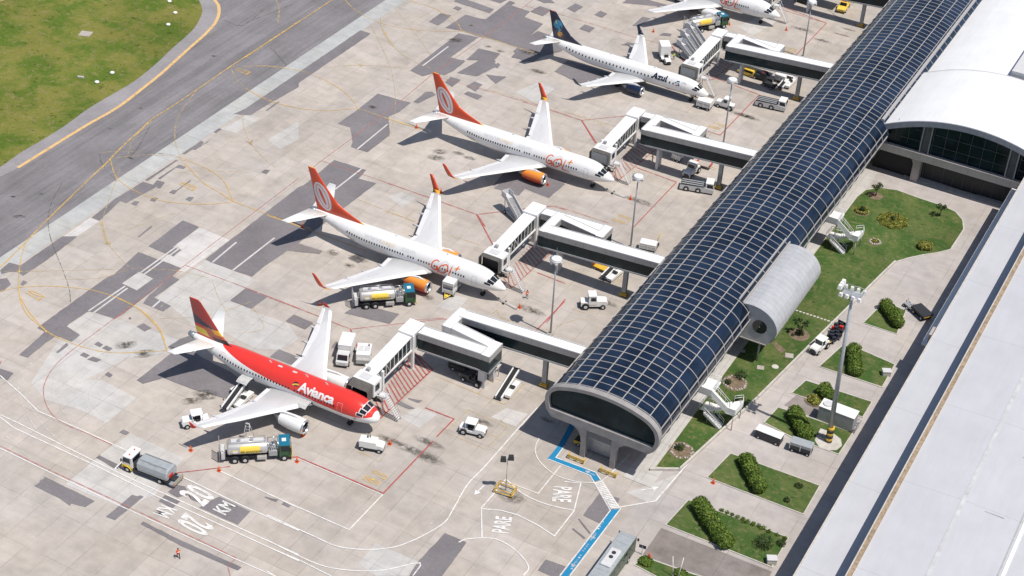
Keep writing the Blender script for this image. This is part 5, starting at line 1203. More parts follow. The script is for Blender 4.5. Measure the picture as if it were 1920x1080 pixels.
    b = MB(); b.box((xe-.3, ye+2.05, 6.42), (.55, .5, .5)); b.build('roof_unit', M['grey'], cb)
    b = MB(); b.box((xe+2.22, ye+.55, 5.1), (.05, 1.1, 1.1)); b.build('cab_window', M['window'], cb)
    b = MB()
    hx0, hx1 = xe-1.75, xe+2.0
    hp = [(hx0, 3.6), (hx0, 5.75), (hx0+.35, 6.15), (hx1-.2, 6.15), (hx1, 5.9), (hx1, 3.6)]
    nfold = 7
    for fo, t in ((0, 1),):
        rs = []
        for k in range(nfold*2+1):
            y = ye-.35-k*(1.5 if hood_kind == 'down' else 1.05)/(nfold*2); g = .09 if k % 2 else 0; dz = -.5*(k/(nfold*2))**2 if hood_kind == 'down' else -.08*k/(nfold*2)
            rs.append([V((x+(g if x < xe else -g)*1.0, y, z+(dz-g if z > 5 else 0))) for x, z in hp])
        b.loft(rs, False, (False, False), False)
    b.build('hood', M['accordion'], root)
    if hood_kind == 'closed':
        b = MB(); b.extr([(hx0+.25, 3.6), (hx0+.25, 5.7), (hx1-.25, 5.7), (hx1-.25, 3.6)], ye-1.0, ye-.95); b.build('hood_curtain', M['grey'], root)
    else:
        b = MB(); b.box((xe+.15, ye-.43, 4.85), (3.3, .03, 2.3)); b.build('cab_opening', M['black_p'], root)  # black sheet paints the dark cab interior seen through the hood
    b = MB(); b.box((xe+.1, ye-.45, 3.6), (3.5, 1.6, .15)); b.build('cab_floor', M['dark'], root)
    # service stair beside the cab
    sx = xe+2.35
    b = MB(); b.box((sx+.65, ye+1.1, 3.55), (1.3, 1.3, .1))
    for k in range(11): b.box((sx+1.4+k*.19, ye+.9, 3.4-k*.3), (.22, .8, .04))
    for s in (-.5, .5):
        b.tube([(sx+1.3, ye+.9+s*.85, 3.5), (sx+3.45, ye+.9+s*.85, .1)], .05, 6); b.tube([(sx+1.3, ye+.9+s*.85, 4.5), (sx+3.45, ye+.9+s*.85, 1.05)], .035, 6)
        b.tube([(sx, ye+1.1+s*1.25, 4.55), (sx+1.3, ye+1.1+s, 4.5), (sx+1.3, ye+1.1+s, 3.5)], .04, 6); b.tube([(sx+3.45, ye+.9+s*.85, .1), (sx+3.45, ye+.9+s*.85, 1.05)], .035, 5)
    b.tube([(sx+.1, ye+1.7, 3.5), (sx+.1, ye+1.7, 0)], .07, 6); b.build('service_stair', M['lgrey'], root)
    b = MB(); b.box((-23.2+dx, lo-1.1, 2.85), (.9, .7, .9)); b.build('air_unit', M['lgrey'], root)
    return root
bridge('nearest boarding bridge, its hood pulled down on the red airliner', -13.2, -1, -33.0, 'down')
bridge('second nearest boarding bridge, hood open over the door of an orange tailed airliner', 15.0, 1, 5.7, 'open')
bridge('third nearest boarding bridge with grey hood shut, a light mast standing before its walkway', 55.2, 1, 46.2, 'closed', .1)
bridge('boarding bridge with a shut hood at the blue tailed airliner', 95.5, 1, 85.9, 'closed', .35)
bridge('farthest boarding bridge, mostly cut off by the top of the photo', 135.2, 1, 126.0, 'closed', .4)

# ------------------------------------------------------------------ light masts
def apron_mast(px, py, h, label, head=True):
    p = G(px, py); root = thing('light_mast', label, 'light mast', p, 0, 'slim light masts along the pier')
    b = MB(); b.cyl((0,0,0), (0,0,h), .17, .10, 12); b.build('pole', M['galv'], root)
    b = MB(); b.box((0,0,.2), (.9,.9,.4)); b.build('footing', M['conc'], root)
    b = MB(); b.cyl((0,0,h-.15), (0,0,h+.25), .95, 1.0, 20); b.cyl((0,0,h+.25), (0,0,h+.4), 1.0, .6, 20); hd = b.build('lamp_ring', M['white'], root)
    b = MB()
    for k in range(6): b.box((cos(k*pi/3)*.8, sin(k*pi/3)*.8, h-.3), (.5, .4, .3), rz=k*pi/3)
    b.build('floodlight', M['lgrey'], hd)
    b = MB(); b.cyl((0,0,h+.4), (0,0,h+2.3), .02, .015, 6); b.build('lightning_rod', M['galv'], hd)
apron_mast(1032, 628, 14.6, 'slim light mast between the first and second boarding bridges from the near end')
apron_mast(1182, 465, 14.4, 'slim light mast between the second and third boarding bridges, nearest orange tails')
apron_mast(1356, 270, 13.8, 'slim light mast beside the white cart and tug near the blue tailed airliner')
apron_mast(1505, 108, 12.8, 'farthest slim light mast, its lamps cut off by the photo')
base = G(1553, 829); root = thing('floodlight_mast', 'tall grey floodlight mast with striped foot standing in a planting bed', 'light mast', base)
H = 27.0; tip = V((-.95, -.25, H))
b = MB(); b.cyl((0,0,.2), tip, .42, .2, 16); b.build('pole', M['galv'], root)
b = MB()
for z in (.5, 1.5, 2.5): b.cyl((0,0,z), (0,0,z+.45), .52, .52, 16)
b.build('yellow_band', M['yellow'], root)
b = MB()
for z in (.0, .97, 1.97): b.cyl((0,0,z), (0,0,z+.5), .53, .53, 16)
b.build('black_band', M['dark'], root)
b = MB(); b.cyl((0,0,.02), (0,0,.2), 2.1, 2.05, 9); b.box((-1.2, 1.1, .35), (1.4, 1.1, .6)); b.build('footing', M['concl'], root)
b = MB(); T = tip
for s in (-1, 1):
    b.tube([T+V((-1.35, s*.75, 0)), T+V((1.35, s*.75, 0))], .06, 6); b.tube([T+V((s*1.35, -.9, 0)), T+V((s*1.35, .9, 0))], .06, 6); b.tube([T+V((-1.35, s*.75, .9)), T+V((1.35, s*.75, .9))], .04, 6)
    for x in (-1.35, 0, 1.35): b.tube([T+V((x, s*.75, 0)), T+V((x, s*.75, .9))], .04, 6)
b.box(T+V((0,0,-.02)), (2.7, 1.5, .06)); hd = b.build('head_frame', M['galv'], root)
for k in range(4):
    for s in (-1, 1):
        b = MB(); c = T+V((-1.35+k*.9, s*1.15, .1+.0*k)); b.box(c, (.52, .45, .52), rz=s*.2, top=(.8,.7,0)); b.build('floodlight', M['white'], hd)
for k in range(3):
    b = MB(); c = T+V((-1.75, -.7+k*.7, 1.0)); b.box(c, (.6, .7, .6), top=(.75,.8,0)); b.build('floodlight', M['white'], hd)
# portable light tower
root = thing('light_tower', 'portable twin floodlight on a thin pole in a yellow stand on the apron', 'light tower', G(948, 922), .1)
b = MB()
for a, c in (((-1.3,-.9),(1.3,-.9)),((1.3,-.9),(1.3,.9)),((1.3,.9),(-1.3,.9)),((-1.3,.9),(-1.3,-.9))):
    b.tube([(*a,.35), (*c,.35)], .08, 6); b.tube([(*a,.9), (*c,.9)], .06, 6); b.tube([(*a,0), (*a,.95)], .07, 6)
b.build('stand', M['yellow'], root)
b = MB(); b.cyl((0,0,.3), (0,0,6.2), .07, .05, 8); b.tube([(-1.3,0,.35), (1.3,0,.35)], .07, 6); b.build('pole', M['galv'], root)
for x, y, z in ((-.55,-.2,6.1), (.45,.15,6.5)):
    b = MB(); b.box((x, y, z), (.85, .6, .7), rz=.4, top=(.8,.8,0)); b.build('floodlight', M['dark'], root)

# ------------------------------------------------------------------ outside stairs from the pier to the garden
def escape_stair(y0, label):
    root = thing('escape_stair', label, 'stairs', (20.3, y0, 0))
    b = MB(); zt = 5.6
    b.box((.35, .05, zt), (2.5, 3.7, .18)); b.box((.35, .05, zt-.2), (2.4, 3.6, .2)); b.build('top_landing', M['white'], root)
    def flight(xa, ya, za, xb, yb, zb, w, n, name, mat):
        q = MB(); a, c = V((xa,ya,0)), V((xb,yb,0)); d = (c-a); rz = math.atan2(d.y, d.x)
        for k in range(n):
            t = (k+.5)/n; p = a+d*t; q.box((p.x, p.y, za+(zb-za)*t), (d.length/n+.03, w, .09), rz=rz)
        nn = V((-d.y, d.x, 0)).normalized()
        for s in (-1, 1):
            e = nn*s*w/2
            q.loft([[p+e+V((0,0,z-.28)), p+e*1.05+V((0,0,z-.28)), p+e*1.05+V((0,0,z+.12)), p+e+V((0,0,z+.12))] for p, z in ((a,za),(c,zb))], True, (True,True), False)
        return q.build(name, mat, root)
    def rail(pts, zs, name='railing'):
        q = MB(); P = [V((x, y, z)) for (x, y), z in zip(pts, zs)]
        for h in (1.05, .6): q.tube([p+V((0,0,h)) for p in P], .04, 5)
        for a, c in zip(P, P[1:]):
            n = max(1, int((c-a).length/1.0))
            for k in range(n+1): p = a+(c-a)*k/n; q.tube([p, p+V((0,0,1.05))], .03, 5)
        q.build(name, M['white'], root)
    def panel(pts, zs):
        q = MB()
        for k in range(len(pts)-1):
            a, c = V((*pts[k], zs[k])), V((*pts[k+1], zs[k+1])); d = (c-a).cross(V((0,0,1))).normalized()*.02
            q.loft([[p-d, p+d, p+d+V((0,0,1.0)), p-d+V((0,0,1.0))] for p in (a, c)], True, (True,True), False)
        q.build('solid_balustrade', M['white'], root)
    flight(1.5, -1.1, zt-.05, 4.1, -.6, 3.15, 1.4, 13, 'upper_flight', M['white'])
    b = MB(); b.prism([(4.0,-1.4),(5.4,-1.3),(5.6,1.4),(5.1,2.7),(4.1,1.7)], 2.98, 3.14); b.build('middle_landing', M['white'], root)
    flight(4.1, 1.0, 3.05, 2.2, .3, 2.2, 1.2, 6, 'turning_flight', M['white'])
    b = MB(); b.prism([(2.3,-.2),(2.2,.9),(.2,.7),(.0,-1.4),(1.3,-1.4)], 2.05, 2.2); b.build('lower_landing', M['white'], root)
    flight(.8, -1.3, 2.1, 3.7, -1.3, .08, 1.4, 10, 'lower_flight', M['lgrey'])
    panel([(-.9,-1.8),(1.5,-1.8),(4.2,-1.32),(5.45,-1.3),(5.65,1.4)], [zt,zt,3.14,3.14,3.14])
    rail([(1.6,-.3),(4.1,.15)], [zt,3.14]); rail([(5.65,1.4),(5.1,2.7),(4.1,1.8)], [3.14]*3); rail([(-.9,1.9),(1.6,1.9),(1.6,-.3)], [zt]*3)
    rail([(2.3,1.0),(.1,.8),(-.1,-1.4)], [2.2]*3); rail([(.8,-2.0),(3.7,-2.0)], [2.1,.1]); rail([(1.3,-.6),(3.7,-.6)], [2.1,.1])
    for x, y, z in ((1.4,1.6,zt),(1.4,-1.6,zt),(5.2,-1.1,3.0),(5.2,2.2,3.0),(.4,.4,2.1)):
        q = MB(); q.cyl((x,y,0),(x,y,z-.1),.08,.08,8); q.build('post', M['grey'], root)
escape_stair(-6.45, 'white outside stair from the pier into the lawn, nearest the gable'); escape_stair(48.75, 'white outside stair from the pier into the lawn, beyond the metal annex')

# ------------------------------------------------------------------ yellow barriers at the pier legs
for (x, y), lb in (((8.9,-26.1), 'yellow crash barrier before the left leg of the pier gable'), ((14.2,-26.3), 'yellow crash barrier before the right leg of the pier gable')):
    root = thing('crash_barrier', lb, 'barrier', (x, y, 0))
    for s in (-1.15, 0, 1.15):
        b = MB(); b.box((s, 0, .45), (.16, .16, .9)); b.build('post', M['yellow'], root)
    b = MB(); b.box((0,-.1,.75), (2.6,.09,.2)); b.box((0,-.1,.42), (2.6,.09,.18)); b.box((-1.3,.25,.75), (.09,.7,.2)); b.box((1.3,.25,.75), (.09,.7,.2)); b.build('rail', M['yellow'], root)

# ------------------------------------------------------------------ vehicles (x forward, z up)
def wheels(root, spots, r, w, name='wheel', hub=True):
    for x, y in spots:
        q = MB(); q.cyl((x, y-w/2, r), (x, y+w/2, r), r, r, 18); o = q.build(name, M['rubber'], root)
        if hub:
            s = -1 if y < 0 else 1; q = MB(); q.cyl((x, y+s*(w/2-.02), r), (x, y+s*(w/2+.02), r), r*.55, r*.45, 12); q.build('hub', M['lgrey'], o)
def cabin(root, x0, x1, w, z0, z1, z2, mat, roofmat=None, slope=.25, name='cab', glass=True):
    """upright cab, windows on all sides; slopes at the front"""
    q = MB(); q.extr([(x0,z0),(x1,z0),(x1,z1),(x1-slope,z2),(x0,z2)], -w/2, w/2); bm_ = q; o = q.build(name, mat, root)
    if glass:
        e = .015; h = z2-z1
        q = MB(); q.face([V((x1-slope*.12+e,-w*.43,z1+.05)), V((x1-slope*.12+e,w*.43,z1+.05)), V((x1-slope*.85+e,w*.4,z2-.12)), V((x1-slope*.85+e,-w*.4,z2-.12))]); q.build('windscreen', M['window'], o)
        for s in (-1, 1):
            q = MB(); q.face([V((x0+.25,s*(w/2+e),z1)), V((x1-.12,s*(w/2+e),z1)), V((x1-slope*.8-.12,s*(w/2+e),z2-.15)), V((x0+.25,s*(w/2+e),z2-.15))]); q.build('side_window', M['window'], o)
        q = MB(); q.face([V((x0-e,-w*.38,z1)), V((x0-e,w*.38,z1)), V((x0-e,w*.38,z2-.15)), V((x0-e,-w*.38,z2-.15))]); q.build('rear_window', M['window'], o)
    if roofmat:
        q = MB(); q.box(((x0+x1-slope)/2, 0, z2+.04), (x1-x0-slope+.1, w+.06, .1)); q.build('roof', roofmat, o)
    return o
def at2(pa, pb, z=0.0):
    """position and heading from two ground points: tail pa, nose pb"""
    a, c = G(*pa), G(*pb); d = c-a; return (a+c)/2, math.atan2(d.y, d.x), d.length

M['lamp'] = paint('lamp_glass', (.75,.74,.68), .15, var=.03); M['tail'] = paint('tail_lamp', (.45,.02,.015), .3, var=.03)
def lamps(root, xf, xr, w, zf, zr):
    for s in (-1, 1):
        q = MB(); q.box((xf, s*w/2, zf), (.05, .28, .18), bev=.015); q.build('headlight', M['lamp'], root)
        q = MB(); q.box((xr, s*w/2, zr), (.05, .2, .16), bev=.015); q.build('tail_light', M['tail'], root)
def door(par, x0, x1, y, z0, z1, mat=None):
    for s in (-1, 1):
        q = MB(); e = .025
        for a, c, lo, hi in ((x0,x0+e,z0,z1),(x1-e,x1,z0,z1),(x0,x1,z0,z0+e)): q.face([V((a,s*y,lo)),V((c,s*y,lo)),V((c,s*y,hi)),V((a,s*y,hi))])
        q.build('cab_door', M['dark'], par)
def fuel_truck(pa, pb, label, group='silver fuel trucks with green cabs', text=True):
    p, rz, L = at2(pa, pb); root = thing('fuel_truck', label, 'fuel truck', p, rz, group)
    q = MB(); q.box((0,-.42,.95), (9.6,.18,.28)); q.box((0,.42,.95), (9.6,.18,.28)); q.box((-.8,0,.9), (7.2,1.6,.2)); q.build('chassis', M['dark'], root)
    q = MB(); pr = [(.95*sin(a)*1.28, 2.15+cos(a)*1.02) for a in [2*pi*k/28 for k in range(28)]]
    rs = [[V((x, y*f, 2.15+(z-2.15)*f)) for y, z in pr] for x, f in ((-3.9,.8),(-3.75,.97),(-3.6,1),(1.55,1),(1.7,.97),(1.85,.8))]
    q.loft(rs, True, (True, True), True); tk = q.build('tank', M['silver'], root)
    q = MB(); q.box((-1.0,0,3.17), (4.6,1.0,.07)); q.build('roof_walkway', M['lgrey'], tk)
    for x in (-2.2, -.4): q = MB(); q.cyl((x,0,3.18),(x,0,3.4),.27,.27,14); q.build('manhole', M['galv'], tk)
    q = MB()
    for s in (-.55,.55): q.tube([(-3.6,s,3.45),(1.5,s,3.45)], .035, 6); q.tube([(-3.6,s,3.1),(-3.6,s,3.45)], .03, 6); q.tube([(1.5,s,3.1),(1.5,s,3.45)], .03, 6)
    q.build('roof_rail', M['metal'], tk)
    for s in (-1, 1):                                        # painted panel wrapped on the tank flank
        q = MB(); pn = [(2.75*0+sin(a)*1.235, 2.15+cos(a)*1.035) for a in [RAD(44+k*13) for k in range(6)]]
        for (y0, z0_), (y1, z1_) in zip(pn, pn[1:]): q.face([V((-2.05,s*y0,z0_)), V((.75,s*y0,z0_)), V((.75,s*y1,z1_)), V((-2.05,s*y1,z1_))])
        q.build('yellow_panel', M['vyel'], tk)
        q = MB(); pn = [(sin(a)*1.235, 2.15+cos(a)*1.035) for a in [RAD(72+k*10) for k in range(4)]]
        for (y0, z0_), (y1, z1_) in zip(pn, pn[1:]): q.face([V((-3.1,s*y0,z0_)), V((-2.4,s*y0,z0_)), V((-2.4,s*y1,z1_)), V((-3.1,s*y1,z1_))])
        q.build('white_panel', M['white'], tk)
        q = MB(); pn = [(sin(a)*1.24, 2.15+cos(a)*1.04) for a in [RAD(72+k*4) for k in range(3)]]
        for (y0, z0_), (y1, z1_) in zip(pn, pn[1:]): q.face([V((-3.1,s*y0,z0_)), V((-2.4,s*y0,z0_)), V((-2.4,s*y1,z1_)), V((-3.1,s*y1,z1_))])
        q.build('yellow_stripe', M['vyel'], tk)
    if text:
        q = MB(); gl = glyphs('BR AVIATION', .01, 2)
        put_glyphs(q, gl, lambda x, y: V((-1.95+x*.36, -sin(RAD(100-y*17))*1.26, 2.15+cos(RAD(100-y*17))*1.06))); q.build('lettering', M['green'], tk)
    q = MB(); q.box((2.55,0,1.4), (1.2,2.1,.9)); q.box((2.3,-.5,2.2), (.35,.5,1.1)); q.box((2.85,.5,2.2), (.4,.6,1.1)); q.build('pump_box', M['galv'], root)
    q = MB()
    for k in range(5): q.cyl((2.0+k*.32, -1.0+.1*k, 1.0), (2.0+k*.32, -.9+.05*k, 2.9-.2*(k % 2)), .09, .09, 8)
    q.tube([(1.9,-.8,2.9),(3.3,-.8,2.9),(3.3,.8,2.9),(1.9,.8,2.9),(1.9,-.8,2.9)], .06, 6); q.build('pipework', M['metal'], root)
    q = MB(); q.box((.95,-1.05,.85), (1.4,.5,.6), bev=.1); q.box((.95,1.05,.85), (1.4,.5,.6), bev=.1); q.build('fuel_tank', M['silver'], root)
    c = cabin(root, 3.45, 5.15, 2.4, .75, 1.75, 2.85, M['green'], M['lightblue'], .22)
    q = MB(); q.box((4.15,0,2.98), (.6,.65,.1)); q.build('roof_hatch', M['white'], c)
    q = MB(); q.box((5.18,0,1.25), (.06,2.0,.5)); q.build('grille', M['dark'], c)
    q = MB(); q.box((5.2,0,.7), (.2,2.4,.3)); q.build('bumper', M['yellow'], c)
    for s in (-1, 1): q = MB(); q.box((5.05,s*1.36,2.2), (.14,.22,.5)); q.build('mirror', M['dark'], c)
    lamps(root, 5.22, -4.77, 1.8, 1.0, .95); door(c, 3.75, 4.85, 1.213, .95, 1.75)
    q = MB(); q.box((-4.5,0,1.35), (.5,2.0,1.2)); q.build('rear_cabinet', M['lgrey'], root)
    q = MB(); q.tube([(-5.0,-.9,.5),(-5.0,-.9,3.6)], .06, 6); q.tube([(-5.0,.9,.5),(-5.0,.9,3.6)], .06, 6)
    for k in range(8): q.tube([(-5.0,-.9,.7+k*.4),(-5.0,.9,.7+k*.4)], .035, 5)
    q.tube([(-4.2,-.95,1.0),(-4.2,-.95,3.4)], .06, 6); q.build('rear_ladder', M['galv'], root)
    wheels(root, [(-2.9,-1.05),(-2.9,1.05),(-1.45,-1.05),(-1.45,1.05),(4.1,-1.05),(4.1,1.05)], .52, .42)
    for x in (-2.9, -1.45):
        for s in (-1, 1): q = MB(); q.loft([[V((x+.66*cos(a), s*y, .52+.66*sin(a))) for a in [pi*k/8 for k in range(9)]] for y in (.8,1.28)], False, (False,False), False); q.build('mudguard', M['dark'], root)
    return root
fuel_truck((412,861), (545,853), 'silver fuel truck with yellow panel parked below the wing of the red airliner')
fuel_truck((661,574), (776,566), 'silver fuel truck with yellow panel beside the orange engine of an airliner')
fuel_truck((1278,63), (1364,47), 'silver fuel truck partly hidden by a boarding bridge, white engine above its cab', text=False)

def tanker(pa, pb):
    p, rz, L = at2(pa, pb); root = thing('tanker_truck', 'grey tanker truck with white and yellow cab, driving beside the painted speed figures', 'tanker truck', p, rz)
    q = MB(); q.box((-.2,0,.9), (8.8,1.0,.3)); q.box((-.8,0,.75), (5.8,2.2,.25)); q.build('chassis', M['dark'], root)
    q = MB(); pr = [(-1.2,1.15),(1.2,1.15),(1.3,1.7),(1.2,2.35),(.75,2.75),(-.75,2.75),(-1.2,2.35),(-1.3,1.7)]
    q.loft([[V((x, y*f, 1.9+(z-1.9)*f)) for y, z in pr] for x, f in ((-3.55,.92),(-3.4,1),(1.35,1),(1.5,.92))], True, (True,True), False); tk = q.build('tank', M['cylgrey'], root)
    q = MB()
    for s in (-.7,.7): q.box((-1.0,s,2.85), (4.4,.06,.16))
    q.box((-1.2,.72,2.8), (1.6,.14,.1)); q.build('roof_rail', M['galv'], tk)
    q = MB(); q.box((-3.0,-1.3,1.2), (.5,.05,.3)); q.box((-3.6,.3,1.6), (.1,.9,.5)); q.build('red_marker', M['redp'], root)
    c = cabin(root, 2.35, 4.05, 2.35, .95, 1.75, 2.75, M['white'], M['white'], .3)
    q = MB(); q.box((4.07,0,1.15), (.08,2.3,.5)); q.box((3.3,-1.19,1.15), (1.5,.06,.35)); q.box((3.3,1.19,1.15), (1.5,.06,.35)); q.build('yellow_skirt', M['vyel'], c)
    q = MB(); q.box((4.12,0,.7), (.25,2.3,.35)); q.build('bumper', M['yellow'], c)
    for s in (-1,1):
        q = MB(); q.loft([[V((3.2+.68*cos(a), s*y, .5+.68*sin(a))) for a in [pi*k/8 for k in range(9)]] for y in (.85,1.3)], False, (False,False), False); q.build('mudguard', M['vyel'], root)
        q = MB(); q.box((4.0,s*1.35,2.1), (.12,.2,.45)); q.build('mirror', M['dark'], c)
    q = MB(); q.cyl((3.0,-.6,2.85),(3.0,-.6,3.05),.1,.1,8); q.cyl((3.0,.6,2.85),(3.0,.6,3.05),.1,.1,8); q.build('beacon', M['orange'], c)
    q = MB(); q.box((1.9,0,1.6), (.5,1.8,1.0)); q.build('hose_rack', M['dark'], root)
    q = MB(); q.box((-4.2,0,.65), (.9,2.3,.2)); q.box((-4.55,0,.95), (.12,2.3,.35)); q.build('rear_platform', M['galv'], root)
    q = MB()
    for k in range(6): q.box((-4.68,-1+k*.4,.9), (.04,.22,.14))
    q.build('hazard_stripe', M['yellow'], root)
    lamps(root, 4.13, -4.67, 1.8, 1.05, .6); door(c, 2.65, 3.8, 1.19, 1.4, 1.75)
    wheels(root, [(3.2,-1.05),(3.2,1.05),(-2.2,-1.0),(-2.2,1.0)], .5, .42)
tanker((333,908), (236,871))

def tug(pa, pb, label, canopy=True, group='white baggage tractors', mat=None, scale=1.0, cab=False):
    p, rz, L = at2(pa, pb); root = thing('baggage_tractor', label, 'tractor', p, rz, group); root.scale = (scale,)*3
    mm = mat or M['white']
    q = MB(); q.extr([(-1.75,.45),(1.7,.45),(1.75,1.05),(1.6,1.22),(.25,1.28),(.2,.8),(-.6,.8),(-.65,1.05),(-1.75,1.05)], -.62, .62); q.build('body', mm, root)
    q = MB(); q.box((0,0,.5), (3.5,1.0,.25)); q.build('chassis', M['dark'], root)
    q = MB(); q.box((1.76,0,.8), (.05,.95,.35)); q.build('grille', M['dark'], root)
    q = MB(); q.box((-.35,0,1.0), (.55,1.0,.3)); q.box((-.62,0,1.3), (.12,1.0,.5)); q.build('seat', M['dark'], root)
    if cab:
        c = cabin(root, -.75, .35, 1.35, .8, 1.35, 2.05, mm, M['white'], .12)
    elif canopy:
        q = MB(); q.box((-.25,0,2.05), (1.5,1.4,.09), bev=.02); rf = q.build('canopy', M['white'], root)
        for x in (-.9,.4):
            for y in (-.6,.6): q = MB(); q.tube([(x,y,1.0),(x,y,2.03)], .045, 6); q.build('canopy_post', mm, rf)
        q = MB(); q.face([V((.42,-.55,1.3)),V((.42,.55,1.3)),V((.41,.55,1.98)),V((.41,-.55,1.98))]); q.build('windscreen', M['window'], rf)
    q = MB(); q.cyl((.1,.2,1.1),(.22,.2,1.35),.2,.2,12); q.build('steering_wheel', M['dark'], root)
    lamps(root, 1.78, -1.77, 1.0, .95, .9)
    wheels(root, [(-1.15,-.68),(-1.15,.68)], .48, .32); wheels(root, [(1.15,-.62),(1.15,.62)], .36, .24)
    return root
tug((868,808), (906,817), 'white canopied tractor parked in a yellow box near the nose of the red airliner', scale=1.12)
tug((1094,575), (1131,575), 'white cabbed tractor between the pier and the foot of the nearest light mast', cab=True, scale=1.25)
tug((384,793), (349,799), 'white canopied tractor behind the near wing tip of the red airliner', scale=1.12)
tug((1376,207), (1342,197), 'white cabbed tractor coupled to the covered cart below the blue tailed airliner', cab=True, scale=1.1)
tug((1245,108), (1254,125), 'small white tractor beside the tall box trailer behind the blue tailed airliner', canopy=False, scale=.9)
tug((1488,148), (1470,166), 'white tractor in the shade beside a pillar of the bridge at the blue tailed airliner', canopy=True, scale=.95)
tug((1306,318), (1285,337), 'white tractor half in the shade of the third nearest bridge', cab=True, scale=1.2)
tug((1549,645), (1521,667), 'white canopied tractor pulling loaded baggage carts along the garden wall', scale=1.1)
tug((435,733), (459,752), 'white tractor under the belt loader at the red airliner', canopy=False, scale=.8)
tug((900,722), (872,710), 'dark tractor in the shade of the nearest bridge', mat=M['dark'], canopy=False, scale=1.1)

def gpu(pa, pb, label, scale=1.0):
    p, rz, L = at2(pa, pb); root = thing('power_unit', label, 'power unit', p, rz); root.scale = (scale,)*3
    q = MB(); q.box((-.4,0,1.25), (2.6,1.45,1.2), bev=.07); q.build('housing', M['white'], root)
    q = MB(); q.extr([(.9,.65),(1.9,.65),(1.9,1.1),(1.7,1.3),(.9,1.4)], -.7, .7); q.build('bonnet', M['white'], root)
    q = MB(); q.box((.1,0,.55), (3.6,1.35,.3)); q.build('chassis', M['dark'], root)
    q = MB(); q.cyl((-.6,.3,1.85),(-.6,.3,2.15),.12,.12,10); q.tube([(-.2,.3,1.9),(-.5,.9,2.4),(-1.0,1.6,1.2)], .05, 6); q.build('exhaust', M['dark'], root)
    wheels(root, [(-1.2,-.65),(-1.2,.65),(1.3,-.65),(1.3,.65)], .38, .25)
gpu((673,838), (720,846), 'low white power unit just under the nose of the red airliner')
def covered_cart(pa, pb, label, h=1.9, w=1.7, l=2.9, bar_=True, group=None, mat=None, rf=None):
    p, rz, L = at2(pa, pb); root = thing('baggage_cart', label, 'cart', p, rz, group)
    q = MB(); q.box((0,0,h), (l,w,.14), bev=.04); q.box((0,0,h-.25), (l-.05,w-.06,.4)); q.build('roof', rf or M['white'], root)
    q = MB(); q.box((0,0,.95), (l-.1,w-.1,.6)); q.build('body', mat or M['lgrey'], root)
    q = MB(); q.box((0,0,h-.65), (l-.3,w-.16,.75)); q.build('curtain', M['grey'], root)
    for x in (-l/2+.06, 0, l/2-.06):
        for y in (-w/2+.05, w/2-.05): q = MB(); q.box((x,y,(h+.6)/2), (.09,.09,h-.6)); q.build('post', M['white'], root)
    q = MB(); q.box((0,0,.55), (l,w*.8,.16)); q.build('chassis', M['dark'], root)
    if bar_: q = MB(); q.tube([(l/2,-.5,.5),(l/2+1.1,0,.4)], .09, 6); q.tube([(l/2,.5,.5),(l/2+1.1,0,.4)], .09, 6); q.box((l/2+.4,0,.47),(.5,.5,.1)); q.build('tow_bar', M['vyel'], root)
    wheels(root, [(-l/2+.5,-w/2+.15),(-l/2+.5,w/2-.15),(l/2-.5,-w/2+.15),(l/2-.5,w/2-.15)], .28, .2)
covered_cart((856,535), (836,560), 'tall white covered cart with yellow tow bar at the fuselage of an orange tailed airliner', 2.75, 2.0, 3.0)
covered_cart((1338,208), (1303,198), 'white covered baggage cart under the nose of the blue tailed airliner', 1.9, 1.9, 2.9, False)
covered_cart((1262,-2), (1288,8), 'white covered cart cut by the top of the photo at the farthest airliner', 2.6, 2.0, 3.0, False)
covered_cart((1475,158), (1452,150), 'grey covered cart in the gap beyond the walkway near the blue tailed airliner', 1.8, 1.6, 2.4, False)
covered_cart((1198,466), (1231,473), 'white flat topped cart just beyond the second nearest boarding bridge', 1.7, 1.7, 2.9, False)
covered_cart((1277,304), (1262,298), 'grey cart in the shade under the third nearest bridge', 1.5, 1.5, 1.8, False)

def cargo_loader(pa, pb, label):
    p, rz, L = at2(pa, pb); root = thing('pushback_tug', label, 'aircraft tug', p, rz, 'low aircraft tugs with striped decks')
    q = MB(); q.extr([(-3.2,.35),(3.0,.35),(3.0,1.1),(1.3,1.35),(-3.0,1.25),(-3.2,1.0)], -1.15, 1.15); q.build('body', M['lgrey'], root)
    q = MB()
    for y in (-1.0,-.35,.35,1.0): q.box((-.9,y,1.42), (4.2,.26,.12))
    q.build('deck_rail', M['dark'], root)
    q = MB()
    for y in (-.68,0,.68): q.box((-.9,y,1.4), (4.2,.3,.1))
    q.build('deck', M['cylgrey'], root)
    cabin(root, 1.5, 3.05, 2.15, 1.05, 1.4, 2.25, M['white'], M['white'], .2)
    for x in (-2.0,.2):
        for s in (-1,1): q = MB(); q.loft([[V((x+.62*cos(a), s*y, .5+.62*sin(a))) for a in [pi*k/8 for k in range(9)]] for y in (1.0,1.2)], False, (False,False), False); q.build('wheel_arch', M['dark'], root)
    lamps(root, 3.07, -3.22, 1.7, .8, .7)
    wheels(root, [(-2.0,-1.02),(-2.0,1.02),(.2,-1.02),(.2,1.02)], .5, .35)
cargo_loader((1284,352), (1331,360), 'long low aircraft tug with striped deck in front of the third nearest bridge')
cargo_loader((1424,196), (1468,206), 'long low aircraft tug with white deck near the nose of the blue tailed airliner')

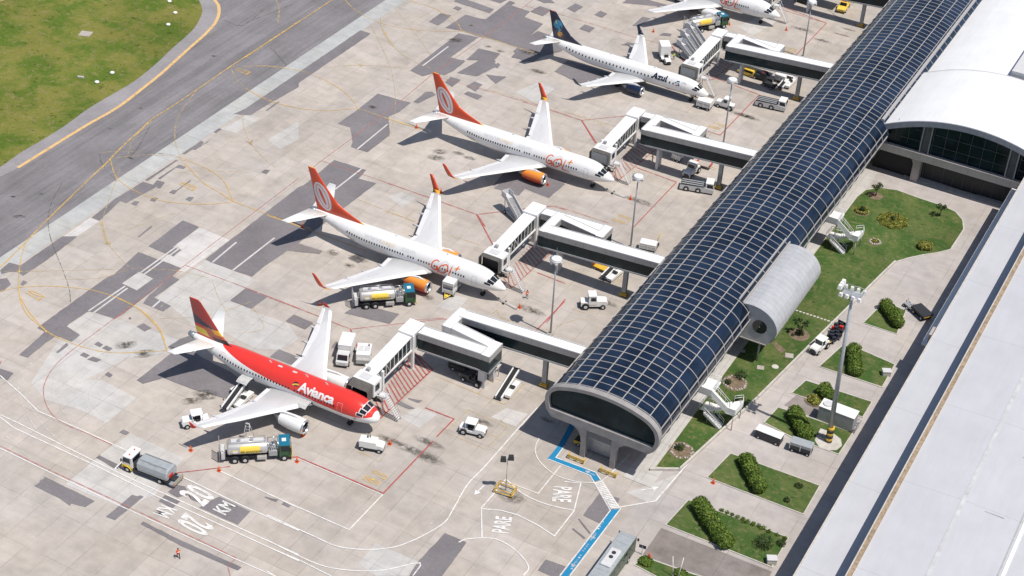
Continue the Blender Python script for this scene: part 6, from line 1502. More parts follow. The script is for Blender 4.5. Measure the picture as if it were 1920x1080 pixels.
def belt_loader(pa, pb, z0, z1, label):
    a, c = G(*pa), G(*pb); d = c-a; L = d.length; root = thing('belt_loader', label, 'belt loader', (a+c)/2, math.atan2(d.y, d.x), 'belt loaders')
    def ln(y0, y1, up, dn, name, mat):
        q = MB(); q.loft([[V((x, y0, z-dn)), V((x, y1, z-dn)), V((x, y1, z+up)), V((x, y0, z+up))] for x, z in ((-L/2, z0), (L/2, z1))], True, (True,True), False); return q.build(name, mat, root)
    ln(-.38,.38,.06,.1,'belt',M['black_p']); ln(.38,.58,.16,.2,'side_rail',M['white']); ln(-.58,-.38,.16,.2,'side_rail',M['white'])
    q = MB(); q.extr([(-2.3,.4),(1.6,.4),(1.6,.9),(.4,1.0),(-2.3,.85)], -1.5, -.62); q.build('body', M['white'], root)
    q = MB(); q.box((-.4,-1.05,1.1), (.5,.7,.4)); q.box((-.7,-1.05,1.4), (.1,.7,.5)); q.build('seat', M['dark'], root)
    q = MB(); q.tube([(.6,-.3,.5),(.9,-.3,(z0+z1)/2)], .07, 6); q.tube([(.6,.3,.5),(.9,.3,(z0+z1)/2)], .07, 6); q.box((-.3,0,.45), (3.6,1.1,.22)); q.build('lift_frame', M['grey'], root)
    wheels(root, [(-1.7,-1.15),(-1.7,.45),(1.2,-1.15),(1.2,.45)], .36, .24)
belt_loader((421,776), (478,722), 1.0, 3.3, 'belt loader raised to the open rear hold of the red airliner'); belt_loader((934,752), (968,708), .7, 1.9, 'belt loader parked in a yellow bay between the first and second bridges'); belt_loader((1131,527), (1160,503), .9, 1.6, 'belt loader half under the second nearest bridge'); belt_loader((1461,170), (1487,144), .7, 1.6, 'belt loader in the shade under the bridge at the blue tailed airliner')

def box_van(pa, pb, label):
    p, rz, L = at2(pa, pb); root = thing('box_truck', label, 'truck', p, rz)
    q = MB(); q.box((-1.0,0,1.95), (3.4,2.1,2.1), bev=.05); q.build('cargo_box', M['white'], root)
    q = MB(); q.extr([(.8,.55),(2.75,.55),(2.75,1.15),(2.35,1.25),(1.9,2.05),(.8,2.1)], -.95, .95); c = q.build('cab', M['lgrey'], root)
    q = MB(); q.face([V((2.36,-.8,1.27)),V((2.36,.8,1.27)),V((1.95,.75,2.02)),V((1.95,-.75,2.02))]); q.build('windscreen', M['window'], c)
    for s in (-1,1): q = MB(); q.face([V((1.0,s*.96,1.35)),V((2.1,s*.96,1.35)),V((1.8,s*.96,1.95)),V((1.0,s*.96,1.95))]); q.build('side_window', M['window'], c)
    q = MB(); q.box((0,0,.6), (5.2,1.5,.25)); q.build('chassis', M['dark'], root)
    lamps(root, 2.77, -2.72, 1.5, .8, 1.1)
    wheels(root, [(-1.9,-.9),(-1.9,.9),(1.9,-.9),(1.9,.9)], .4, .28)
box_van((655,652), (641,690), 'white box truck with grey cab beyond the wing of the red airliner')
def ac_cart(pa, pb, label, hz=1.9):
    p, rz, L = at2(pa, pb); root = thing('air_unit', label, 'air unit', p, rz)
    q = MB(); q.box((-.1,0,1.25), (3.0,2.2,1.3), bev=.06); q.build('housing', M['white'], root)
    for s in (-.5,.5): q = MB(); q.box((-.2,s,1.92), (1.3,.85,.06)); q.build('vent', M['lgrey'], root)
    q = MB(); q.cyl((-.9,.7,1.9),(-.9,.7,2.25),.1,.1,8); q.build('exhaust', M['dark'], root)
    q = MB(); q.box((1.7,0,.9), (.6,2.0,.7)); q.box((0,0,.5), (3.2,1.9,.2)); q.build('front_panel', M['grey'], root)
    q = MB(); q.tube([(1.9,.7,.5),(3.6,1.0,.35)], .16, 8); q.build('air_hose', M['vyel'], root)
    wheels(root, [(-1.1,-.95),(-1.1,.95),(1.1,-.95),(1.1,.95)], .35, .24)
ac_cart((685,660), (680,686), 'white air unit with two grey vents and a yellow hose beside the nearest bridge')

def stairs_truck(pa, pb, label, h=3.0, tall=True):
    """passenger steps; base at pa, top towards pb"""
    p, rz, L = at2(pa, pb); root = thing('passenger_steps', label, 'passenger steps', p, rz, 'grey passenger steps on wheels')
    run = 5.2
    q = MB()
    for k in range(16): t = k/15; q.box((-run/2+run*t, 0, .5+(h-.5)*t), (.36,1.3,.07))
    q.build('treads', M['galv'], root)
    q = MB()
    for s in (-1,1):
        q.loft([[V((x, s*.68, z-.25)), V((x, s*.76, z-.25)), V((x, s*.76, z+.7)), V((x, s*.68, z+.7))] for x, z in ((-run/2-.2,.45),(run/2,h))], True, (True,True), False)
        q.loft([[V((x, s*.72, h-.2)), V((x, s*.78, h-.2)), V((x, s*.78, h+1.0)), V((x, s*.72, h+1.0))] for x in (run/2, run/2+1.5)], True, (True,True), False)
    q.build('side_panel', M['lgrey'], root)
    q = MB(); q.box((run/2+.75,0,h), (1.6,1.6,.1)); q.box((run/2+1.45,0,h+.5), (.1,1.5,.9)); q.build('top_platform', M['lgrey'], root)
    q = MB(); q.box((.3,0,.55), (6.0,1.7,.2))
    for s in (-.6,.6):
        q.tube([(run/2+.4,s,.6),(run/2+.6,s,h)], .07, 6); q.tube([(0,s,.6),(run/2+.4,s,h-.2)], .06, 6); q.tube([(run/2+1.2,s,.6),(.6,s,h*.6)], .05, 6)
        for xx in (-2.2,3.2): q.tube([(xx,s*1.6,.5),(xx,s*1.6,0)], .05, 6)
    q.build('support_frame', M['galv'], root)
    wheels(root, [(-1.8,-.85),(-1.8,.85),(2.6,-.85),(2.6,.85)], .35, .22)
stairs_truck((982,425), (954,398), 'grey passenger steps beside the second nearest bridge, an orange tailed airliner behind')
stairs_truck((1316,112), (1284,90), 'grey passenger steps of the cluster behind the blue tailed airliner, middle one'); stairs_truck((1326,98), (1294,76), 'grey passenger steps of the cluster behind the blue tailed airliner, nearest the fuel truck'); stairs_truck((1310,126), (1278,105), 'grey passenger steps of the cluster behind the blue tailed airliner, nearest the box trailer', 2.6)
def high_box(pa, pb, label):
    p, rz, L = at2(pa, pb); root = thing('box_trailer', label, 'trailer', p, rz)
    q = MB(); q.box((-.4,0,2.0), (2.9,2.1,2.5), bev=.05); q.build('cargo_box', M['white'], root)
    q = MB(); q.box((1.5,0,.85), (1.2,1.9,.2)); q.box((0,0,.6), (3.8,1.6,.2)); q.build('deck', M['white'], root)
    wheels(root, [(-1.2,-.85),(-1.2,.85),(1.3,-.85),(1.3,.85)], .38, .25)
high_box((1241,98), (1249,120), 'tall white box trailer behind the blue tailed airliner')

def car(pa, pb, label, mat, kind='pickup', sc=1.0):
    p, rz, L = at2(pa, pb); root = thing('service_car', label, 'car', p, rz); root.scale = (sc,)*3
    if kind == 'pickup':
        q = MB(); q.extr([(-2.4,.45),(2.4,.45),(2.45,.9),(2.2,1.02),(1.0,1.1),(-2.45,1.1)], -.88, .88); q.build('body', mat, root)
        q = MB(); q.extr([(-.6,1.1),(1.0,1.1),(.5,1.72),(-.35,1.74)], -.78, .78); c = q.build('cab', mat, root)
        q = MB(); q.face([V((.99,-.7,1.14)),V((.99,.7,1.14)),V((.56,.66,1.68)),V((.56,-.66,1.68))]); q.build('windscreen', M['window'], c)
        q = MB(); q.box((-1.5,0,1.13), (1.6,1.5,.06)); q.build('load_bed', M['dark'], root)
        q = MB(); q.box((.05,0,1.8), (.25,1.1,.12)); q.build('light_bar', M['redp'], c)
    else:
        q = MB(); q.extr([(-2.3,.4),(2.3,.4),(2.35,.85),(1.5,1.1),(.7,1.9),(-2.2,1.95),(-2.35,1.1)], -.9, .9); c = q.build('body', mat, root)
        for s in (-1,1): q = MB(); q.face([V((-2.0,s*.915,1.2)),V((1.1,s*.915,1.2)),V((.6,s*.915,1.75)),V((-2.0,s*.915,1.78))]); q.build('side_window', M['window'], c)
        q = MB(); q.face([V((1.5,-.75,1.12)),V((1.5,.75,1.12)),V((.74,.7,1.86)),V((.74,-.7,1.86))]); q.build('windscreen', M['window'], c)
        q = MB(); q.box((-.8,0,1.96), (2.6,1.5,.05)); q.build('roof', mat, c)
    lamps(root, 2.44, -2.46, 1.4, .75, .85)
    wheels(root, [(-1.5,-.82),(-1.5,.82),(1.5,-.82),(1.5,.82)], .36, .24)
car((1586,9), (1576,25), 'yellow pickup near the pillar of the farthest bridge', M['vyel'], sc=1.1)
car((1408,143), (1392,137), 'yellow service car in the shade under the bridge at the blue tailed airliner', M['vyel'], 'van', .8)
car((855,690), (885,700), 'dark car with a red bumper in the shade of the nearest bridge', M['dark'], 'van', 1.0)
covered_cart((1518,852), (1484,841), 'grey roofed cart with dark sides parked beside the floodlight mast bed', 1.75, 1.6, 3.3, False, None, M['dark'], M['cylgrey'])
car((1091,833), (1111,840), 'yellow forklift-like truck in the dark under the pier gable', M['yellow'], 'pickup', .8)
car((1420,146), (1440,152), 'dark service truck in the shade under the bridge at the blue tailed airliner', M['dark'], 'pickup', 1.0)
car((1497,2), (1515,8), 'dark car in the shade under the farthest bridge', M['dark'], 'van', .9)
def crate(px, py, d, label, mat, name='cargo_container', rz=0.0, cat='container', legs=False):
    p = G(px, py); root = thing(name, label, cat, p, rz)
    q = MB(); q.box((0,0,d[2]/2+.18), d, bev=.05); q.build('body', mat, root)
    q = MB(); q.box((0,0,d[2]+.21), (d[0]+.06,d[1]+.06,.07)); q.build('lid', M['white'] if mat is not M['black_p'] else mat, root)
    q = MB()
    for sx in (-1,1):
        for sy in (-1,1): q.box((sx*(d[0]/2-.2),sy*(d[1]/2-.2),.09), (.3,.3,.18))
    q.build('foot', M['dark'], root)
    return root
crate(1124, 845, (4.2,1.8,2.3), 'grey cabinet standing between the two legs of the pier gable', M['galv'], 'equipment_cabinet', cat='cabinet')
r = crate(1568, 792, (5.6,2.2,2.5), 'white roofed grey generator container behind the floodlight mast', M['grey'], 'generator_container', -.02)
q = MB(); q.cyl((-1.8,0,2.75),(-1.8,0,2.95),.7,.7,20); q.build('fan_cowl', M['lgrey'], r)
q = MB()
for k in range(4): q.box((3.1,-.9+k*.55,.5), (.35,.4,.7))
q.tube([(2.9,-1.2,1.3),(3.4,-1.2,1.3),(3.4,1.0,1.3),(2.9,1.0,1.3)], .05, 6); q.build('side_grille', M['galv'], r)
r = crate(1441, 824, (4.0,1.5,1.35), 'long pale topped cart with rusty stains parked by a planting bed', M['dark'], 'covered_trailer', -.02, 'trailer')
wheels(r, [(-1.4,-.7),(1.4,-.7),(-1.4,.7),(1.4,.7)], .3, .2)
p = G(1727, 592); root = thing('flat_trailer', 'black flat trailer standing at the edge of the hall shade', 'trailer', p, -.62)
q = MB(); q.box((0,0,1.0), (3.4,2.0,.3)); q.box((0,0,1.17), (3.45,2.05,.06)); q.build('deck', M['dark'], root)
q = MB(); q.box((1.68,0,.9), (.06,1.8,.16)); q.build('reflector_strip', M['yellow'], root)
q = MB(); q.box((0,0,.65), (3.0,1.2,.4)); q.build('chassis', M['black_p'], root); wheels(root, [(-1,-.85),(-1,.85),(1,-.85),(1,.85)], .38, .25)
p = G(1703, 576); root = thing('trailer_dolly', 'small dark wheeled drawbar dolly coupled to the black flat trailer', 'dolly', p, -.5)
q = MB(); q.box((0,0,.5), (1.5,1.0,.2)); q.tube([(.7,.4,.5),(1.9,.2,.6)], .06, 6); q.tube([(-.6,.4,.5),(-1.4,1.3,.5)], .07, 6); q.tube([(.2,-.4,.5),(.6,-1.3,.5)], .07, 6); q.build('frame', M['galv'], root)
q = MB(); q.tube([(.9+.7*cos(a),.9*sin(a),.75) for a in [2*pi*k/14 for k in range(15)]], .05, 6); q.build('hose_loop', M['grey'], root); wheels(root, [(-.5,-.6),(-.5,.6),(.5,-.6),(.5,.6)], .3, .2)
for k, (pa, pb, lb) in enumerate((((1570,632),(1553,643),'black baggage cart heaped with dark bags, nearest behind the garden road tractor'), ((1577,617),(1562,629),'black baggage cart with red bags on top, last behind the garden road tractor'))):
    p, rz, L = at2(pa, pb); root = thing('baggage_cart', lb, 'cart', p, rz, 'loaded baggage carts')
    q = MB(); q.box((0,0,.6), (2.4,1.6,.18)); q.box((-1.2,0,1.1), (.08,1.6,1.0)); q.build('deck', M['dark'], root)
    q = MB(); q.tube([(1.2,-.5,.5),(2.1,0,.4)], .08, 6); q.tube([(1.2,.5,.5),(2.1,0,.4)], .08, 6); q.box((1.5,0,.48),(.4,.5,.08)); q.build('tow_bar', M['vyel'], root); wheels(root, [(-.8,-.7),(-.8,.7),(.8,-.7),(.8,.7)], .26, .18)
    for j in range(9):
        w = MB(); mt = (M['navycloth'], M['dark'], M['redp'] if k else M['navycloth'], M['navycloth'], M['bluep'] if j == 5 else M['dark'])[j % 5]
        bx, by, bz = -.8+.7*(j % 3), -.5+.5*((j//3) % 3), .98+.3*((j*7) % 2)
        w.box((0,0,0), (.65,.42,.5), rz=random.uniform(-.4,.4), bev=.06); o = w.build('suitcase', mt)
        o.location = root.location + Matrix.Rotation(rz, 3, 'Z') @ V((bx, by, bz))
        tag(o, ('dark suitcase heaped on the nearest black baggage cart' if not k else 'suitcase heaped on the last black baggage cart'), 'suitcase', 'suitcases on the garden road carts')
def small_cart(pa, pb, label, mat, top):
    p, rz, L = at2(pa, pb); root = thing('flat_cart', label, 'cart', p, rz, 'open flat carts under the bridges')
    q = MB(); q.box((0,0,.6), (2.8,1.6,.16)); q.build('deck', mat, root)
    q = MB(); q.box((-1.35,0,.95), (.08,1.5,.6)); q.box((1.35,0,.95), (.08,1.5,.6)); q.build('end_rail', top, root)
    q = MB(); q.tube([(1.3,0,.5),(2.4,0,.4)], .06, 6); q.build('tow_bar', M['yellow'], root); wheels(root, [(-.9,-.65),(-.9,.65),(.9,-.65),(.9,.65)], .26, .18)
small_cart((1310,310), (1330,316), 'pale flat cart with red rail half shaded under the third nearest bridge', M['conc'], M['redp'])
small_cart((1118,501), (1138,510), 'flat cart with yellow and red gear half shaded under the second nearest bridge', M['yellow'], M['orange'])
small_cart((1437,160), (1448,166), 'dark flat cart in the shade under the bridge at the blue tailed airliner', M['dark'], M['dark'])
p = G(922, 712); root = thing('equipment_cabinet', 'pale cabinet with an open yellow frame at the end of the nearest bridge ramp', 'cabinet', p, .02)
q = MB(); q.box((0,.2,1.2), (.8,1.0,2.2)); q.build('body', M['lgrey'], root)
q = MB(); q.tube([(.5,-.5,.1),(.5,-.5,2.0),(.5,1.2,2.0),(.5,1.2,.1)], .06, 6); q.box((.2,.9,2.1), (1.0,1.6,.14)); q.build('frame', M['concl'], root)

# bus at the near edge
p = G(1150, 1052); e = G(1196, 990); a = G(1112, 1110)
root = thing('bus', 'long grey roofed bus at the bottom edge beside the blue walkway', 'bus', G(1139, 1082), RAD(90)-.0)
q = MB(); q.box((0,0,1.75), (12.0,2.5,2.7), bev=.16); bd = q.build('body', paint('bus_green', (.10,.15,.09), .4, var=.2), root)
q = MB(); q.box((0,0,3.12), (11.7,2.35,.12), bev=.05)
for k in range(8): q.box((-5.2+k*1.5,0,3.2), (.05,2.2,.03))
q.build('roof', M['cylgrey'], root)
q = MB(); q.box((.4,0,3.3), (3.6,1.5,.28), bev=.1); ac = q.build('roof_unit', M['lgrey'], root)
for x in (-.6,.3): q = MB(); q.cyl((x+1.0,0,3.44),(x+1.0,0,3.5),.3,.3,14); q.build('fan', M['dark'], ac)
for s in (-1,1):
    for k in range(7): q = MB(); q.box((-4.7+k*1.5,s*1.255,2.2), (1.3,.03,.95)); q.build('side_window', M['window'], bd)
q = MB(); q.box((6.01,0,2.1), (.04,2.2,1.3)); q.build('windscreen', M['window'], bd); wheels(root, [(-3.8,-1.1),(-3.8,1.1),(3.9,-1.1),(3.9,1.1)], .5, .3)
for s in (-1,1): q = MB(); q.box((6.15,s*1.4,2.5), (.15,.25,.4)); q.build('mirror', M['dark'], root)
# tow bars, fuelling ladder, chocks
for (pa, pb, lb) in (((934,563),(968,581),'white tow bar at the nose wheel of the nearest orange tailed airliner'), ((1137,358),(1172,372),'white tow bar at the nose wheel of the farther orange tailed airliner'), ((1298,181),(1313,190),'dark tow bar at the nose wheel of the blue tailed airliner')):
    p, rz, L = at2(pa, pb); root = thing('tow_bar', lb, 'tow bar', p, rz)
    q = MB(); q.cyl((-L/2,0,.35),(L/2,0,.35),.09,.09,10); q.build('bar', M['lgrey'] if 'white' in lb else M['dark'], root)
    q = MB(); q.box((-L/2,0,.35), (.3,.5,.2)); q.box((L/2,0,.35),(.35,.16,.14)); q.build('head', M['galv'], root); wheels(root, [(-.6,-.35),(-.6,.35)], .2, .12, hub=False)
p = G(466, 826); root = thing('folding_ladder', 'thin folding ladder standing under the wing of the red airliner', 'ladder', p, .3)
q = MB()
for s in (-.5,.5): q.tube([(s*1.3,-.9,0),(s*.5,0,3.2)], .04, 6); q.tube([(s*1.3,.9,0),(s*.5,0,3.2)], .04, 6)
for k in range(7): t = k/7; q.tube([(-.65+.4*t,-.9+.9*t,3.2*t),(.65-.4*t,-.9+.9*t,3.2*t)], .03, 5)
q.build('frame', M['lgrey'], root)
q = MB(); q.box((0,0,3.22), (.6,.3,.06)); q.build('top_step', M['grey'], root)
p = G(1230, 462); root = thing('yellow_boom', 'small yellow boom post beyond the second nearest bridge', 'boom', p)
q = MB(); q.box((0,0,.4), (.9,.7,.5)); q.build('base', M['dark'], root); q = MB(); q.tube([(0,0,.5),(.3,.6,2.6)], .08, 6); q.build('arm', M['yellow'], root)
# cones
def cone(px, py, label):
    p = G(px, py); root = thing('traffic_cone', label, 'traffic cone', p, 0, 'orange traffic cones on the apron')
    q = MB(); q.box((0,0,.04), (.55,.55,.08)); q.build('base', M['orange'], root); q = MB(); q.cyl((0,0,.08),(0,0,.95),.22,.05,12); q.build('shaft', M['orange'], root)
    q = MB(); q.cyl((0,0,.42),(0,0,.6),.155,.115,12); q.build('band', M['white'], root)
for px, py, lb in ((358,845,'orange cone by the shadow tip of the red airliner wing'), (411,883,'orange cone below the rear of the fuel truck at the red airliner'), (557,866,'orange cone right of the green cab of the fuel truck at the red airliner'), (568,817,'orange cone just below the engine of the red airliner'), (731,833,'orange cone right of the low white power unit'), (600,572,'orange cone left of the fuel truck beside the orange engine'),
                   (797,549,'orange cone between the orange engine and the tall white cart'), (974,577,'orange cone at the end of the white tow bar of the nearest orange tailed airliner'), (827,361,'orange cone near the far winglet tip of the nearest orange tailed airliner'), (567,426,'orange cone under the tail of the nearest orange tailed airliner'), (1027,348,'orange cone below the orange engine of the farther airliner'), (1182,374,'orange cone at the end of the tow bar of the farther orange tailed airliner'),
                   (781,240,'orange cone under the tail of the farther orange tailed airliner'), (1225,60,'orange cone left of the farthest fuel truck'), (1367,47,'orange cone right of the green cab of the farthest fuel truck'), (1474,57,'orange cone in front of the nose of the farthest airliner'), (1337,906,'orange cone at the corner of a planting bed'), (1217,1045,'orange cone by the blue sign at the nearest planting bed')): cone(px, py, lb)
p = G(1203, 1040); root = thing('sign', 'dark blue sign board on a post by the nearest planting bed', 'sign', p, .1)
q = MB(); q.cyl((0,0,0),(0,0,1.6),.04,.04,8); q.build('post', M['galv'], root); q = MB(); q.box((0,0,1.5), (1.0,.05,.55)); q.build('board', M['navy'], root)
for px, py, h, lb in ((1262,1082,3.4,'leaning white pole at the bottom edge, left of its pair'), (1270,1088,4.2,'leaning white pole at the bottom edge, right of its pair')):
    p = G(px, py); root = thing('flag_pole', lb, 'pole', p); q = MB(); q.cyl((0,0,0),(.35 if 'right' in lb else -.5,.2,h),.07,.05,8); q.build('pole', M['white'], root)
    q = MB(); q.box((0,0,.1), (.3,.3,.2)); q.build('foot', M['grey'], root)
for k, (x, y) in enumerate(((1090,14),(1127,88),(1082,164),(722,474),(624,534))):
    p = Z('i', x, y); root = thing('edge_marker', ('white domed marker in the grass, farthest of five', 'white domed marker in the grass, second farthest of five', 'white domed marker in the grass, middle of five', 'white domed marker in the grass, second nearest of five', 'white domed marker in the grass, nearest of five')[k], 'marker', p, 0, 'white markers in the infield')
    q = MB(); q.cyl((0,0,0),(0,0,.2),.28,.26,12); q.build('base', M['conc'], root); q = MB(); q.ball((0,0,.25), .48, (1,1,.6)); q.build('dome', M['white'], root)
p = Z('i', 520, 503); q = MB(); q.box((p.x,p.y,.25), (1.3,.4,.4), rz=.3, bev=.06); tag(q.build('marker_board', M['concl']), 'low pale marker board lying in the infield grass', 'marker')

# ------------------------------------------------------------------ people
def person(px, py, head, label, top, legs, arms=((-.1,-.35),(.15,.3)), stride=.22, hair=None):
    p = G(px, py); root = thing('person', label, 'person', p, head)
    V_ = [(0,0,.95),(0,0,1.18),(0,0,1.42),(0,0,1.52),(0,0,1.64), (.0,.10,.9),(stride*.5,.11,.5),(stride,.11,.09),(stride+.14,.11,.05), (.0,-.10,.9),(-stride*.4,-.11,.5),(-stride,-.11,.09),(-stride+.14,-.11,.05)]
    E_ = [(0,1),(1,2),(2,3),(3,4),(0,5),(5,6),(6,7),(7,8),(0,9),(9,10),(10,11),(11,12)]; R_ = [.15,.145,.16,.06,.105,.1,.075,.05,.05,.1,.075,.05,.05]
    for s, (ex, hx) in zip((1,-1), arms):
        k = len(V_); V_ += [(0,s*.2,1.4),(ex*.5,s*.27,1.14),(hx,s*.25,.92),(hx+.08,s*.24,.86)]; E_ += [(2,k),(k,k+1),(k+1,k+2),(k+2,k+3)]; R_ += [.075,.052,.042,.04]
    me = bpy.data.meshes.new('body'); me.from_pydata([V(v) for v in V_], E_, []); o = bpy.data.objects.new('body', me); COL.objects.link(o); o.parent = root
    me.materials.append(legs); me.materials.append(top); me.materials.append(M['skin'])
    md = o.modifiers.new('skin', 'SKIN'); sv = me.skin_vertices[0].data
    for k, r in enumerate(R_): sv[k].radius = (r, r)
    sv[0].use_root = True
    md2 = o.modifiers.new('sub', 'SUBSURF'); md2.levels = md2.render_levels = 1
    dg = bpy.context.evaluated_depsgraph_get(); m2 = bpy.data.meshes.new_from_object(o.evaluated_get(dg)); o.modifiers.clear(); o.data = m2
    for f in m2.polygons:
        z = f.center.z; f.use_smooth = True; f.material_index = 2 if (z > 1.47 or (z < .93 and abs(f.center.y) > .2)) else (1 if z > .93 else 0)
    q = MB(); q.ball((-.01,0,1.70), .115, (1.02,.92,.85)); q.build('hair', hair or M['dark'], root)
    if top in (M['hivis'], M['hivisy']): q = MB(); q.cyl((0,0,1.12),(0,0,1.17),.19,.19,14); q.build('reflective_band', M['white'], root)
person(988, 560, 2.2, 'person in an orange vest walking before the nose of the nearest orange tailed airliner', M['hivis'], M['gcloth'])
person(946, 516, .5, 'person in dark clothes standing by the steps of the second nearest bridge', M['navycloth'], M['navycloth'], stride=.08)
person(335, 1046, -.6, 'person in an orange vest walking alone at the lower left of the apron', M['hivis'], M['navycloth'])
person(420, 765, .2, 'person in a white shirt standing behind the belt loader', M['wcloth'], M['dark'], stride=.08)
person(441, 744, 1.2, 'person in a yellow vest in the shade under the red airliner', M['hivisy'], M['navycloth'], stride=.1)
person(1263, 112, 1.8, 'person in a yellow vest beside the tall white box trailer', M['hivisy'], M['gcloth'], stride=.1)
person(1223, 303, .4, 'person in a red vest in the shade at the third nearest bridge', M['hivis'], M['navycloth'], stride=.06)
person(1120, 499, .4, 'person in a green vest under the second nearest bridge', M['hivisy'], M['navycloth'], stride=.06)

# ------------------------------------------------------------------ planting
def leaf_mat(name, c1, c2):
    m, t, b = mat_new(name); co = objco(t)
    n = noise(t, co, 1.6, 4, .7)
    g = nd(t, 'ShaderNodeNewGeometry').outputs['Random Per Island']
    c = mixc(t, ramp(t, n, [(.35, 0.0), (.65, 1.0)]), tuple(c1), tuple(c2))
    c = mixc(t, 1.0, c, ramp(t, g, [(0.0, .6), (1.0, 1.4)]), 'MULTIPLY')
    t.links.new(c, b.inputs['Base Color']); b.inputs['Roughness'].default_value = .6; b.inputs['Specular IOR Level'].default_value = .3
    b.inputs['Transmission Weight'].default_value = 0.0
    return m
M['leaf'] = leaf_mat('hedge_leaf', (.062,.128,.016), (.145,.20,.030)); M['leafy'] = leaf_mat('yellow_leaf', (.16,.18,.028), (.26,.26,.055)); M['leafd'] = leaf_mat('dark_leaf', (.03,.06,.016), (.06,.09,.025)); M['bark'] = paint('bark', (.16,.11,.075), .9, var=.25)
def leaves(q, c, r, n, s, shell=.55):
    """leaf-sized faces filling an ellipsoid, thicker towards its skin"""
    for _ in range(n):
        d = V((random.gauss(0,1), random.gauss(0,1), random.gauss(0,1))).normalized(); k = shell+(1-shell)*random.random()**.6
        p = V((c[0]+d.x*r[0]*k, c[1]+d.y*r[1]*k, max(.05, c[2]+d.z*r[2]*k)))
        u = (d + V((random.uniform(-.9,.9), random.uniform(-.9,.9), random.uniform(-.9,.9)))).normalized(); w = u.orthogonal().normalized(); v = u.cross(w)
        a = random.uniform(0, 2*pi); w, v = w*cos(a)+v*sin(a), v*cos(a)-w*sin(a); z = s*random.uniform(.6,1.3)
        f = q.bm.faces.new([q.bm.verts.new(p+x) for x in (w*z, v*z*.55, -w*z, -v*z*.55)]); f.material_index = q.mi
def hedge(pa, pb, w, h, label, mat='leaf', name='hedge', grp='clipped hedges in the planting beds'):
    a, c = G(*pa), G(*pb); d = c-a; L = d.length; root = thing(name, label, 'hedge', (a+c)/2, math.atan2(d.y, d.x), grp)
    q = MB(); n = max(2, int(L/.55)); core = MB()
    for k in range(n):
        x = -L/2+L*(k+.5)/n; ww = w*random.uniform(.9,1.1); hh = h*random.uniform(.88,1.1); yy = random.uniform(-.12,.12)
        leaves(q, (x, yy, hh*.5), (.75, ww*.5, hh*.53), 620, .15, .72)
        core.ball((x, yy, hh*.44), 1, (.62, ww*.40, hh*.44), 10, 7)
    core.build('inner_growth', M[mat], root)
    q.build('foliage', M[mat], root, False)
    q = MB()
    for k in range(n): x = -L/2+L*(k+.5)/n; q.cyl((x,0,0),(x+.1,.1,h*.6),.06,.03,6)
    q.build('stems', M['bark'], root)
hedge((1658,577), (1684,616), 2.3, 2.0, 'long clipped hedge in the small bed next to the black flat trailer')
hedge((1598,660), (1603,706), 2.3, 2.0, 'long clipped hedge in the bed beside the garden road tractor')
hedge((1540,736), (1556,754), 2.4, 2.0, 'short rounded hedge in the bed behind the generator container')
hedge((1487,778), (1509,826), 2.5, 2.1, 'long clipped hedge in the bed of the floodlight mast')
hedge((1394,866), (1424,926), 2.4, 2.1, 'long clipped hedge in the second nearest full bed')
hedge((1308,952), (1362,1030), 2.6, 2.2, 'longest clipped hedge, in the nearest full bed')
hedge((1206,1052), (1216,1060), 1.8, .8, 'low leafy clump at the left corner of the bottom bed')
hedge((1270,1076), (1283,1082), 1.6, .8, 'low leafy clump by the leaning white poles at the bottom edge')
hedge((1724,465), (1744,468), 2.2, 1.3, 'rounded yellow green bush at the far edge of the garden lawn', 'leafy', 'bush', 'bushes of the garden lawn')
def bush(r, x, y, rad, h, label, mat='leafd', n=300, grp='small plants of the garden lawn', s=.12, cat='bush', name='bush'):
    p = Z(r, x, y); root = thing(name, label, cat, p, 0, grp); q = MB(); leaves(q, (0,0,h*.5), (rad,rad,h*.55), n, s, .3); q.build('foliage', M[mat], root, False)
    q = MB()
    for k in range(4): a = k*1.6; q.cyl((0,0,0),(cos(a)*rad*.5,sin(a)*rad*.5,h*.6),.05,.02,5)
    q.build('stems', M['bark'], root)
def ringbush(r, x, y, rad, h, label, hole=.45, lobes=0, mat='leafy', n=1100):
    """flat low disc or ring of leaves"""
    p = Z(r, x, y); root = thing('flower_bed', label, 'flower bed', p, 0, 'round leafy beds of the garden lawn'); q = MB()
    for _ in range(n):
        a = random.uniform(0, 2*pi); rr = rad*(1+(.08*cos(lobes*a) if lobes else 0)); k = math.sqrt(random.uniform(hole*hole, 1))
        leaves(q, (cos(a)*rr*k, sin(a)*rr*k, h*.6), (.12,.12,h*.5), 1, .16)
    q.build('foliage', M[mat], root, False)
    q = MB()
    for k in range(12): a = k*pi/6; q.cyl((cos(a)*rad*.7,sin(a)*rad*.7,0),(cos(a)*rad*.7,sin(a)*rad*.7,h*.5),.04,.03,5)
    q.build('stems', M['bark'], root)
ringbush('f', 1075, 328, 2.6, .4, 'large scalloped disc of yellow green plants on the garden lawn', .12, 9, n=5200); ringbush('f', 875, 265, 1.25, .5, 'ring of yellow green plants around a dark shrub on the garden lawn', .55, n=800)
ringbush('p', 577, 862, 1.25, .4, 'smooth yellow green disc in a pale ring by the stepping stones', .0, n=1300); ringbush('f', 962, 457, .6, .35, 'tiny yellow green tuft in a brown ring beyond the outside stair', 0, n=260)
bush('f', 878, 258, .6, .9, 'dark shrub inside the yellow green ring on the garden lawn'); bush('f', 1078, 320, .5, .9, 'small dark shrub in the middle of the large scalloped disc')
bush('e', 1330, 510, 1.0, 1.3, 'leafy shrub at the rim of the rocky bed near the near outside stair', n=420); bush('e', 1250, 548, .6, .8, 'dark small shrub in the rocky bed near the near outside stair'); bush('n', 1420, 265, .8, .9, 'dark shrub in the brown bed nearest the pier gable', n=380)
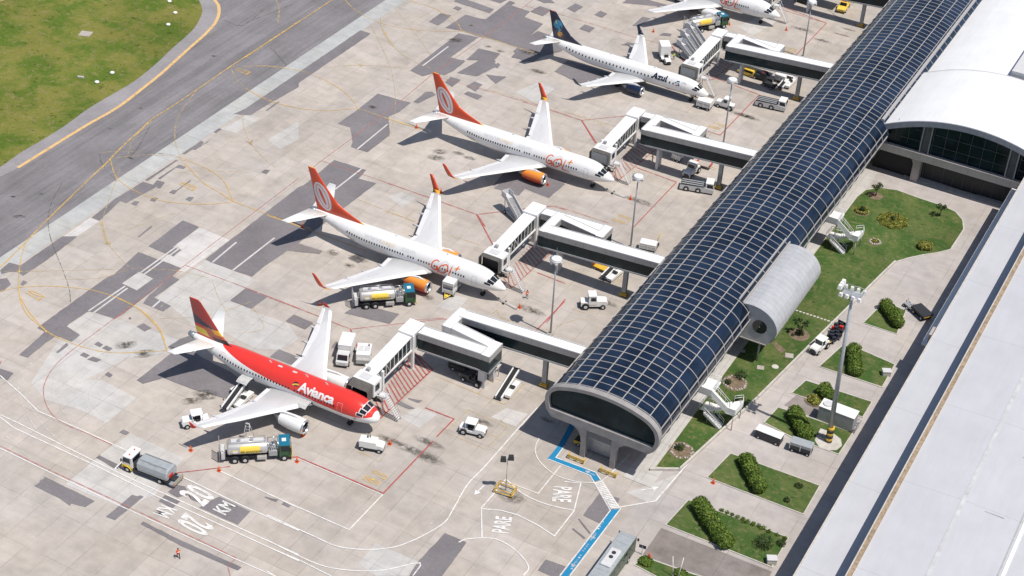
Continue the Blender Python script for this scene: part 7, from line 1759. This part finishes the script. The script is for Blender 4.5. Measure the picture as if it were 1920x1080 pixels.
bush('h', 245, 885, 1.5, 1.5, 'grey green loose shrub in the nearest full bed', 'leafd', 700); bush('h', 395, 600, .5, .7, 'small dark plant in the second nearest full bed'); bush('h', 470, 505, .7, .4, 'low dark tuft at the upper right of the second nearest full bed'); bush('h', 360, 880, .7, .8, 'low dark tuft near the right corner of the nearest full bed')
bush('e', 1715, 230, .8, .9, 'dark shrub at the foot of the spindly tree by the annex')
for k in range(9): bush('n', 1690+k*34, 665+k*14, .38, .5, 'low plant in the row along the upper edge of the nearest full bed', 'leaf', 110, 'row of low plants along the bed edge', .1)
for k in range(8): bush('h', 20+k*52, 690+k*22, .36, .5, 'low plant in the row along the far edge of the nearest full bed', 'leaf', 110, 'row of low plants along the far bed edge', .1) if k > 1 else None
def tree(r, x, y, h, crown, label, n=260):
    p = Z(r, x, y); root = thing('small_tree', label, 'tree', p, 0, 'spindly young trees of the garden lawn'); q = MB(); q.cyl((0,0,0),(.1,.05,h*.55),.12,.08,8)
    tips = []
    for k in range(7):
        a = k*2*pi/7+.3; e = V((cos(a)*crown*random.uniform(.5,1), sin(a)*crown*random.uniform(.5,1), h*random.uniform(.6,1))); q.cyl((.1,.05,h*.5), e, .05, .02, 6); tips.append(e)
    q.build('trunk', M['bark'], root)
    q = MB()
    for e in tips: leaves(q, e, (.5,.5,.35), n//7, .17, .1)
    q.build('crown', M['leaf' if k % 2 else 'leafd'], root, False)
tree('f', 965, 165, 2.6, .9, 'spindly young tree at the far corner of the garden lawn by the pier'); tree('f', 1375, 295, 2.6, .8, 'spindly young tree at the right of the garden lawn'); tree('p', 475, 440, 3.2, 1.2, 'spindly young tree beside the metal annex', 420)
# rocks of the beds
for r, x, y, rad, n, lb in (('e',1295,545,1.7,26,'small stone edging the rocky bed near the near outside stair'), ('n',1435,280,1.6,20,'small stone edging the brown bed nearest the pier gable'), ('f',962,460,.95,14,'small stone in the brown ring beyond the outside stair')):
    c = Z(r, x, y)
    for k in range(n):
        a = 2*pi*k/n+random.uniform(-.1,.1); rr = rad*random.uniform(.85,1.05); q = MB(); q.ball((0,0,.08), .17*random.uniform(.8,1.4), (1.2,.9,.7), 7, 5); o = q.build('stone', M['conc']); o.location = (c.x+cos(a)*rr, c.y+sin(a)*rr, .08); o.rotation_euler.z = a
        tag(o, lb, 'stone', lb.replace('small stone', 'stones'))
# kerb-side concrete lumps and lamps
for px, py, lb in ((1661,703,'pale concrete box at the right corner of the bed by the garden road tractor'), (1446,1055,'pale concrete box at the near right corner of the nearest full bed')):
    p = G(px, py); root = thing('utility_box', lb, 'box', p, .5); q = MB(); q.box((0,0,.45), (1.3,1.0,.9), bev=.08); q.build('body', M['concl'], root); q = MB(); q.box((0,0,.93), (1.4,1.1,.08)); q.build('lid', M['lgrey'], root)
